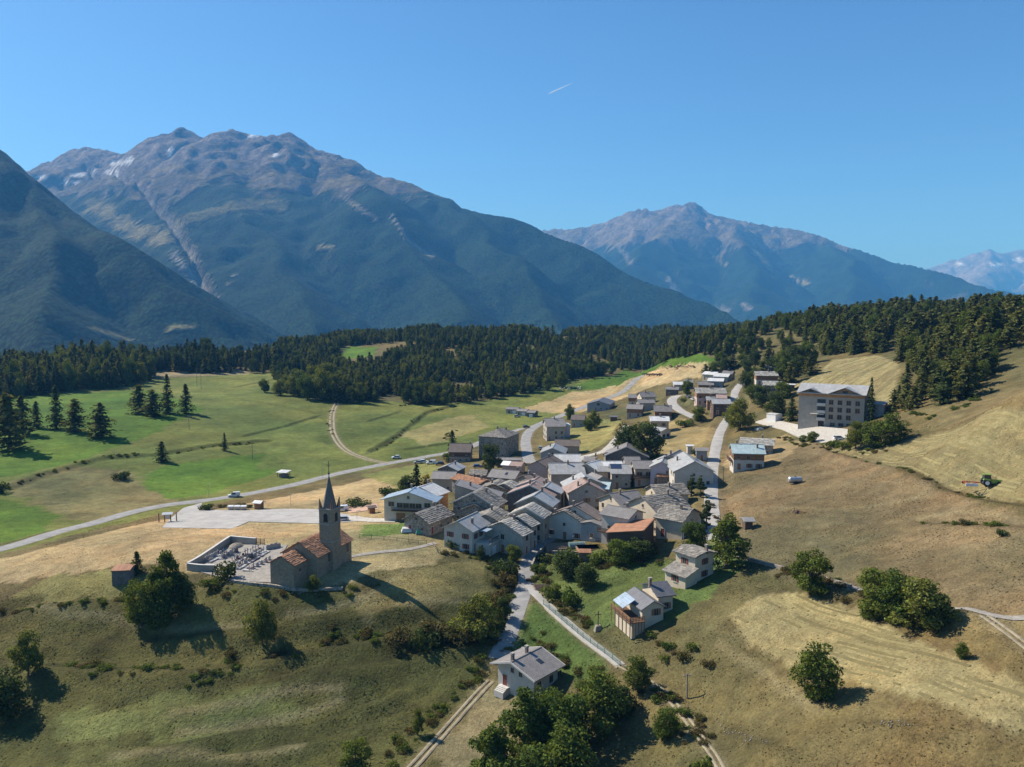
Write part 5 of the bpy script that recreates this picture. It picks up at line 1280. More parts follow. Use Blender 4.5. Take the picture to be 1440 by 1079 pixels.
leaf_mat('leaf_pine', (0.125, 0.13, 0.042), (0.085, 0.10, 0.034), 0.25)
leaf_mat('leaf_grass', (0.22, 0.185, 0.075), (0.15, 0.15, 0.05), 0.2)
leaf_mat('leaf_scrub', (0.085, 0.085, 0.032), (0.11, 0.085, 0.038), 0.25)
plain('bark', (0.11, 0.085, 0.065), 0.95, 0.3, 3.0, bump=0.4)

def quads(cen, nrm, size, rs, jit=0.8):
    """leaf-cluster faces: centres, normals, sizes -> verts, faces, tints"""
    n = len(cen)
    nn = nrm + rs.normal(0, jit, (n, 3)); nn /= np.linalg.norm(nn, axis=1)[:, None] + 1e-9
    a = rs.normal(0, 1, (n, 3)); u = np.cross(nn, a); u /= np.linalg.norm(u, axis=1)[:, None] + 1e-9; w = np.cross(nn, u)
    s = (size * rs.uniform(0.6, 1.35, n))[:, None]
    bend = nn * s * 0.25
    V = np.stack([cen - u * s, cen - w * s * 0.62 + bend, cen + u * s, cen + w * s * 0.62 + bend], 1).reshape(-1, 3)
    F = np.arange(4 * n).reshape(n, 4)
    t = rs.uniform(0.7, 1.3, (n, 1)); C = np.repeat(np.c_[t * rs.uniform(0.9, 1.15, (n, 1)), t, t * rs.uniform(0.8, 1.1, (n, 1))], 4, 0)
    return V, F, C
def crown_mesh(name, V, F, C, mat):
    me = np_mesh(name, V, F); set_col(me, 'Col', C); me.materials.append(MATS[mat]); return me
def trunk_mesh(h, r, limbs, rs, lean=0.0):
    b = MB(); k = 4; p = Vector((0, 0, -0.6)); 
    for i in range(k):
        q = Vector((lean * (i + 1) / k + rs.normal(0, 0.03) * h * 0.3, rs.normal(0, 0.03) * h * 0.3, h * (i + 1) / k))
        b.tube(p, q, r * (1 - 0.8 * i / k), r * (1 - 0.8 * (i + 1) / k), 7); p = q
    for (s, e, rr) in limbs: b.tube(s, e, rr, rr * 0.35, 5)
    return b.mesh('trunk', 'bark', True)
def broad(seed, mat, h=8.0, rad=3.1, nleaf=5200, nclump=44, low=0.0, size=0.19, taper=0.0):
    rs = np.random.RandomState(seed); cs = []; 
    zc = h * (low + 1) / 2; hz = h * (1 - low) / 2
    while len(cs) < nclump:
        p = rs.uniform(-1, 1, 3)
        rm = math.sqrt(1 - (p[2] if p[2] > 0 else 0.72 * p[2]) ** 2); q = math.hypot(p[0], p[1])
        if q > rm or math.hypot(q, p[2]) < 0.3: continue
        f = 1 - taper * max(p[2], 0) if taper else 1
        g = rs.uniform(0.62, 1.0); cs.append((p[0] * rad * g * f, p[1] * rad * g * f, zc + p[2] * hz * (0.8 if p[2] < 0 else rs.uniform(0.7, 0.95))))
    cs = np.array(cs); rr = rs.uniform(0.18, 0.44, nclump) * rad * (1 if not taper else 0.85)
    idx = rs.choice(nclump, nleaf, p=rr ** 2 / (rr ** 2).sum())
    d = rs.normal(0, 1, (nleaf, 3)); d /= np.linalg.norm(d, axis=1)[:, None]
    cen = cs[idx] + d * (rr[idx] * rs.uniform(0.55, 1.08, nleaf))[:, None] * np.array([1, 1, 0.85])
    cen[:, 2] = np.maximum(cen[:, 2], 0.1)
    V, F, C = quads(cen, d, size, rs)
    # clumps differ a little in tint, as branches do
    ct = rs.uniform(0.8, 1.22, nclump); C = C * np.repeat(ct[idx], 4)[:, None]
    limbs = [(Vector((0, 0, h * 0.25 + 0.04 * i)), Vector(cs[i]) * 0.92, 0.05 * h / 4) for i in range(0, nclump, 3)]
    return trunk_mesh(h * 0.62, 0.028 * h, limbs, rs), crown_mesh('crown', V, F, C, mat)
def conifer(seed, mat, h=14.0, rad=3.0, whorls=22, per=8, shape=0.75, droop=0.30, low=0.03, size=0.46, rnd=0.26):
    rs = np.random.RandomState(seed); cen = []; nr = []
    for i in range(whorls):
        t = low + (1 - low) * (i + rs.uniform(-0.2, 0.2)) / whorls
        R_ = rad * max(1 - t, 0.0) ** shape + 0.12
        if t < low + 0.12: R_ *= 0.75
        for k in range(per):
            a = rs.uniform(0, 2 * math.pi); ln = R_ * rs.uniform(1 - rnd * 1.6, 1 + rnd)
            m = max(3, int(ln / 0.34))
            for j in range(m):
                f = (j + 0.6) / m; r = ln * f
                cen.append((r * math.cos(a) + rs.normal(0, 0.10), r * math.sin(a) + rs.normal(0, 0.10), t * h - droop * r * f + rs.normal(0, 0.12)))
                nr.append((0.5 * math.cos(a), 0.5 * math.sin(a), 1.0))
    for j in range(14): cen.append((rs.normal(0, 0.06), rs.normal(0, 0.06), h * (0.93 + 0.075 * j / 14))); nr.append((0, 0, 1))
    cen = np.array(cen); V, F, C = quads(cen, np.array(nr), size, rs, 0.55)
    return trunk_mesh(h * 0.93, 0.016 * h, [], rs), crown_mesh('crown', V, F, C, mat)
def bushm(seed, mat, h=2.2, rad=1.7, n=620, size=0.17):
    rs = np.random.RandomState(seed); k = 11
    cs = np.c_[rs.uniform(-0.65, 0.65, k) * rad, rs.uniform(-0.65, 0.65, k) * rad, rs.uniform(0.2, 0.66, k) * h]; rr = rs.uniform(0.3, 0.5, k) * rad
    idx = rs.randint(0, k, n); d = rs.normal(0, 1, (n, 3)); d /= np.linalg.norm(d, axis=1)[:, None]
    cen = cs[idx] + d * (rr[idx] * rs.uniform(0.6, 1.1, n))[:, None] * np.array([1, 1, 0.75]); cen[:, 2] = np.abs(cen[:, 2])
    V, F, C = quads(cen, d, size, rs); C = C * np.repeat(rs.uniform(0.8, 1.2, k)[idx], 4)[:, None]
    st = [(Vector((0, 0, -0.2)), Vector(cs[i]), 0.05) for i in range(k)]
    b = MB()
    for s, e, r in st: b.tube(s, e, r, r * 0.4, 5)
    return b.mesh('stem', 'bark'), crown_mesh('foliage', V, F, C, mat)
KIND = {}
KIND['broad'] = (8.0, 3.1, [broad(s, 'leaf_broad') for s in (1, 2, 3)])
KIND['pale'] = (8.0, 3.1, [broad(s, 'leaf_pale') for s in (4, 5)])
KIND['dark'] = (8.0, 3.1, [broad(s, 'leaf_dark') for s in (6, 7)])
KIND['gold'] = (8.0, 1.6, [broad(8, 'leaf_gold', rad=1.6, nleaf=1300)])
KIND['birch'] = (11.0, 3.0, [broad(s, 'leaf_broad', h=11, rad=3.0, nleaf=6000, nclump=56, low=0.0, taper=0.62) for s in (9, 10)])
KIND['thuja'] = (8.0, 1.2, [broad(11, 'leaf_dark', h=8, rad=1.35, nleaf=1500, nclump=30, low=0.02, size=0.2, taper=0.75)])
KIND['spruce'] = (14.0, 3.0, [conifer(s, 'leaf_conifer') for s in (21, 22, 23)])
KIND['pine'] = (12.0, 3.0, [conifer(s, 'leaf_pine', h=12, rad=3.1, whorls=20, shape=0.5, droop=0.06, low=0.06, rnd=0.4, size=0.52) for s in (31, 32, 33)])
KIND['bush'] = (2.2, 1.7, [bushm(s, 'leaf_broad') for s in (41, 42)])
KIND['scrub'] = (2.2, 1.7, [bushm(s, 'leaf_scrub') for s in (43, 44)])
KIND['darkbush'] = (2.2, 1.7, [bushm(45, 'leaf_dark')])
TREE_NAME = {'broad': 'broadleaf_tree', 'pale': 'broadleaf_tree', 'dark': 'broadleaf_tree', 'gold': 'golden_tree', 'birch': 'birch_tree', 'thuja': 'columnar_evergreen', 'spruce': 'spruce_tree', 'pine': 'pine_tree', 'bush': 'bush', 'scrub': 'bush', 'darkbush': 'bush'}
TREE_CAT = {'spruce': 'conifer', 'pine': 'conifer', 'bush': 'bush', 'scrub': 'bush', 'darkbush': 'bush', 'thuja': 'evergreen'}
trng = random.Random(99); tree_src = {}
def tree_at(kind, x, y, h, w, label, group=None, zoff=0.0):
    hn, rn, vs = KIND[kind]; k = trng.randrange(len(vs)); tm, cm = vs[k]
    root = empty(TREE_NAME[kind], (x, y, float(ground(x, y)) - 0.05 + zoff), trng.uniform(0, 6.28))
    root.scale = (w / (2 * rn), w / (2 * rn), h / hn)
    sub = ('stem', 'foliage') if 'bush' in kind or kind == 'scrub' else ('trunk', 'crown')
    for nm, me in zip(sub, (tm, cm)):
        o = bpy.data.objects.new(nm, me); col.objects.link(o); o.parent = root
        if nm in ('crown', 'foliage'): tree_src.setdefault((kind, k), o)
    tag(root, label, TREE_CAT.get(kind, 'tree'), group)
    return root
def T(kind, px, py, top, wpx, label, group=None):
    """tree from its base pixel, the pixel row of its top and its width in pixels"""
    p = at_surface(px, py); s = FPX / p[1]
    return tree_at(kind, p[0], p[1], max((py - top) / s, 0.6), max(wpx / s, 0.6), label, group)
T('birch', 236, 868, 757, 58, 'tall leafy tree, tallest of the clump below the churchyard')
T('broad', 200, 880, 800, 56, 'bushy tree at the meadow side of the churchyard clump')
T('broad', 222, 886, 815, 50, 'low spreading tree in front of the churchyard clump')
T('dark', 258, 858, 800, 44, 'dark tree on the churchyard side of the clump')
T('darkbush', 316, 814, 783, 36, 'round dark bush against the churchyard wall')
T('bush', 300, 826, 806, 34, 'light bush on the bank below the churchyard wall')
T('spruce', 193, 806, 774, 26, 'small dark conifer behind the rusty roofed hut')
T('pale', 369, 906, 838, 46, 'young tree alone on the slope below the churchyard')
T('pale', 440, 832, 806, 20, 'little tree in front of the church wall')
T('pale', 40, 952, 880, 44, 'lone slender tree on the lower left of the grassy slope')
T('dark', 2, 1010, 935, 70, 'dark tree growing low on the slope next to the slender one')
T('pale', 672, 898, 832, 64, 'round yellow green tree on the bank above the street')
T('broad', 500, 1092, 1028, 50, 'leafy tree at the foot of the grassy slope')
T('pale', 588, 1034, 992, 18, 'slim upright shrub beside the dirt track')
for n_, (k_, x, y, t, w, lab) in enumerate([('birch', 745, 1075, 945, 84, 'tall leafy tree in front of the white house with steps'), ('broad', 792, 1062, 948, 84, 'broad tree beside the tall one below the white house'), ('broad', 846, 1030, 934, 84, 'broad dark tree beside the fenced path'), ('pale', 896, 968, 918, 44, 'pale tree where the fenced path becomes a track'),
    ('birch', 690, 1110, 1000, 84, 'leafy tree beside the bare ground of the dirt track'), ('broad', 800, 1105, 1010, 90, 'spreading tree shading the grass below the white house'), ('dark', 868, 1012, 955, 56, 'dark tree inside the thicket by the fenced path'), ('broad', 935, 1040, 984, 42, 'round tree next to the dirt track'), ('dark', 770, 1030, 960, 60, 'dark tree in the middle of the thicket below the white house'), ('bush', 990, 1092, 1054, 40, 'bush at the lower end of the dirt track'), ('broad', 745, 1120, 1030, 80, 'leafy tree at the very bottom of the thicket')]):
    T(k_, x, y, t, w, lab)
T('broad', 1150, 986, 899, 66, 'solitary round tree below the mown oval field')
T('broad', 1141, 836, 770, 60, 'solitary tree beside the gravel track and low wall')
T('broad', 1234, 868, 795, 74, 'broad tree, closest to the solitary one in the walnut group by the track')
T('pale', 1290, 884, 804, 84, 'big light green tree with wide crown at the track junction')
T('broad', 1262, 872, 798, 70, 'tall tree in the middle of the walnut group by the track')
T('dark', 1316, 880, 826, 44, 'darker tree at the junction end of the walnut group')
T('broad', 1352, 926, 901, 20, 'small sapling alone in the mown field')
T('darkbush', 1410, 754, 741, 18, 'dark bush alone in the dry meadow')
T('birch', 1020, 800, 714, 64, 'big drooping birch where the concrete lane ends')
T('broad', 975, 774, 730, 38, 'round green tree behind the split level house')
T('thuja', 972, 698, 666, 15, 'dark columnar evergreen beside the white gabled house')
T('thuja', 985, 699, 666, 15, 'dark columnar evergreen closest to the concrete lane')
T('thuja', 993, 745, 694, 17, 'tall columnar evergreen beside the slab roofed barn')
for k_, x, y, t, w, lab in [('dark', 796, 812, 766, 46, 'dark tree in the garden beside the rusty shed'), ('dark', 822, 826, 786, 38, 'dark tree at the meadow edge of the garden'), ('bush', 776, 842, 812, 34, 'bright bush at the street corner of the garden'), ('bush', 802, 850, 818, 34, 'bright bush at the lower garden edge'), ('bush', 846, 792, 768, 40, 'green hedge bush below the paved terrace'), ('broad', 872, 794, 756, 46, 'leafy tree under the timber barn'), ('dark', 898, 788, 754, 44, 'dark tree beside the timber barn'), ('scrub', 915, 780, 760, 28, 'dry bush near the cream barn wing'), ('bush', 760, 806, 786, 24, 'bush behind the garden wall by the street'), ('darkbush', 765, 790, 776, 26, 'dark hedge bush at the top of the garden'),
    ('broad', 722, 790, 764, 26, 'yellowish tree at the mouth of the shaded street'), ('darkbush', 706, 806, 782, 36, 'dark bush on the bank at the mouth of the street'), ('scrub', 712, 826, 800, 30, 'brownish bush on the bank above the street'), ('scrub', 702, 852, 826, 32, 'dry tangled bush halfway along the street bank'), ('darkbush', 718, 812, 784, 30, 'dark thorn bush overhanging the street'), ('dark', 708, 872, 836, 26, 'dark shrub tree shading the street'), ('darkbush', 700, 890, 866, 26, 'dark thicket where the bank meets the street'), ('bush', 640, 772, 752, 22, 'dark bush beside the white house with red door'), ('darkbush', 676, 786, 762, 14, 'narrow bush below the terrace garage'),
    ('darkbush', 596, 912, 876, 46, 'large dark bramble bush in the hollow of the slope'), ('scrub', 560, 905, 880, 46, 'bramble on the bank beside the dark hollow'), ('scrub', 640, 905, 878, 46, 'bramble on the bank below the yellow green tree'), ('scrub', 610, 890, 868, 50, 'bramble above the dark hollow')]:
    T(k_, x, y, t, w, lab)
for k_, x, y, t, w, lab in [('dark', 691, 664, 622, 30, 'dark tree in front of the derelict mansion'), ('broad', 632, 650, 634, 22, 'round tree beside the parked cars'), ('spruce', 636, 640, 604, 20, 'small conifer behind the hay barn'), ('gold', 601, 690, 660, 14, 'golden yellow tree among dark evergreens'), ('spruce', 586, 690, 652, 26, 'dark evergreen beside the golden tree'), ('dark', 571, 692, 668, 26, 'dark leafy tree in the hedge behind the blue roofed chalet'), ('darkbush', 548, 696, 682, 34, 'dense dark hedge at the corner of the chalet garden'), ('broad', 617, 688, 668, 20, 'leafy tree behind the white sheet roof'), ('darkbush', 500, 712, 700, 44, 'clipped dark hedge along the boules court'),
    ('dark', 884, 645, 590, 46, 'large dark tree above the dark gabled house'), ('dark', 910, 646, 590, 52, 'large dark tree beside the white annex'), ('pale', 836, 602, 576, 20, 'round light tree on the grass below the workshop'), ('broad', 827, 606, 586, 16, 'smaller round tree beside the brown roofed cottage'), ('broad', 802, 590, 568, 17, 'tree at the roadside behind the tall grey house'), ('pale', 1041, 604, 558, 40, 'big light green round tree beside the concrete lane'), ('broad', 1030, 600, 572, 24, 'lower round tree tucked beside the big light green one'), ('broad', 983, 592, 570, 24, 'tree in front of the dark fronted chalet'), ('broad', 966, 556, 534, 16, 'round tree between the pale roofed chalets'), ('bush', 966, 600, 586, 28, 'bush beside the turning place'), ('bush', 962, 566, 556, 10, 'small round bush on the island of the turning place'), ('darkbush', 978, 640, 628, 14, 'bush beside the lane garage'),
    ('spruce', 1224, 592, 530, 18, 'tall narrow conifer behind the apartment block'), ('pale', 1203, 632, 590, 28, 'light green tree at the corner of the apartment block'), ('broad', 1228, 630, 590, 42, 'bushy tree beside the apartment block'), ('broad', 1256, 624, 582, 46, 'wide bushy tree at the meadow end of the hedge'), ('broad', 1142, 622, 604, 18, 'young tree below the gravel forecourt'), ('broad', 1129, 622, 610, 12, 'small tree next to the young one below the forecourt'), ('bush', 1170, 628, 616, 30, 'bush under the forecourt edge'), ('bush', 1188, 630, 618, 26, 'bush between forecourt and light green tree'), ('dark', 1092, 586, 548, 36, 'dark tree beside the white site cabin'), ('spruce', 1113, 592, 556, 24, 'conifer at the wall of the apartment block'), ('dark', 1072, 572, 540, 30, 'dark tree below the pale roofed houses'), ('broad', 1060, 560, 540, 26, 'leafy tree by the upper bend'), ('broad', 1100, 560, 536, 30, 'leafy tree behind the site cabin')]:
    T(k_, x, y, t, w, lab)
for k_, x, y, t, w, lab in [('spruce', 228, 649, 620, 26, 'lone dark conifer on the meadow bank'), ('spruce', 316, 634, 608, 12, 'slim conifer alone further along the meadow bank'), ('pine', 196, 582, 540, 34, 'spreading pine in the meadow group'), ('spruce', 236, 582, 526, 26, 'tall conifer in the middle of the meadow group'), ('spruce', 262, 582, 540, 28, 'conifer at the end of the meadow group'), ('pine', 215, 586, 548, 34, 'dense pine between the meadow conifers'),
    ('spruce', 80, 604, 542, 30, 'tall conifer above the bright meadow'), ('pine', 106, 608, 560, 34, 'bushy conifer beside the tall one above the bright meadow'), ('pine', 142, 616, 566, 40, 'broad conifer at the tip of the meadow trees'), ('spruce', 52, 602, 564, 24, 'smaller conifer among the meadow edge trees'), ('pine', 12, 632, 552, 54, 'large dark conifer overhanging the bright meadow'), ('pine', 32, 612, 556, 34, 'dark conifer behind the overhanging one'), ('darkbush', 172, 674, 660, 28, 'dark bush beside a rock on the meadow bank'), ('darkbush', 2, 694, 672, 22, 'dark bush where the meadow bank begins')]:
    T(k_, x, y, t, w, lab)
for x, y, t, w in [(372, 552, 530, 16), (394, 556, 534, 22), (412, 557, 528, 24), (432, 562, 522, 30), (452, 563, 516, 34), (470, 560, 524, 24), (404, 552, 526, 22), (440, 556, 512, 32), (420, 548, 518, 30), (460, 552, 508, 34)]:
    T('pale' if x % 3 else 'broad', x, y, t, w, 'leafy tree at the wood corner where the farm track enters', 'leafy trees at the wood corner')
for x, y, t, w in [(848, 528, 505, 20), (830, 532, 512, 16), (860, 526, 508, 14), (790, 545, 522, 18), (770, 549, 526, 18), (745, 552, 530, 18), (720, 556, 530, 20), (690, 560, 534, 18), (655, 566, 540, 20), (625, 569, 548, 16)]:
    T('pale' if x % 2 else 'broad', x, y, t, w, 'rounded leafy tree along the sunny edge of the big wood', 'leafy trees along the wood edge')
UP = [(1050, 545, 522, 22), (1062, 540, 516, 22), (1072, 534, 508, 24), (1085, 530, 500, 26), (1100, 534, 504, 26), (1112, 540, 508, 26), (1122, 528, 496, 26), (1098, 522, 492, 26), (1080, 516, 488, 24), (1062, 514, 490, 20), (1046, 516, 494, 20), (1030, 518, 498, 20), (1018, 522, 500, 20), (1004, 524, 506, 18), (992, 528, 512, 16), (1052, 528, 506, 18), (1012, 512, 494, 20), (1140, 528, 498, 26), (1118, 516, 482, 28), (1136, 512, 476, 28)]
for n_, (x, y, t, w) in enumerate(UP):
    T(['dark', 'broad', 'pine'][n_ % 3], x, y, t, w, 'tree in the leafy belt above the upper chalets', 'trees in the belt above the upper chalets')

# ------------------------------------------------------------------ the woods
def scatter(poly, space, rs, excl=(), jitter=0.42):
    P = np.array(poly); lo = P.min(0); hi = P.max(0)
    gx, gy = np.meshgrid(np.arange(lo[0], hi[0], space), np.arange(lo[1], hi[1], space), indexing='ij')
    x = (gx + rs.uniform(-jitter, jitter, gx.shape) * space).ravel(); y = (gy + rs.uniform(-jitter, jitter, gy.shape) * space).ravel()
    m = inpoly(x, y, P)
    for e in excl: m &= ~inpoly(x, y, np.array(e))
    return np.c_[x, y][m]
def colY(px, Y): return ((px - 720) / FPX * Y / math.cos(PITCH) * 1.0, Y)
def G(px, py): return tuple(at_surface(px, py)[:2])
rs = np.random.RandomState(12)
clear1 = [colY(482, 780), colY(532, 770), colY(540, 960), colY(480, 960)]
clear1 = [G(470, 514), G(535, 514), G(560, 496), G(600, 486), G(540, 484), G(478, 488)]
W1 = [G(392, 548), G(440, 562), G(490, 568), G(560, 572), G(640, 566), G(700, 559), G(760, 549), G(820, 532), G(880, 518), G(940, 507), G(1000, 500), colY(1075, 800), colY(1085, 1080), colY(900, 1120), colY(700, 1080), colY(560, 1060), colY(400, 980), colY(380, 800)]
W2 = [colY(-260, 600), G(-100, 575), G(0, 562), G(60, 556), G(120, 548), G(180, 546), G(214, 536), colY(222, 760), colY(120, 760), colY(-100, 720), colY(-300, 690)]
W2b = [colY(190, 690), colY(390, 700), colY(392, 800), colY(190, 800)]
W3 = [G(1085, 512), G(1118, 506), G(1160, 500), G(1235, 497), G(1266, 508), G(1262, 560), G(1250, 574), G(1300, 580), G(1345, 570), G(1382, 545), G(1402, 512), G(1440, 488), (330, 300), (430, 480), (330, 620), (240, 640)]
W5 = [colY(985, 740), colY(1030, 690), colY(1085, 600), colY(1135, 520), colY(1175, 520), colY(1170, 700), colY(1120, 1000), colY(980, 1040)]
W6 = [G(1004, 504), G(1030, 506), G(1060, 503), G(1095, 512), G(1125, 500), G(1110, 478), G(1085, 466), G(1050, 470), G(1020, 484)]
W4 = [G(-120, 640), G(-10, 612), G(20, 590), G(-10, 575), G(-160, 590)]
woods = []
for P, sp, kinds, hh, ww, nm in ((W1, 5.3, ('spruce', 'pine', 'pine', 'broad', 'spruce', 'pale', 'dark'), 11.5, 6.2, 'big wood on the hill'), (W2, 6.6, ('pine', 'spruce', 'broad', 'pine', 'pale'), 20, 9.0, 'wood behind the bright meadow'), (W2b, 7, ('pine', 'dark', 'spruce'), 17, 9, 'tree line along the far track'), (W3, 6.4, ('pine', 'pine', 'pine', 'spruce', 'broad', 'pine'), 11.5, 8.0, 'pine wood on the hillside behind the apartment block'), (W4, 7, ('pine', 'spruce'), 13, 6, 'wood beside the bright meadow'), (W5, 6.5, ('pine', 'broad', 'spruce', 'pine'), 12, 7.5, 'wood behind the upper chalets'), (W6, 6.5, ('pine', 'broad', 'spruce', 'dark'), 10, 6.5, 'wood above the upper chalets')):
    q = scatter(P, sp, rs, (clear1,))
    for x, y in q:
        nz = fbm(np.array([x / 34]), np.array([y / 34]), 3, 44)[0]
        if nz > 0.66 or (nz > 0.58 and rs.rand() < 0.5): continue
        s_ = rs.uniform(0.55, 1.3) * (0.9 + 0.35 * (fbm(np.array([x / 40]), np.array([y / 40]), 2, 4)[0] - 0.5) * 2)
        kd = kinds[rs.randint(len(kinds))]
        if nm.startswith('big') and kd == 'broad': s_ *= 0.9
        woods.append((y, x, kd, hh * s_, ww * s_ * rs.uniform(0.85, 1.2), nm))
woods.sort(key=lambda t: -t[3] / t[0])
cnt = {}; rest = []
WL = {'spruce': 'dark spruce standing in the ', 'pine': 'dense pine standing in the ', 'broad': 'leafy tree standing in the ', 'pale': 'light green leafy tree standing in the ', 'dark': 'dark leafy tree standing in the '}
for (y, x, kd, h_, w_, nm) in woods:
    # the ones that show largest are trees of their own
    if cnt.get(kd, 0) < {'spruce': 270, 'pine': 270, 'broad': 100, 'dark': 60, 'pale': 60}[kd]:
        cnt[kd] = cnt.get(kd, 0) + 1
        tree_at(kd, x, y, h_, w_, WL[kd] + nm, kd.replace('broad', 'leafy').replace('pale', 'light leafy').replace('dark', 'dark leafy') + ' trees of the ' + nm)
    else: rest.append((x, y, kd, h_, w_))
print('woods', len(woods), cnt, len(rest))

def instance_stuff(name, items, keys, label, cat):
    """items: (x, y, z, key index, sx, sz, rot); one object whose points carry copies of the crowns already standing in the scene"""
    A = np.array([(i[0], i[1], i[2]) for i in items], np.float32)
    me = bpy.data.meshes.new(name); me.vertices.add(len(A)); me.vertices.foreach_set('co', A.ravel())
    ai = me.attributes.new('pick', 'INT', 'POINT'); ai.data.foreach_set('value', np.array([i[3] for i in items], np.int32))
    sc = me.attributes.new('size', 'FLOAT_VECTOR', 'POINT'); sc.data.foreach_set('vector', np.array([(i[4], i[4], i[5]) for i in items], np.float32).ravel())
    ro = me.attributes.new('turn', 'FLOAT_VECTOR', 'POINT'); ro.data.foreach_set('vector', np.array([(0, 0, i[6]) for i in items], np.float32).ravel())
    o = bpy.data.objects.new(name, me); col.objects.link(o)
    ng = bpy.data.node_groups.new(name, 'GeometryNodeTree')
    ng.interface.new_socket('Geometry', in_out='INPUT', socket_type='NodeSocketGeometry'); ng.interface.new_socket('Geometry', in_out='OUTPUT', socket_type='NodeSocketGeometry')
    gi = ng.nodes.new('NodeGroupInput'); go = ng.nodes.new('NodeGroupOutput')
    m2p = ng.nodes.new('GeometryNodeMeshToPoints'); ng.links.new(gi.outputs[0], m2p.inputs[0])
    jn = ng.nodes.new('GeometryNodeJoinGeometry')
    for k in reversed(keys):
        oi = ng.nodes.new('GeometryNodeObjectInfo'); oi.transform_space = 'ORIGINAL'; oi.inputs['Object'].default_value = tree_src[k]; oi.inputs['As Instance'].default_value = True
        ng.links.new(oi.outputs['Geometry'], jn.inputs[0])
    ip = ng.nodes.new('GeometryNodeInstanceOnPoints'); ip.inputs['Pick Instance'].default_value = True
    def attr(nm, ty):
        n = ng.nodes.new('GeometryNodeInputNamedAttribute'); n.data_type = ty; n.inputs[0].default_value = nm; return n.outputs['Attribute']
    ng.links.new(m2p.outputs[0], ip.inputs['Points']); ng.links.new(jn.outputs[0], ip.inputs['Instance'])
    ng.links.new(attr('pick', 'INT'), ip.inputs['Instance Index']); ng.links.new(attr('turn', 'FLOAT_VECTOR'), ip.inputs['Rotation']); ng.links.new(attr('size', 'FLOAT_VECTOR'), ip.inputs['Scale'])
    ng.links.new(ip.outputs[0], go.inputs[0])
    md = o.modifiers.new('copies', 'NODES'); md.node_group = ng
    return tag(o, label, cat, kind='stuff')
items = []; keys = sorted(tree_src.keys())
for x, y, kd, h_, w_ in rest:
    ks = [i for i, k in enumerate(keys) if k[0] == kd]; hn, rn, _ = KIND[kd]
    items.append((x, y, float(ground(x, y)) - 0.1, ks[rs.randint(len(ks))], w_ / (2 * rn), h_ / hn, rs.uniform(0, 6.28)))
instance_stuff('forest', items, keys, 'deep mass of dark conifer forest covering the hill crests', 'forest')

# scrub on the banks, along walls and field edges: too tangled to count
SCRUB = [([(0, 866), (60, 852), (150, 846), (190, 838)], 1.8, 24, 'mix'), ([(90, 938), (170, 942), (260, 940), (340, 930), (420, 915), (500, 900), (600, 888), (690, 872)], 3.0, 60, 'mix'), ([(280, 955), (330, 945)], 2.0, 14, 'dark'), ([(300, 830), (360, 834), (420, 838), (500, 832), (560, 830)], 1.4, 22, 'mix'),
 ([(698, 795), (712, 820), (704, 850), (692, 885), (684, 905)], 2.2, 110, 'mix'), ([(690, 905), (660, 950), (625, 990), (585, 1035), (540, 1079)], 2.0, 36, 'mix'), ([(0, 690), (60, 668), (140, 645), (215, 640)], 1.5, 30, 'mix'), ([(240, 640), (300, 628), (370, 622)], 1.2, 22, 'mix'), ([(520, 637), (560, 613), (600, 582), (640, 572)], 1.5, 40, 'mix'), ([(620, 622), (640, 606)], 2, 16, 'mix'),
 ([(1060, 795), (1120, 808), (1200, 835), (1260, 860), (1330, 870)], 2.5, 50, 'mix'), ([(1100, 615), (1130, 626), (1200, 636), (1250, 634)], 1.6, 44, 'mix'), ([(1170, 636), (1240, 655), (1300, 674), (1400, 702)], 0.9, 26, 'mix'), ([(752, 800), (770, 830), (800, 858), (830, 880)], 2.0, 44, 'mix'), ([(770, 790), (830, 795), (890, 795), (930, 790)], 2.0, 46, 'mix'), ([(870, 905), (930, 920), (985, 930)], 3.5, 8, 'mix'), ([(720, 915), (760, 905), (800, 935), (850, 960)], 3.0, 26, 'mix'), ([(900, 960), (960, 1000), (985, 1040)], 2.2, 24, 'mix'), ([(620, 778), (660, 782), (690, 790)], 1.4, 20, 'mix'), ([(470, 568), (463, 590), (465, 612)], 1.2, 22, 'mix'), ([(560, 572), (700, 560), (820, 534), (940, 508)], 3.0, 60, 'dark'), ([(1250, 582), (1300, 586), (1350, 574), (1390, 548)], 3.0, 40, 'dark'), ([(990, 700), (1015, 740), (1012, 770)], 1.5, 18, 'mix'), ([(1270, 745), (1340, 735), (1430, 742)], 2.5, 10, 'mix')]
items = []
bk = {'mix': [i for i, k in enumerate(keys) if k[0] in ('scrub', 'bush')], 'dark': [i for i, k in enumerate(keys) if k[0] in ('darkbush', 'bush')]}
for ln, spread, n, kd in SCRUB:
    C_ = resample(pts_ground(ln), 0.5)
    for _ in range(n):
        p = C_[rs.randint(len(C_))] + rs.normal(0, spread * 0.6, 2); s = rs.uniform(0.25, 0.8) * (0.6 + 0.2 * spread)
        if any((p[0] - hx_) ** 2 + (p[1] - hy_) ** 2 < (r_ * 0.7) ** 2 for hx_, hy_, r_ in HOUSES): continue
        items.append((p[0], p[1], float(ground(*p)) - 0.1, bk[kd][rs.randint(len(bk[kd]))], s, s * rs.uniform(0.5, 1.0), rs.uniform(0, 6.28)))
instance_stuff('bank_scrub', items, keys, 'low tangled scrub along banks, walls and field edges', 'scrub')

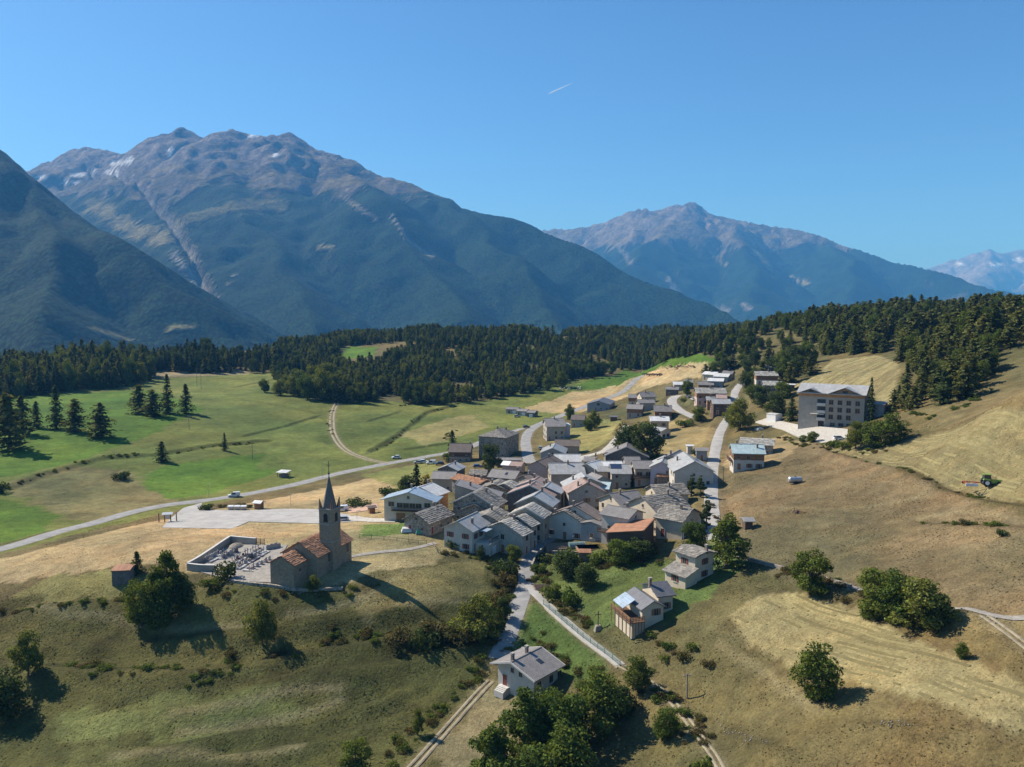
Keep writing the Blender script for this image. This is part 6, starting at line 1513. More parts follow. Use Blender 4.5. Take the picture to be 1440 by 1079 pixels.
# tufts of long grass on the unmown slopes
n = 170000
x = rs.uniform(-135, 130, n); y = rs.uniform(78, 255, n)
vis = np.abs(x) < 0.70 * y
i_ = np.clip(np.searchsorted(GX, x) - 1, 0, NX - 2); j_ = np.clip(np.searchsorted(GY, y) - 1, 0, NY - 2)
dens = roughness_map[i_, j_] * (0.2 + 1.3 * sstep(0.42, 0.62, fbm(x / 6, y / 6, 3, 17)))
keep = vis & (rs.rand(n) < dens)
for hx_, hy_, r_ in HOUSES: keep &= (x - hx_) ** 2 + (y - hy_) ** 2 > (r_ * 0.8) ** 2
x, y = x[keep], y[keep]; z = ground(x, y); k = len(x); base = COLR[i_[keep], j_[keep]]
V = []; Cc = []
a = rs.uniform(0, 6.28, k); s = rs.uniform(0.08, 0.20, k) * (0.6 + 0.8 * rs.rand(k)); hh = s * rs.uniform(0.25, 0.75, k)
for q in range(3):
    aa = a + q * 2.1; cx_, sx_ = np.cos(aa) * s, np.sin(aa) * s
    lx, ly = rs.normal(0, 0.5, k) * s, rs.normal(0, 0.5, k) * s
    V.append(np.stack([np.c_[x - cx_, y - sx_, z - 0.05], np.c_[x + cx_, y + sx_, z - 0.05], np.c_[x + lx, y + ly, z + hh]], 1))
V = np.concatenate(V, 0).reshape(-1, 3); nf = len(V) // 3
t = np.tile(rs.uniform(1.2, 2.3, k), 3); cl_ = np.tile(base, (3, 1)) * t[:, None]
m, nt, out = new_mat('grass')
at = N(nt, 'ShaderNodeAttribute', attribute_name='Col'); d_ = N(nt, 'ShaderNodeBsdfDiffuse'); tl = N(nt, 'ShaderNodeBsdfTranslucent'); mx = N(nt, 'ShaderNodeMixShader'); mx.inputs[0].default_value = 0.3
nt.links.new(at.outputs['Color'], d_.inputs[0]); nt.links.new(at.outputs['Color'], tl.inputs[0]); nt.links.new(d_.outputs[0], mx.inputs[1]); nt.links.new(tl.outputs[0], mx.inputs[2]); nt.links.new(mx.outputs[0], out.inputs[0])
me = np_mesh('grass_tufts', V, np.arange(3 * nf).reshape(nf, 3)); set_col(me, 'Col', np.repeat(cl_, 3, 0)); me.materials.append(MATS['grass'])
o = bpy.data.objects.new('grass_tufts', me); col.objects.link(o); tag(o, 'tufts of long dry grass over the unmown slopes', 'grass', kind='stuff')
print('tufts', k)

# raked rows of cut hay lying in the mown fields
def hay_rows(poly, ang, sp, wd, label, seed, Ymax=420):
    P = np.array(pts_ground(poly)); rr = np.random.RandomState(seed); ca, sa = math.cos(ang), math.sin(ang)
    U = P[:, 0] * ca + P[:, 1] * sa; Vv = -P[:, 0] * sa + P[:, 1] * ca
    us = np.arange(U.min(), U.max(), 1.1); Vt = []; Fc = []; Cl = []; k = 0
    for v0 in np.arange(Vv.min() + 0.6, Vv.max(), sp):
        vv = v0 + (fbm(us / 18, us * 0 + v0 / 9, 2, seed) - 0.5) * 2.4 + rr.uniform(-0.2, 0.2)
        x = us * ca - vv * sa; y = us * sa + vv * ca
        ok = inpoly(x, y, P) & (fbm(us / 7, us * 0 + v0 / 3, 2, seed + 5) > 0.40) & (np.abs(x) < 0.75 * y)
        w_ = wd * (0.5 + fbm(us / 3, us * 0 + v0, 2, seed + 9)) / 2; t = rr.uniform(0.82, 1.32)
        z = ground(x, y)
        for i in np.where(ok[:-1] & ok[1:])[0]:
            for j in (i, i + 1):
                ox, oy = -sa * w_[j], ca * w_[j]
                za, zb = ground(x[j] - ox, y[j] - oy), ground(x[j] + ox, y[j] + oy)
                Vt += [(x[j] - ox, y[j] - oy, za + 0.02), (x[j], y[j], z[j] + 0.13), (x[j] + ox, y[j] + oy, zb + 0.02)]
                c_ = MOWN * t * rr.uniform(0.85, 1.15); Cl += [c_, c_ * 1.05, c_]
            Fc += [(k, k + 3, k + 4, k + 1), (k + 1, k + 4, k + 5, k + 2)]; k += 6
    me = np_mesh('hay_rows', np.array(Vt), np.array(Fc)); set_col(me, 'Col', np.clip(np.array(Cl), 0, 1)); me.materials.append(MATS['grass'])
    o = bpy.data.objects.new('hay_rows', me); col.objects.link(o); tag(o, label, 'hay', kind='stuff')
hay_rows([(1030,872),(1044,854),(1077,839),(1120,837),(1190,855),(1290,905),(1440,965),(1560,1010),(1560,1090),(1440,1033),(1330,989),(1250,969),(1150,942),(1092,923),(1054,899)], ang_of((1070, 872), (1380, 975)), 1.25, 0.55, 'thin raked hay rows on the oval mown field', 3)
hay_rows([(1172,632),(1240,623),(1330,608),(1440,578),(1560,560),(1560,740),(1440,705),(1300,667)], ang_of((1220, 636), (1430, 690)), 1.7, 0.65, 'raked hay rows on the field where the tractor works', 5)
hay_rows([(1108,546),(1150,530),(1172,508),(1235,502),(1263,513),(1256,560),(1240,578),(1228,550)], ang_of((1150, 542), (1222, 508)), 2.6, 1.0, 'raked hay rows on the field behind the apartment block', 7)

# ------------------------------------------------------------------ walls, fences, graves
def wall_run(name, line, h, t, mat, label, cat='wall', coping=None, down=1.5, world=None):
    C_ = resample(pts_ground(line), 1.2) if world is None else np.array(world)
    c0 = C_[0]; z0 = float(ground(*c0)); root = empty(name, (c0[0], c0[1], z0))
    T_ = np.gradient(C_, axis=0); T_ /= np.linalg.norm(T_, axis=1)[:, None]; Nn = np.c_[-T_[:, 1], T_[:, 0]]
    zg = smooth1(np.array([float(ground(*p)) for p in C_]), 2)
    rs_ = np.random.RandomState(len(C_)); b = MB()
    def ring(k, tt, za, zb):
        p = C_[k] - c0; n_ = Nn[k] * tt / 2
        return [(p[0] - n_[0], p[1] - n_[1], za), (p[0] + n_[0], p[1] + n_[1], za), (p[0] + n_[0], p[1] + n_[1], zb), (p[0] - n_[0], p[1] - n_[1], zb)]
    for k in range(len(C_) - 1):
        b.hull(ring(k, t, zg[k] - z0 - down, zg[k] - z0 + h), ring(k + 1, t, zg[k + 1] - z0 - down, zg[k + 1] - z0 + h))
    b.build('masonry', mat, root)
    if coping:
        cb = MB()
        for k in range(len(C_) - 1): cb.hull(ring(k, t + 0.16, zg[k] - z0 + h + 0.003, zg[k] - z0 + h + 0.12), ring(k + 1, t + 0.16, zg[k + 1] - z0 + h + 0.003, zg[k + 1] - z0 + h + 0.12))
        cb.build('coping', coping, root)
    return tag(root, label, cat)
def fence_run(name, line, h, label, mat='iron', gap=2.4, rails=(0.3, 0.95), mesh=False, cat='fence'):
    C_ = resample(pts_ground(line), gap); c0 = C_[0]; z0 = float(ground(*c0)); root = empty(name, (c0[0], c0[1], z0))
    pm = MB().box(-0.05, 0.05, -0.05, 0.05, -0.4, h).mesh('post', mat)
    zz = [float(ground(*p)) - z0 for p in C_]
    for p, z in zip(C_, zz):
        o = bpy.data.objects.new('post', pm); col.objects.link(o); o.parent = root; o.location = (p[0] - c0[0], p[1] - c0[1], z)
    for r_ in rails:
        b = MB()
        for k in range(len(C_) - 1): b.bar((*(C_[k] - c0), zz[k] + h * r_), (*(C_[k + 1] - c0), zz[k + 1] + h * r_), 0.05, 0.07)
        b.build('rail', mat, root)
    if mesh:
        b = MB()
        for k in range(len(C_) - 1):
            p, q = C_[k] - c0, C_[k + 1] - c0; n_ = int(gap / 0.2)
            for j in range(n_ + 1):
                f = j / n_; u = p + (q - p) * f; zc = zz[k] + (zz[k + 1] - zz[k]) * f
                b.bar((u[0], u[1], zc + 0.02), (u[0], u[1], zc + h * 0.94), 0.025)
        o = b.build('wire_bars', mat, root)
    return tag(root, label, cat)
wall_run('churchyard_wall', [(264, 802), (281, 792), (303, 777), (324, 763)], 1.7, 0.45, 'w_concrete', 'long grey churchyard wall along the dry field', coping='trim')
wall_run('churchyard_wall', [(324, 763), (345, 765), (360, 766)], 1.7, 0.45, 'w_concrete', 'short grey churchyard wall at the parking lot side', coping='trim')
wall_run('churchyard_wall', [(264, 802), (285, 804), (302, 804)], 1.6, 0.45, 'w_concrete', 'low grey churchyard wall beside the round dark bush', coping='trim')
fence_run('churchyard_gate', [(361, 766), (372, 767)], 1.7, 'iron gate between the churchyard wall and the graves', mesh=True, cat='gate')
wall_run('retaining_wall', [(326, 819), (360, 823), (400, 828), (440, 831), (482, 829)], 0.55, 0.6, 'w_stone', 'rough stone retaining wall under the church and graves', down=2.2)
wall_run('stone_wall', [(1048, 787), (1100, 801), (1150, 814), (1196, 827)], 0.7, 0.7, 'rubble', 'dry stone wall along the gravel track by the solitary trees')
wall_run('garden_wall', [(748, 800), (754, 786), (764, 774), (770, 766)], 1.1, 0.4, 'w_stone', 'curved stone garden wall beside the shaded street')
wall_run('garden_wall', [(776, 780), (800, 780), (830, 782)], 0.9, 0.4, 'w_stone', 'garden wall across the vegetable beds')
wall_run('path_kerb_wall', [(766, 856), (790, 878), (820, 903), (850, 925), (868, 940)], 0.2, 0.25, 'w_concrete', 'pale low wall carrying the green mesh fence')
plain('greenmesh', (0.13, 0.24, 0.17), 0.5)
fence_run('mesh_fence', [(764, 851), (790, 873), (820, 898), (850, 920), (872, 938)], 1.3, 'green wire mesh fence along the concrete path', 'greenmesh', mesh=True)
fence_run('garden_fence', [(505, 757), (540, 760), (575, 764), (600, 766)], 1.1, 'thin wire fence between the chalet lawn and the gravel path', 'iron', gap=3)
fence_run('terrace_fence', [(838, 762), (860, 762), (884, 768)], 1.0, 'dark fence along the paved terrace above the gardens', 'iron', gap=1.6, mesh=True)
fence_run('handrail', [(608, 766), (614, 774), (616, 778)], 1.0, 'short wooden handrail at the end of the gravel path', 'wood_grey', gap=1.4)

plain('grave_grey', (0.30, 0.295, 0.29), 0.45, 0.15); plain('grave_dark', (0.09, 0.09, 0.10), 0.3, 0.1); plain('grave_white', (0.42, 0.40, 0.37), 0.6, 0.1); plain('grave_mauve', (0.22, 0.195, 0.20), 0.4, 0.1); plain('flowers', (0.22, 0.09, 0.10), 0.8, 0.5, 8); plain('flowers_pale', (0.55, 0.42, 0.3), 0.8, 0.5, 8)
GR = []
for mt in ('grave_grey', 'grave_dark', 'grave_white', 'grave_mauve'):
    s = MB().box(-0.5, 0.5, -1.05, 1.0, 0, 0.18).box(-0.42, 0.42, -0.95, 0.55, 0.182, 0.32)
    h1 = MB(); pr = [(-0.45, 0.18), (0.45, 0.18), (0.45, 0.95), (0.25, 1.2), (-0.25, 1.2), (-0.45, 0.95)]
    h1.hull([(x, 0.62, z) for x, z in pr], [(x, 0.78, z) for x, z in pr])
    cr_ = MB().box(-0.08, 0.08, 0.64, 0.76, 0.18, 1.55).box(-0.38, 0.38, 0.65, 0.75, 1.05, 1.2)
    fl = MB()
    for i in range(5): a = i * 1.3; fl.tube((0.25 * math.cos(a), 0.2 + 0.2 * math.sin(a), 0.3), (0.3 * math.cos(a), 0.2 + 0.24 * math.sin(a), 0.62), 0.05, 0.12, 6)
    GR.append((s.mesh('slab', mt), h1.mesh('headstone', mt), cr_.mesh('cross', mt), fl))
FLW = [GR[0][3].mesh('flowers', 'flowers'), GR[0][3].mesh('flowers', 'flowers_pale')]
grng = random.Random(3); NM = {0: 'grey granite grave', 1: 'dark polished grave', 2: 'white stone grave', 3: 'mauve grey grave'}
crot = rz
glines = [[zp('W', 740, 560), zp('W', 1130, 330), 13], [zp('W', 850, 590), zp('W', 1160, 420), 6], [zp('W', 700, 480), zp('W', 1060, 300), 11], [zp('W', 520, 430), zp('W', 730, 330), 8], [zp('W', 380, 470), zp('W', 620, 350), 7], [zp('W', 1110, 300), zp('W', 1300, 260), 4]]
for gi_, (a, b, n_) in enumerate(glines):
    pa, pb = at_surface(*a)[:2], at_surface(*b)[:2]
    for i in range(n_):
        p = pa + (pb - pa) * (i + 0.5) / n_; k = grng.choice([0, 0, 0, 1, 2, 2, 3]); typ = grng.choice(['headstone', 'headstone', 'cross']); flw = grng.random() < 0.45
        lot = lot_polys[2]; zz = float(p @ lot[2][:2] + lot[2][2]) + 0.02
        r_ = empty('grave', (p[0], p[1], zz), math.atan2((pb - pa)[1], (pb - pa)[0]) + grng.uniform(-0.06, 0.06) + (math.pi if gi_ % 2 else 0))
        r_.scale = (grng.uniform(0.85, 1.2),) * 3
        for nm, me in (('slab', GR[k][0]), (typ, GR[k][1] if typ == 'headstone' else GR[k][2])) + ((('flowers', FLW[grng.randrange(2)]),) if flw else ()):
            o = bpy.data.objects.new(nm, me); col.objects.link(o); o.parent = r_
        row = ['along the middle path', 'on the gravel in front of the choir', 'behind the middle path', 'beside the rubble mound', 'along the long churchyard wall', 'near the iron gate'][gi_]
        tag(r_, f"{NM[k]} with {'stone cross' if typ == 'cross' else 'headstone'}{' and flowers' if flw else ''}, {row}", 'grave', 'graves in the churchyard')
# rubble mound and gravel heap
def mound(px, py, r_, h, mat, label, name='gravel_heap'):
    p = at_surface(px, py); b = []; n_ = 18; m_ = 6; f = []
    rr = np.random.RandomState(int(px))
    for j in range(m_):
        for i in range(n_):
            q = r_ * (1 - j / (m_ - 1)) * (1 + rr.uniform(-0.15, 0.15)); a = 2 * math.pi * i / n_
            b.append((q * math.cos(a), q * math.sin(a), h * math.sin(j / (m_ - 1) * 1.57) + rr.uniform(-0.08, 0.08) - (0.3 if j == 0 else 0)))
    for j in range(m_ - 1):
        for i in range(n_): f.append((j * n_ + i, j * n_ + (i + 1) % n_, (j + 1) * n_ + (i + 1) % n_, (j + 1) * n_ + i))
    me = bpy.data.meshes.new(name); me.from_pydata(b, [], f); me.materials.append(MATS[mat])
    for q in me.polygons: q.use_smooth = True
    o = bpy.data.objects.new(name, me); col.objects.link(o); o.location = p; return tag(o, label, 'heap')
mound(*zp('W', 740, 265), 2.2, 1.1, 'rubble', 'low mound of pale rubble inside the churchyard')
mound(1068, 604, 2.0, 1.0, 'gravel', 'small heap of gravel beside the forecourt')
mound(1186, 876, 1.6, 0.4, 'rubble', 'patch of pale stones near the track junction', 'stone_pile') if False else None
# loose stones: the eroded scars and wall rubble
def stones(line, n_, spread, size, label):
    C_ = resample(pts_ground(line), 0.4); rr = np.random.RandomState(n_); V = []; F = []
    dirs = np.array([(1, 0, 0), (0, 1, 0), (-1, 0, 0), (0, -1, 0), (0, 0, 1), (0, 0, -1)], float); tri = [(0, 1, 4), (1, 2, 4), (2, 3, 4), (3, 0, 4), (1, 0, 5), (2, 1, 5), (3, 2, 5), (0, 3, 5)]
    for i in range(n_):
        p = C_[rr.randint(len(C_))] + rr.normal(0, spread, 2); s_ = size * rr.uniform(0.4, 1.5); k = len(V)
        V += list(dirs * s_ * rr.uniform(0.6, 1.3, (6, 3)) + np.array([p[0], p[1], float(ground(*p)) + 0.05])); F += [[a + k for a in t] for t in tri]
    me = np_mesh('loose_stones', np.array(V), np.array(F)); me.materials.append(MATS['rubble']); o = bpy.data.objects.new('loose_stones', me); col.objects.link(o)
    tag(o, label, 'stones', kind='stuff')
stones([(1000, 1010), (1030, 1030), (1060, 1040), (1082, 1046)], 70, 0.5, 0.12, 'pale stones of the eroded scar beside the dirt track')
stones([(1235, 1018), (1280, 1018)], 26, 0.6, 0.12, 'pale stones of the scar below the solitary tree')
stones([(1040, 785), (1120, 806), (1200, 830), (1230, 845)], 90, 0.4, 0.18, 'fallen stones along the dry stone wall')
stones([(1385, 870), (1400, 874)], 24, 0.7, 0.15, 'scattered stones at the track junction')
stones([(790, 850), (810, 862), (830, 880)], 50, 0.7, 0.16, 'stones edging the garden bank')
stones([(330, 822), (400, 832), (470, 834)], 60, 0.5, 0.15, 'stones tumbled below the retaining wall')

# ------------------------------------------------------------------ vehicles
def car_mesh(L, W, Hh, van=False):
    b = MB(); w = W / 2
    low = [(-L / 2, 0.35), (-L / 2, 0.72), (-L / 2 + 0.1, 0.86), (L / 2 - 0.9, 0.88), (L / 2 - 0.1, 0.72), (L / 2, 0.55), (L / 2, 0.33)]
    if van: low = [(-L / 2, 0.35), (-L / 2, 0.95), (L / 2 - 1.0, 0.98), (L / 2 - 0.1, 0.8), (L / 2, 0.6), (L / 2, 0.33)]
    b.hull([(x, -w, z) for x, z in low], [(x, w, z) for x, z in low])
    body = b
    z0 = low[1][1] if van else 0.86
    g = MB(); xr = -L / 2 + 0.06 if van else -L / 2 + 0.35; xf = L / 2 - (1.15 if van else 1.05)
    bot = [(xr, -w + 0.05, z0), (xf, -w + 0.05, z0), (xf, w - 0.05, z0), (xr, w - 0.05, z0)]
    top = [(xr + (0.05 if van else 0.35), -w + 0.2, Hh - 0.06), (xf - 0.75, -w + 0.2, Hh - 0.06), (xf - 0.75, w - 0.2, Hh - 0.06), (xr + (0.05 if van else 0.35), w - 0.2, Hh - 0.06)]
    g.hull(bot, top)
    rf = MB(); a, c_ = top[0], top[2]; rf.box(a[0] - 0.03, c_[0] + 0.03, a[1] - 0.04, c_[1] + 0.04, Hh - 0.058, Hh)
    if van: rf.box(a[0] - 0.06, c_[0] - 0.9, -w + 0.02, w - 0.02, z0 + 0.002, Hh - 0.06)
    wh = MB().tube((0, -0.11, 0), (0, 0.11, 0), 0.32, 0.32, 14, 0).tube((0, -0.13, 0), (0, 0.13, 0), 0.18, 0.18, 10, 1)
    return body, g, rf, wh
def paint(name, c):
    m, nt, out = new_mat(name); p = N(nt, 'ShaderNodeBsdfPrincipled'); p.inputs['Base Color'].default_value = (*c, 1); p.inputs['Roughness'].default_value = 0.25; p.inputs['Coat Weight'].default_value = 0.5
    nt.links.new(p.outputs[0], out.inputs[0])
for nm, c_ in (('paint_white', (0.7, 0.7, 0.69)), ('paint_silver', (0.42, 0.43, 0.44)), ('paint_black', (0.02, 0.02, 0.022)), ('paint_blue', (0.05, 0.09, 0.2)), ('paint_red', (0.35, 0.03, 0.02)), ('paint_green', (0.16, 0.30, 0.05)), ('lamp_glass', (0.7, 0.68, 0.6)), ('lamp_red', (0.4, 0.02, 0.02))): paint(nm, c_)
CM = {}
def car(px, py, rot, color, label, van=False, L=4.2, W=1.75, Hh=1.48, group=None):
    key = (color, van)
    if key not in CM:
        if van: L, W, Hh = 4.4, 1.8, 1.82
        b, g, rf, wh = car_mesh(L, W, Hh, van)
        CM[key] = (b.mesh('body', color), g.mesh('windows', 'glass'), rf.mesh('roof', color), wh.mesh('wheel', ['rubber', 'galv']), MB().box(-0.03, 0.03, -0.17, 0.17, -0.08, 0.08).mesh('headlight', 'lamp_glass'), MB().box(-0.03, 0.03, -0.12, 0.12, -0.1, 0.1).mesh('tail_light', 'lamp_red'), L, W)
    bm, gm, rm, wm, hl, tl, L, W = CM[key]
    p = at_surface(px, py); root = empty('car' if not van else 'van', (p[0], p[1], p[2] + 0.12), R(rot))
    for nm, me, loc in [('body', bm, (0, 0, 0)), ('windows', gm, (0, 0, 0)), ('roof', rm, (0, 0, 0))] + [('wheel', wm, (sx * L * 0.31, sy * (W / 2 - 0.1), 0.32)) for sx in (-1, 1) for sy in (-1, 1)] + [('headlight', hl, (L / 2 - 0.02, sy * W * 0.34, 0.62)) for sy in (-1, 1)] + [('tail_light', tl, (-L / 2 - 0.0, sy * W * 0.38, 0.68)) for sy in (-1, 1)]:
        o = bpy.data.objects.new(nm, me); col.objects.link(o); o.parent = root; o.location = loc
    return tag(root, label, 'van' if van else 'car', group)
car(329, 699, 200, 'paint_white', 'white van driving on the road past the parking lot', True)
car(480, 719, 205, 'paint_white', 'white van parked at the chalet end of the parking lot', True)
car(481, 733, 190, 'paint_silver', 'silver car parked between the church tower and the chalet')
car(557, 645, 195, 'paint_white', 'white car parked on the far verge of the main road')
car(588, 652, 188, 'paint_silver', 'silver car parked beside the road, first of three by the hay barn')
car(596, 651, 10, 'paint_white', 'white car with luggage parked second of three by the hay barn')
car(606, 653, 186, 'paint_white', 'white van parked next to the black car', True)
car(618, 654, 190, 'paint_black', 'black car parked closest to the hay barn')
car(740, 602, 25, 'paint_black', 'black car parked on the verge by the road junction')
car(727, 587, 10, 'paint_silver', 'light car parked in front of the meadow garages')
car(672, 658, 5, 'paint_blue', 'blue car in the yard under the dark tree')
car(968, 560, 60, 'paint_silver', 'silver car at the turning place between chalets')
car(975, 563, 100, 'paint_white', 'white car at the turning place between chalets')
car(988, 590, 20, 'paint_black', 'black car parked below the leafy tree near the dark fronted chalet')
car(1180, 619, 5, 'paint_white', 'white car on the forecourt of the apartment block')
car(813, 756, 15, 'paint_white', 'white car beside the vegetable garden')
car(760, 632, 85, 'paint_silver', 'silver car parked by the tall grey house')
# tractor with hay rake
p = at_surface(1392, 684); tr = empty('tractor', (p[0], p[1], p[2] + 0.05), R(-14))
MB().hull([(0.1, -0.42, 0.75), (2.5, -0.36, 0.75), (2.5, 0.36, 0.75), (0.1, 0.42, 0.75)], [(0.1, -0.42, 1.65), (2.35, -0.34, 1.5), (2.35, 0.34, 1.5), (0.1, 0.42, 1.65)]).build('bonnet', 'paint_green', tr)
MB().box(-1.6, 2.3, -0.3, 0.3, 0.55, 0.98).build('chassis', 'iron', tr)
MB().hull([(-1.5, -0.75, 1.25), (0.12, -0.7, 1.25), (0.12, 0.7, 1.25), (-1.5, 0.75, 1.25)], [(-1.35, -0.65, 2.6), (-0.1, -0.62, 2.6), (-0.1, 0.62, 2.6), (-1.35, 0.65, 2.6)]).build('cab', 'glass', tr)
MB().box(-1.5, 0.05, -0.75, 0.75, 2.61, 2.76).build('cab_roof', 'paint_green', tr)
for s_ in (-1, 1):
    w_ = MB().tube((-0.85, s_ * 0.62, 0.85), (-0.85, s_ * 1.08, 0.85), 0.85, 0.85, 18, 0).tube((-0.85, s_ * 0.6, 0.85), (-0.85, s_ * 1.1, 0.85), 0.45, 0.45, 12, 1); w_.build('rear_wheel', ['rubber', 'white'], tr)
    w_ = MB().tube((1.75, s_ * 0.55, 0.58), (1.75, s_ * 0.92, 0.58), 0.58, 0.58, 16, 0).tube((1.75, s_ * 0.53, 0.58), (1.75, s_ * 0.94, 0.58), 0.3, 0.3, 12, 1); w_.build('front_wheel', ['rubber', 'white'], tr)
    MB().hull([(-1.7, s_ * 0.6, 1.55), (-0.05, s_ * 0.6, 1.4), (-0.05, s_ * 1.12, 1.4), (-1.7, s_ * 1.12, 1.55)], [(-1.5, s_ * 0.6, 1.78), (-0.3, s_ * 0.6, 1.78), (-0.3, s_ * 1.12, 1.78), (-1.5, s_ * 1.12, 1.78)]).build('mudguard', 'paint_green', tr)
MB().tube((1.2, 0.2, 1.5), (1.2, 0.2, 2.5), 0.05, 0.05).build('exhaust', 'iron', tr)
tag(tr, 'green tractor with white wheel rims working the mown field', 'tractor')
hr = empty('hay_rake', (p[0] - 3.6 * math.cos(R(-14)), p[1] - 3.6 * math.sin(R(-14)), p[2] + 0.05), R(-14))
MB().bar((-1.6, -1.7, 0.55), (1.6, 0, 0.7), 0.16).bar((-1.6, 1.7, 0.55), (1.6, 0, 0.7), 0.16).bar((-1.6, -1.7, 0.55), (-1.6, 1.7, 0.55), 0.16).build('frame', 'paint_red', hr)
for y in (-1.3, 0, 1.3):
    rt_ = MB().tube((-0.9, y, 0.5), (-0.9, y, 0.62), 0.2, 0.2, 10)
    for i in range(10): a = i * 0.628; rt_.bar((-0.9, y, 0.5), (-0.9 + 0.75 * math.cos(a), y + 0.75 * math.sin(a), 0.25), 0.06)
    rt_.build('rotor', 'r_rust', hr)
MB().box(-1.9, 0.6, -2.0, -1.85, 0.15, 0.75).build('side_guard', 'white', hr)
for y in (-1.5, 1.5): MB().tube((-1.5, y - 0.1, 0.3), (-1.5, y + 0.1, 0.3), 0.3, 0.3, 12).build('wheel', 'rubber', hr)
tag(hr, 'red rotary hay rake with white guard hitched behind the tractor', 'hay rake')
# rusty implement and water tank in the dry meadow
p = at_surface(1122, 722); im = empty('farm_implement', p, R(-25))
MB().bar((-1.2, -0.6, 0.5), (1.2, -0.6, 0.5), 0.12).bar((-1.2, 0.6, 0.5), (1.2, 0.6, 0.5), 0.12).bar((-1.2, -0.6, 0.5), (-1.2, 0.6, 0.5), 0.12).bar((1.2, -0.6, 0.5), (1.2, 0.6, 0.5), 0.12).bar((1.2, 0, 0.5), (2.2, 0, 0.4), 0.1).bar((-0.8, 0, 0.5), (-0.8, 0, 1.4), 0.14).build('frame', 'r_rust', im)
tn = MB()
for i in range(9): x = -1.1 + 2.2 * i / 8; tn.bar((x, -0.6, 0.5), (x - 0.15, -0.6, 0.02), 0.06); tn.bar((x, 0.6, 0.5), (x - 0.15, 0.6, 0.02), 0.06)
tn.build('tines', 'r_rust', im)
for y in (-0.75, 0.75): MB().tube((0, y - 0.06, 0.35), (0, y + 0.06, 0.35), 0.35, 0.35, 12).build('wheel', 'iron', im)
tag(im, 'rusty farm implement left in the dry meadow', 'implement')
p = at_surface(1118, 680); tk = empty('water_tank', p, R(4))
b_ = MB()
for x0_, x1_, r0_, r1_ in ((-2.0, -1.75, 0.55, 0.85), (-1.75, 1.75, 0.85, 0.85), (1.75, 2.0, 0.85, 0.55)): b_.tube((x0_, 0, 1.15), (x1_, 0, 1.15), r0_, r1_, 16)
b_.build('tank', 'galv', tk)
MB().box(-1.9, 2.8, -0.4, 0.4, 0.22, 0.34).build('chassis', 'iron', tk)
for y in (-0.75, 0.75): MB().tube((-0.2, y - 0.12, 0.4), (-0.2, y + 0.12, 0.4), 0.4, 0.4, 14).build('wheel', 'rubber', tk)
MB().tube((0, 0, 1.95), (0, 0, 2.15), 0.25, 0.25, 10).build('hatch', 'iron', tk)
tag(tk, 'galvanised water tank trailer in the dry meadow below the teal roofed chalet', 'water tank')

# ------------------------------------------------------------------ street furniture
def pole(px, py, top, label, kind='wood', cat='utility pole', name='utility_pole'):
    p = at_surface(px, py); h = (py - top) / (FPX / p[1]); r_ = empty(name, p, R(trng.uniform(-20, 20)))
    if kind == 'lamp':
        MB().tube((0, 0, -0.5), (0, 0, h), 0.09, 0.06, 8).build('post', 'galv', r_); MB().bar((0, 0, h), (0.9, 0, h + 0.1), 0.07).box(0.6, 1.2, -0.12, 0.12, h + 0.02, h + 0.14).build('lamp_head', 'galv', r_)
    else:
        MB().tube((0, 0, -0.5), (0, 0, h), 0.15, 0.10, 8).build('post', 'wood_grey', r_)
        MB().bar((-0.8, 0, h - 0.4), (0.8, 0, h - 0.4), 0.11).build('crossarm', 'wood_grey', r_)
        for x in (-0.7, 0, 0.7): MB().tube((x, 0, h - 0.34), (x, 0, h - 0.1), 0.05, 0.03, 6).build('insulator', 'white', r_)
    return tag(r_, label, cat)
pole(277, 545, 518, 'tall power pole at the far meadow edge, wood side of the pair')
pole(283, 548, 518, 'tall power pole at the far meadow edge, village side of the pair')
pole(266, 604, 584, 'power pole in the green meadow below the dense pine group')
pole(355, 646, 626, 'power pole on the meadow beyond the hay shelter')
pole(293, 698, 680, 'street lamp beside the road opposite the parking lot', 'lamp', 'street lamp', 'street_lamp')
pole(409, 712, 694, 'street lamp on the dry strip between road and parking lot', 'lamp', 'street lamp', 'street_lamp')
pole(454, 672, 650, 'street lamp beside the road behind the church spire', 'lamp', 'street lamp', 'street_lamp')
pole(517, 652, 636, 'street lamp where the farm track meets the road', 'lamp', 'street lamp', 'street_lamp')
pole(966, 982, 944, 'weathered power pole standing beside a bush near the dirt track')
pole(1017, 678, 656, 'power pole beside the concrete lane')
pole(502, 730, 718, 'lamp post at the chalet driveway', 'lamp', 'street lamp', 'street_lamp')
pole(598, 656, 640, 'lamp post among the parked cars', 'lamp', 'street lamp', 'street_lamp')
pole(772, 590, 578, 'post at the road behind the garages', 'lamp', 'street lamp', 'street_lamp')
pole(961, 770, 748, 'pale lamp post behind the split level house', 'lamp', 'street lamp', 'street_lamp')
# wayside cross
p = at_surface(841, 886); wc = empty('wayside_cross', p, R(10))
MB().hull([(-0.8, -0.7, -0.4), (0.8, -0.7, -0.4), (0.8, 0.7, -0.4), (-0.8, 0.7, -0.4)], [(-0.55, -0.5, 0.95), (0.5, -0.5, 1.05), (0.55, 0.5, 1.0), (-0.5, 0.5, 0.9)]).build('stone_base', 'rubble', wc)
MB().bar((0, 0, 0.8), (0, 0, 4.0), 0.17).bar((-0.65, 0, 3.3), (0.65, 0, 3.3), 0.15).build('cross', 'wood_dark', wc)
tag(wc, 'wooden wayside cross on a pale stone base', 'cross')
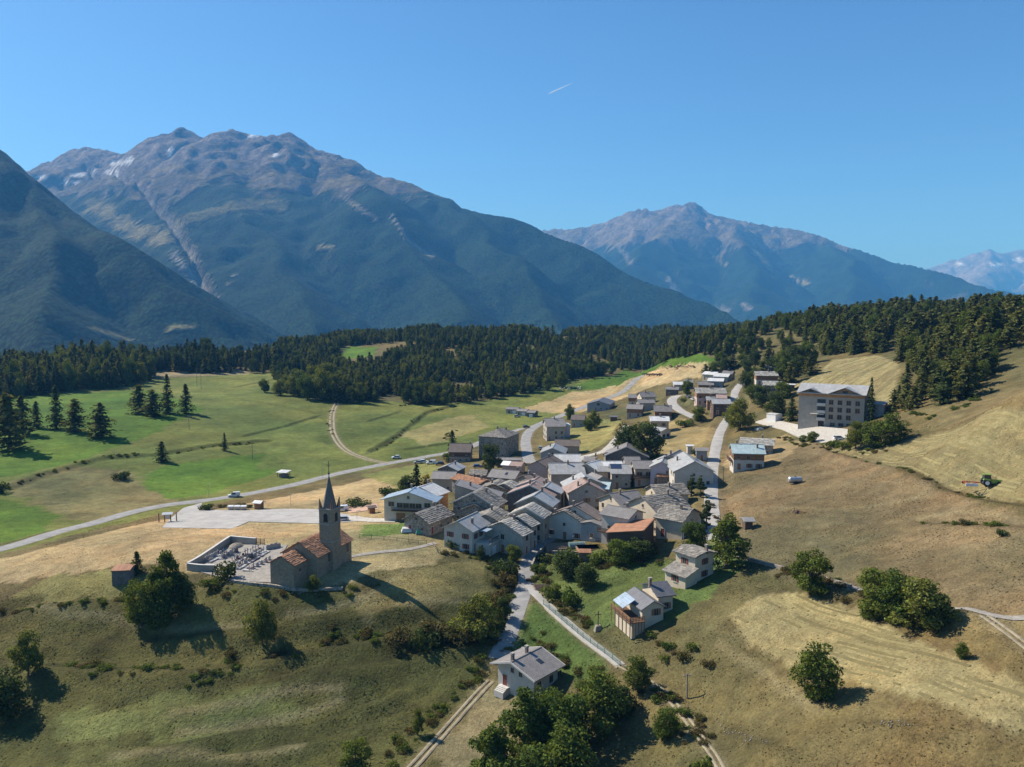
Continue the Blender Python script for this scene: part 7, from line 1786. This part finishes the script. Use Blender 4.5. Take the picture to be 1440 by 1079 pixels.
# hay shelter, notice shelter
p = at_surface(399, 671); hs = empty('hay_shelter', p, R(-18))
for x in (-2, 2):
    for y in (-1.6, 1.6): MB().box(x - 0.09, x + 0.09, y - 0.09, y + 0.09, -0.4, 2.3).build('post', 'wood_dark', hs)
MB().slab((-2.5, -2.1, 2.3), (2.5, -2.1, 2.3), (2.5, 2.1, 2.75), (-2.5, 2.1, 2.75), 0.1).build('roof', 'r_white', hs); MB().box(-1.6, 1.8, -1.2, 1.3, 0, 1.4).build('hay_stack', 'wood_grey', hs)
tag(hs, 'open hay shelter with white roof alone in the green meadow', 'shelter')
p = at_surface(236, 734); ns = empty('notice_shelter', p, R(12))
for x in (-2.6, -0.9, 0.9, 2.6): MB().box(x - 0.14, x + 0.14, -0.14, 0.14, -0.4, 3.0 if abs(x) > 1 else 2.5).build('post', 'wood', ns)
MB().slab((-1.6, -0.9, 2.55), (1.6, -0.9, 2.55), (1.6, 0.7, 2.95), (-1.6, 0.7, 2.95), 0.1).build('roof', 'galv', ns); MB().box(-0.76, 0.76, -0.05, 0.05, 0.9, 2.2).build('notice_board', 'trim', ns)
tag(ns, 'timber notice board shelter with posts at the parking lot entrance', 'notice board')
binm = (MB().hull([(-0.85, -0.6, 0.15), (0.85, -0.6, 0.15), (0.85, 0.6, 0.15), (-0.85, 0.6, 0.15)], [(-1.0, -0.7, 1.25), (1.0, -0.7, 1.25), (1.0, 0.7, 1.25), (-1.0, 0.7, 1.25)]).mesh('body', 'galv'), MB().hull([(-1.02, -0.72, 1.255), (1.02, -0.72, 1.255), (1.02, 0.72, 1.255), (-1.02, 0.72, 1.255)], [(-0.95, -0.3, 1.55), (0.95, -0.3, 1.55), (0.95, 0.4, 1.55), (-0.95, 0.4, 1.55)]).mesh('lid', 'white'))
for px in (325, 334, 343):
    p = at_surface(px, 717); r_ = empty('recycling_bin', p, R(2))
    for nm, me in zip(('body', 'lid'), binm): o = bpy.data.objects.new(nm, me); col.objects.link(o); o.parent = r_
    for x in (-0.7, 0.7): MB().tube((x, -0.5, 0.09), (x, 0.5, 0.09), 0.1, 0.1, 8).build('wheel', 'rubber', r_)
    tag(r_, 'grey recycling bin with pale lid in the row at the lot edge', 'bin', 'recycling bins at the parking lot')
for px, py, t, w in [(291, 717, 706, 24), (312, 714, 708, 14), (350, 714, 708, 14), (338, 712, 707, 20)]: T('darkbush' if px == 291 else 'scrub', px, py, t, w, {291: 'round dark bush at the parking lot corner', 312: 'low clipped shrub beside the dark bush at the lot', 350: 'low shrub between bins and kiosk', 338: 'low shrubs strip behind the recycling bins'}[px])
# tarpaulin-covered stacks beside the stone barn
plain('tarp_green', (0.08, 0.30, 0.22), 0.5); plain('tarp_white', (0.6, 0.58, 0.58), 0.6)
for px, py, mt, sx, lab in ((593.5, 751, 'tarp_green', 1.8, 'wood pile under a green tarpaulin at the stone barn'), (572, 749, 'tarp_white', 1.5, 'white covered junk pile beside the stone barn')):
    p = at_surface(px, py); r_ = empty('covered_pile', p, R(12))
    MB().hull([(-sx, -1, 0.3), (sx, -1, 0.3), (sx, 1, 0.3), (-sx, 1, 0.3)], [(-sx * 0.8, -0.7, 1.35), (sx * 0.75, -0.6, 1.2), (sx * 0.8, 0.7, 1.3), (-sx * 0.7, 0.65, 1.5)]).build('tarpaulin', mt, r_)
    MB().box(-sx + 0.1, sx - 0.1, -0.9, 0.9, -0.2, 0.295).build('stack', 'wood_grey', r_); tag(r_, lab, 'pile')
# greenhouse tunnel, beds and table in the gardens
p = at_surface(811, 769); gh = empty('greenhouse', p, R(10)); gh.scale = (0.8, 0.8, 0.7); n_ = 9; pr = [(1.6 * math.cos(math.pi * i / n_), 1.9 * math.sin(math.pi * i / n_)) for i in range(n_ + 1)]
plain('mesh_cover', (0.15, 0.21, 0.19), 0.4)
MB().hull([(-2.6, y, z) for y, z in pr], [(2.6, y, z) for y, z in pr]).build('cover', 'mesh_cover', gh)
hp = MB()
for x in (-2.6, -0.9, 0.9, 2.6):
    for i in range(n_): hp.bar((x, pr[i][0] * 1.02, pr[i][1] * 1.02), (x, pr[i + 1][0] * 1.02, pr[i + 1][1] * 1.02), 0.08)
hp.build('hoops', 'galv', gh); tag(gh, 'small green netted garden tunnel beside the vegetable beds', 'greenhouse')
plain('soil', (0.24, 0.17, 0.12), 0.95, 0.25, 2, bump=0.6)
for px, py, a, b_, lab in ((795, 768, 5.5, 2.6, 'bare brown vegetable bed above the garden wall'), (835, 770, 4.5, 2.0, 'planted vegetable bed beside the netted tunnel'), (768, 826, 3.0, 1.6, 'small vegetable bed at the street corner of the garden')):
    p = at_surface(px, py); r_ = empty('vegetable_bed', p, R(8)); MB().box(-a, a, -b_, b_, -0.8, 0.12).build('soil', 'soil', r_)
    rw = MB()
    for i in range(5): y = -b_ + 2 * b_ * (i + 0.5) / 5; rw.hull([(-a + .2, y - .18, .121), (a - .2, y - .18, .121), (a - .2, y + .18, .121), (-a + .2, y + .18, .121)], [(-a + .3, y - .05, .34), (a - .3, y - .05, .34), (a - .3, y + .05, .34), (-a + .3, y + .05, .34)])
    rw.build('crop_rows', 'leaf_broad' if 'planted' in lab else 'soil', r_); tag(r_, lab, 'vegetable bed')
# white terrace slab and table
p = at_surface(862, 757); tb = empty('paved_terrace', p, R(-12)); MB().box(-6, 6, -2.2, 2.6, -2.2, 0.25).build('paving', 'w_white', tb); tag(tb, 'bright paved terrace below the two storey house', 'terrace')
p2 = (p[0] - 2.0, p[1] + 0.4, p[2] + 0.25); tt = empty('garden_table', p2, R(-12)); MB().box(-1.0, 1.0, -0.45, 0.45, 0.7, 0.76).build('top', 'white', tt)
for x in (-0.85, 0.85):
    for y in (-0.35, 0.35): MB().box(x - 0.04, x + 0.04, y - 0.04, y + 0.04, 0, 0.7).build('leg', 'white', tt)
tag(tt, 'white garden table on the bright terrace', 'table')

# ------------------------------------------------------------------ grazing animals
def animal(L, hgt, mats, horns=False):
    """one continuous low mesh: trunk, neck, head and four jointed legs grown from a skeleton"""
    s = L; J = [(-0.5 * s, 0, hgt * 0.80), (-0.22 * s, 0, hgt * 0.84), (0.12 * s, 0, hgt * 0.82), (0.36 * s, 0, hgt * 0.86), (0.52 * s, 0, hgt * 0.62), (0.62 * s, 0, hgt * 0.24), (0.70 * s, 0, hgt * 0.08)]
    rad = [0.17, 0.21, 0.2, 0.17, 0.10, 0.085, 0.05]; E = [(i, i + 1) for i in range(6)]; rd = [r * s for r in rad]
    for sy in (-1, 1):
        k = len(J); J += [(0.3 * s, sy * 0.11 * s, hgt * 0.5), (0.29 * s, sy * 0.11 * s, hgt * 0.26), (0.31 * s, sy * 0.11 * s, 0.02)]; rd += [0.075 * s, 0.042 * s, 0.035 * s]; E += [(3, k), (k, k + 1), (k + 1, k + 2)]
        k = len(J); J += [(-0.40 * s, sy * 0.11 * s, hgt * 0.52), (-0.52 * s, sy * 0.11 * s, hgt * 0.30), (-0.47 * s, sy * 0.11 * s, 0.02)]; rd += [0.085 * s, 0.045 * s, 0.035 * s]; E += [(0, k), (k, k + 1), (k + 1, k + 2)]
    b = MB()
    me = bpy.data.meshes.new('body'); me.from_pydata(J, E, []); o = bpy.data.objects.new('skeleton', me); col.objects.link(o)
    md = o.modifiers.new('skin', 'SKIN'); md.use_smooth_shade = True
    for v, r_ in zip(me.skin_vertices[0].data, rd): v.radius = (r_, r_)
    me.skin_vertices[0].data[1].use_root = True
    o.modifiers.new('sub', 'SUBSURF').levels = 1
    dg = bpy.context.evaluated_depsgraph_get(); m2 = bpy.data.meshes.new_from_object(o.evaluated_get(dg)); bpy.data.objects.remove(o)
    m2.materials.clear(); m2.materials.append(MATS[mats]); m2.name = 'body'; return m2
plain('wool', (0.5, 0.45, 0.36), 0.95, 0.2, 4, bump=0.6); plain('hide_dark', (0.05, 0.035, 0.028), 0.7); plain('hide_tan', (0.36, 0.24, 0.14), 0.7)
sheep, cow_d, cow_t = animal(1.5, 1.0, 'wool'), animal(2.5, 1.45, 'hide_dark'), animal(2.5, 1.45, 'hide_tan')
arng = random.Random(8)
for i in range(26):
    p = at_surface(785 + arng.uniform(0, 32), 547 + arng.uniform(-2.2, 2.2)); o = bpy.data.objects.new('sheep', sheep); col.objects.link(o); o.location = p; o.rotation_euler = (0, 0, arng.uniform(0, 6.28)); tag(o, 'cream sheep grazing in the tight flock on the far meadow', 'sheep', 'sheep flock on the far meadow')
for i in range(8):
    p = at_surface(906 + i * 3.4 + arng.uniform(-1, 1), 528.6 + arng.uniform(-0.5, 0.5)); o = bpy.data.objects.new('cow', cow_d); col.objects.link(o); o.location = p; o.rotation_euler = (0, 0, arng.uniform(-0.6, 0.6)); tag(o, 'dark cow in the line of cattle beside the curving road', 'cow', 'dark cattle beside the curving road')
for i in range(12):
    p = at_surface(936 + arng.uniform(0, 40), 517 + arng.uniform(-1.5, 1.8)); o = bpy.data.objects.new('cow', cow_t); col.objects.link(o); o.location = p; o.rotation_euler = (0, 0, arng.uniform(0, 6.28)); tag(o, 'tan cow scattered over the straw coloured far field', 'cow', 'tan cattle on the far field')

# vapour trail high above the valley, outside the haze
m, nt, out = new_mat('vapour'); d_ = N(nt, 'ShaderNodeBsdfDiffuse'); d_.inputs[0].default_value = (0.9, 0.9, 0.9, 1); tr_ = N(nt, 'ShaderNodeBsdfTransparent'); mx = N(nt, 'ShaderNodeMixShader'); mx.inputs[0].default_value = 0.5
nt.links.new(tr_.outputs[0], mx.inputs[1]); nt.links.new(d_.outputs[0], mx.inputs[2]); nt.links.new(mx.outputs[0], out.inputs[0])
a, b = at_y(772, 132, 17000), at_y(805, 117, 16400); a = Vector(a); b = Vector(b)
vt = MB(); prev = None
for i in range(13):
    f = i / 12
    c_ = a.lerp(b, f) - a; r_ = 1 + 16 * (1 - f) ** 0.7 * (0.3 + 0.7 * min(1, f * 5))
    ring = [Vector((c_.x + r_ * math.cos(k * 1.047) * 0.5, c_.y + r_ * math.cos(k * 1.047), c_.z + r_ * math.sin(k * 1.047))) for k in range(6)]
    if prev: vt.hull(prev, ring, cap=False)
    prev = ring
o = vt.build('vapour_trail', 'vapour', None, a, True); tag(o, 'short white aircraft vapour trail in the clear blue sky', 'vapour trail')
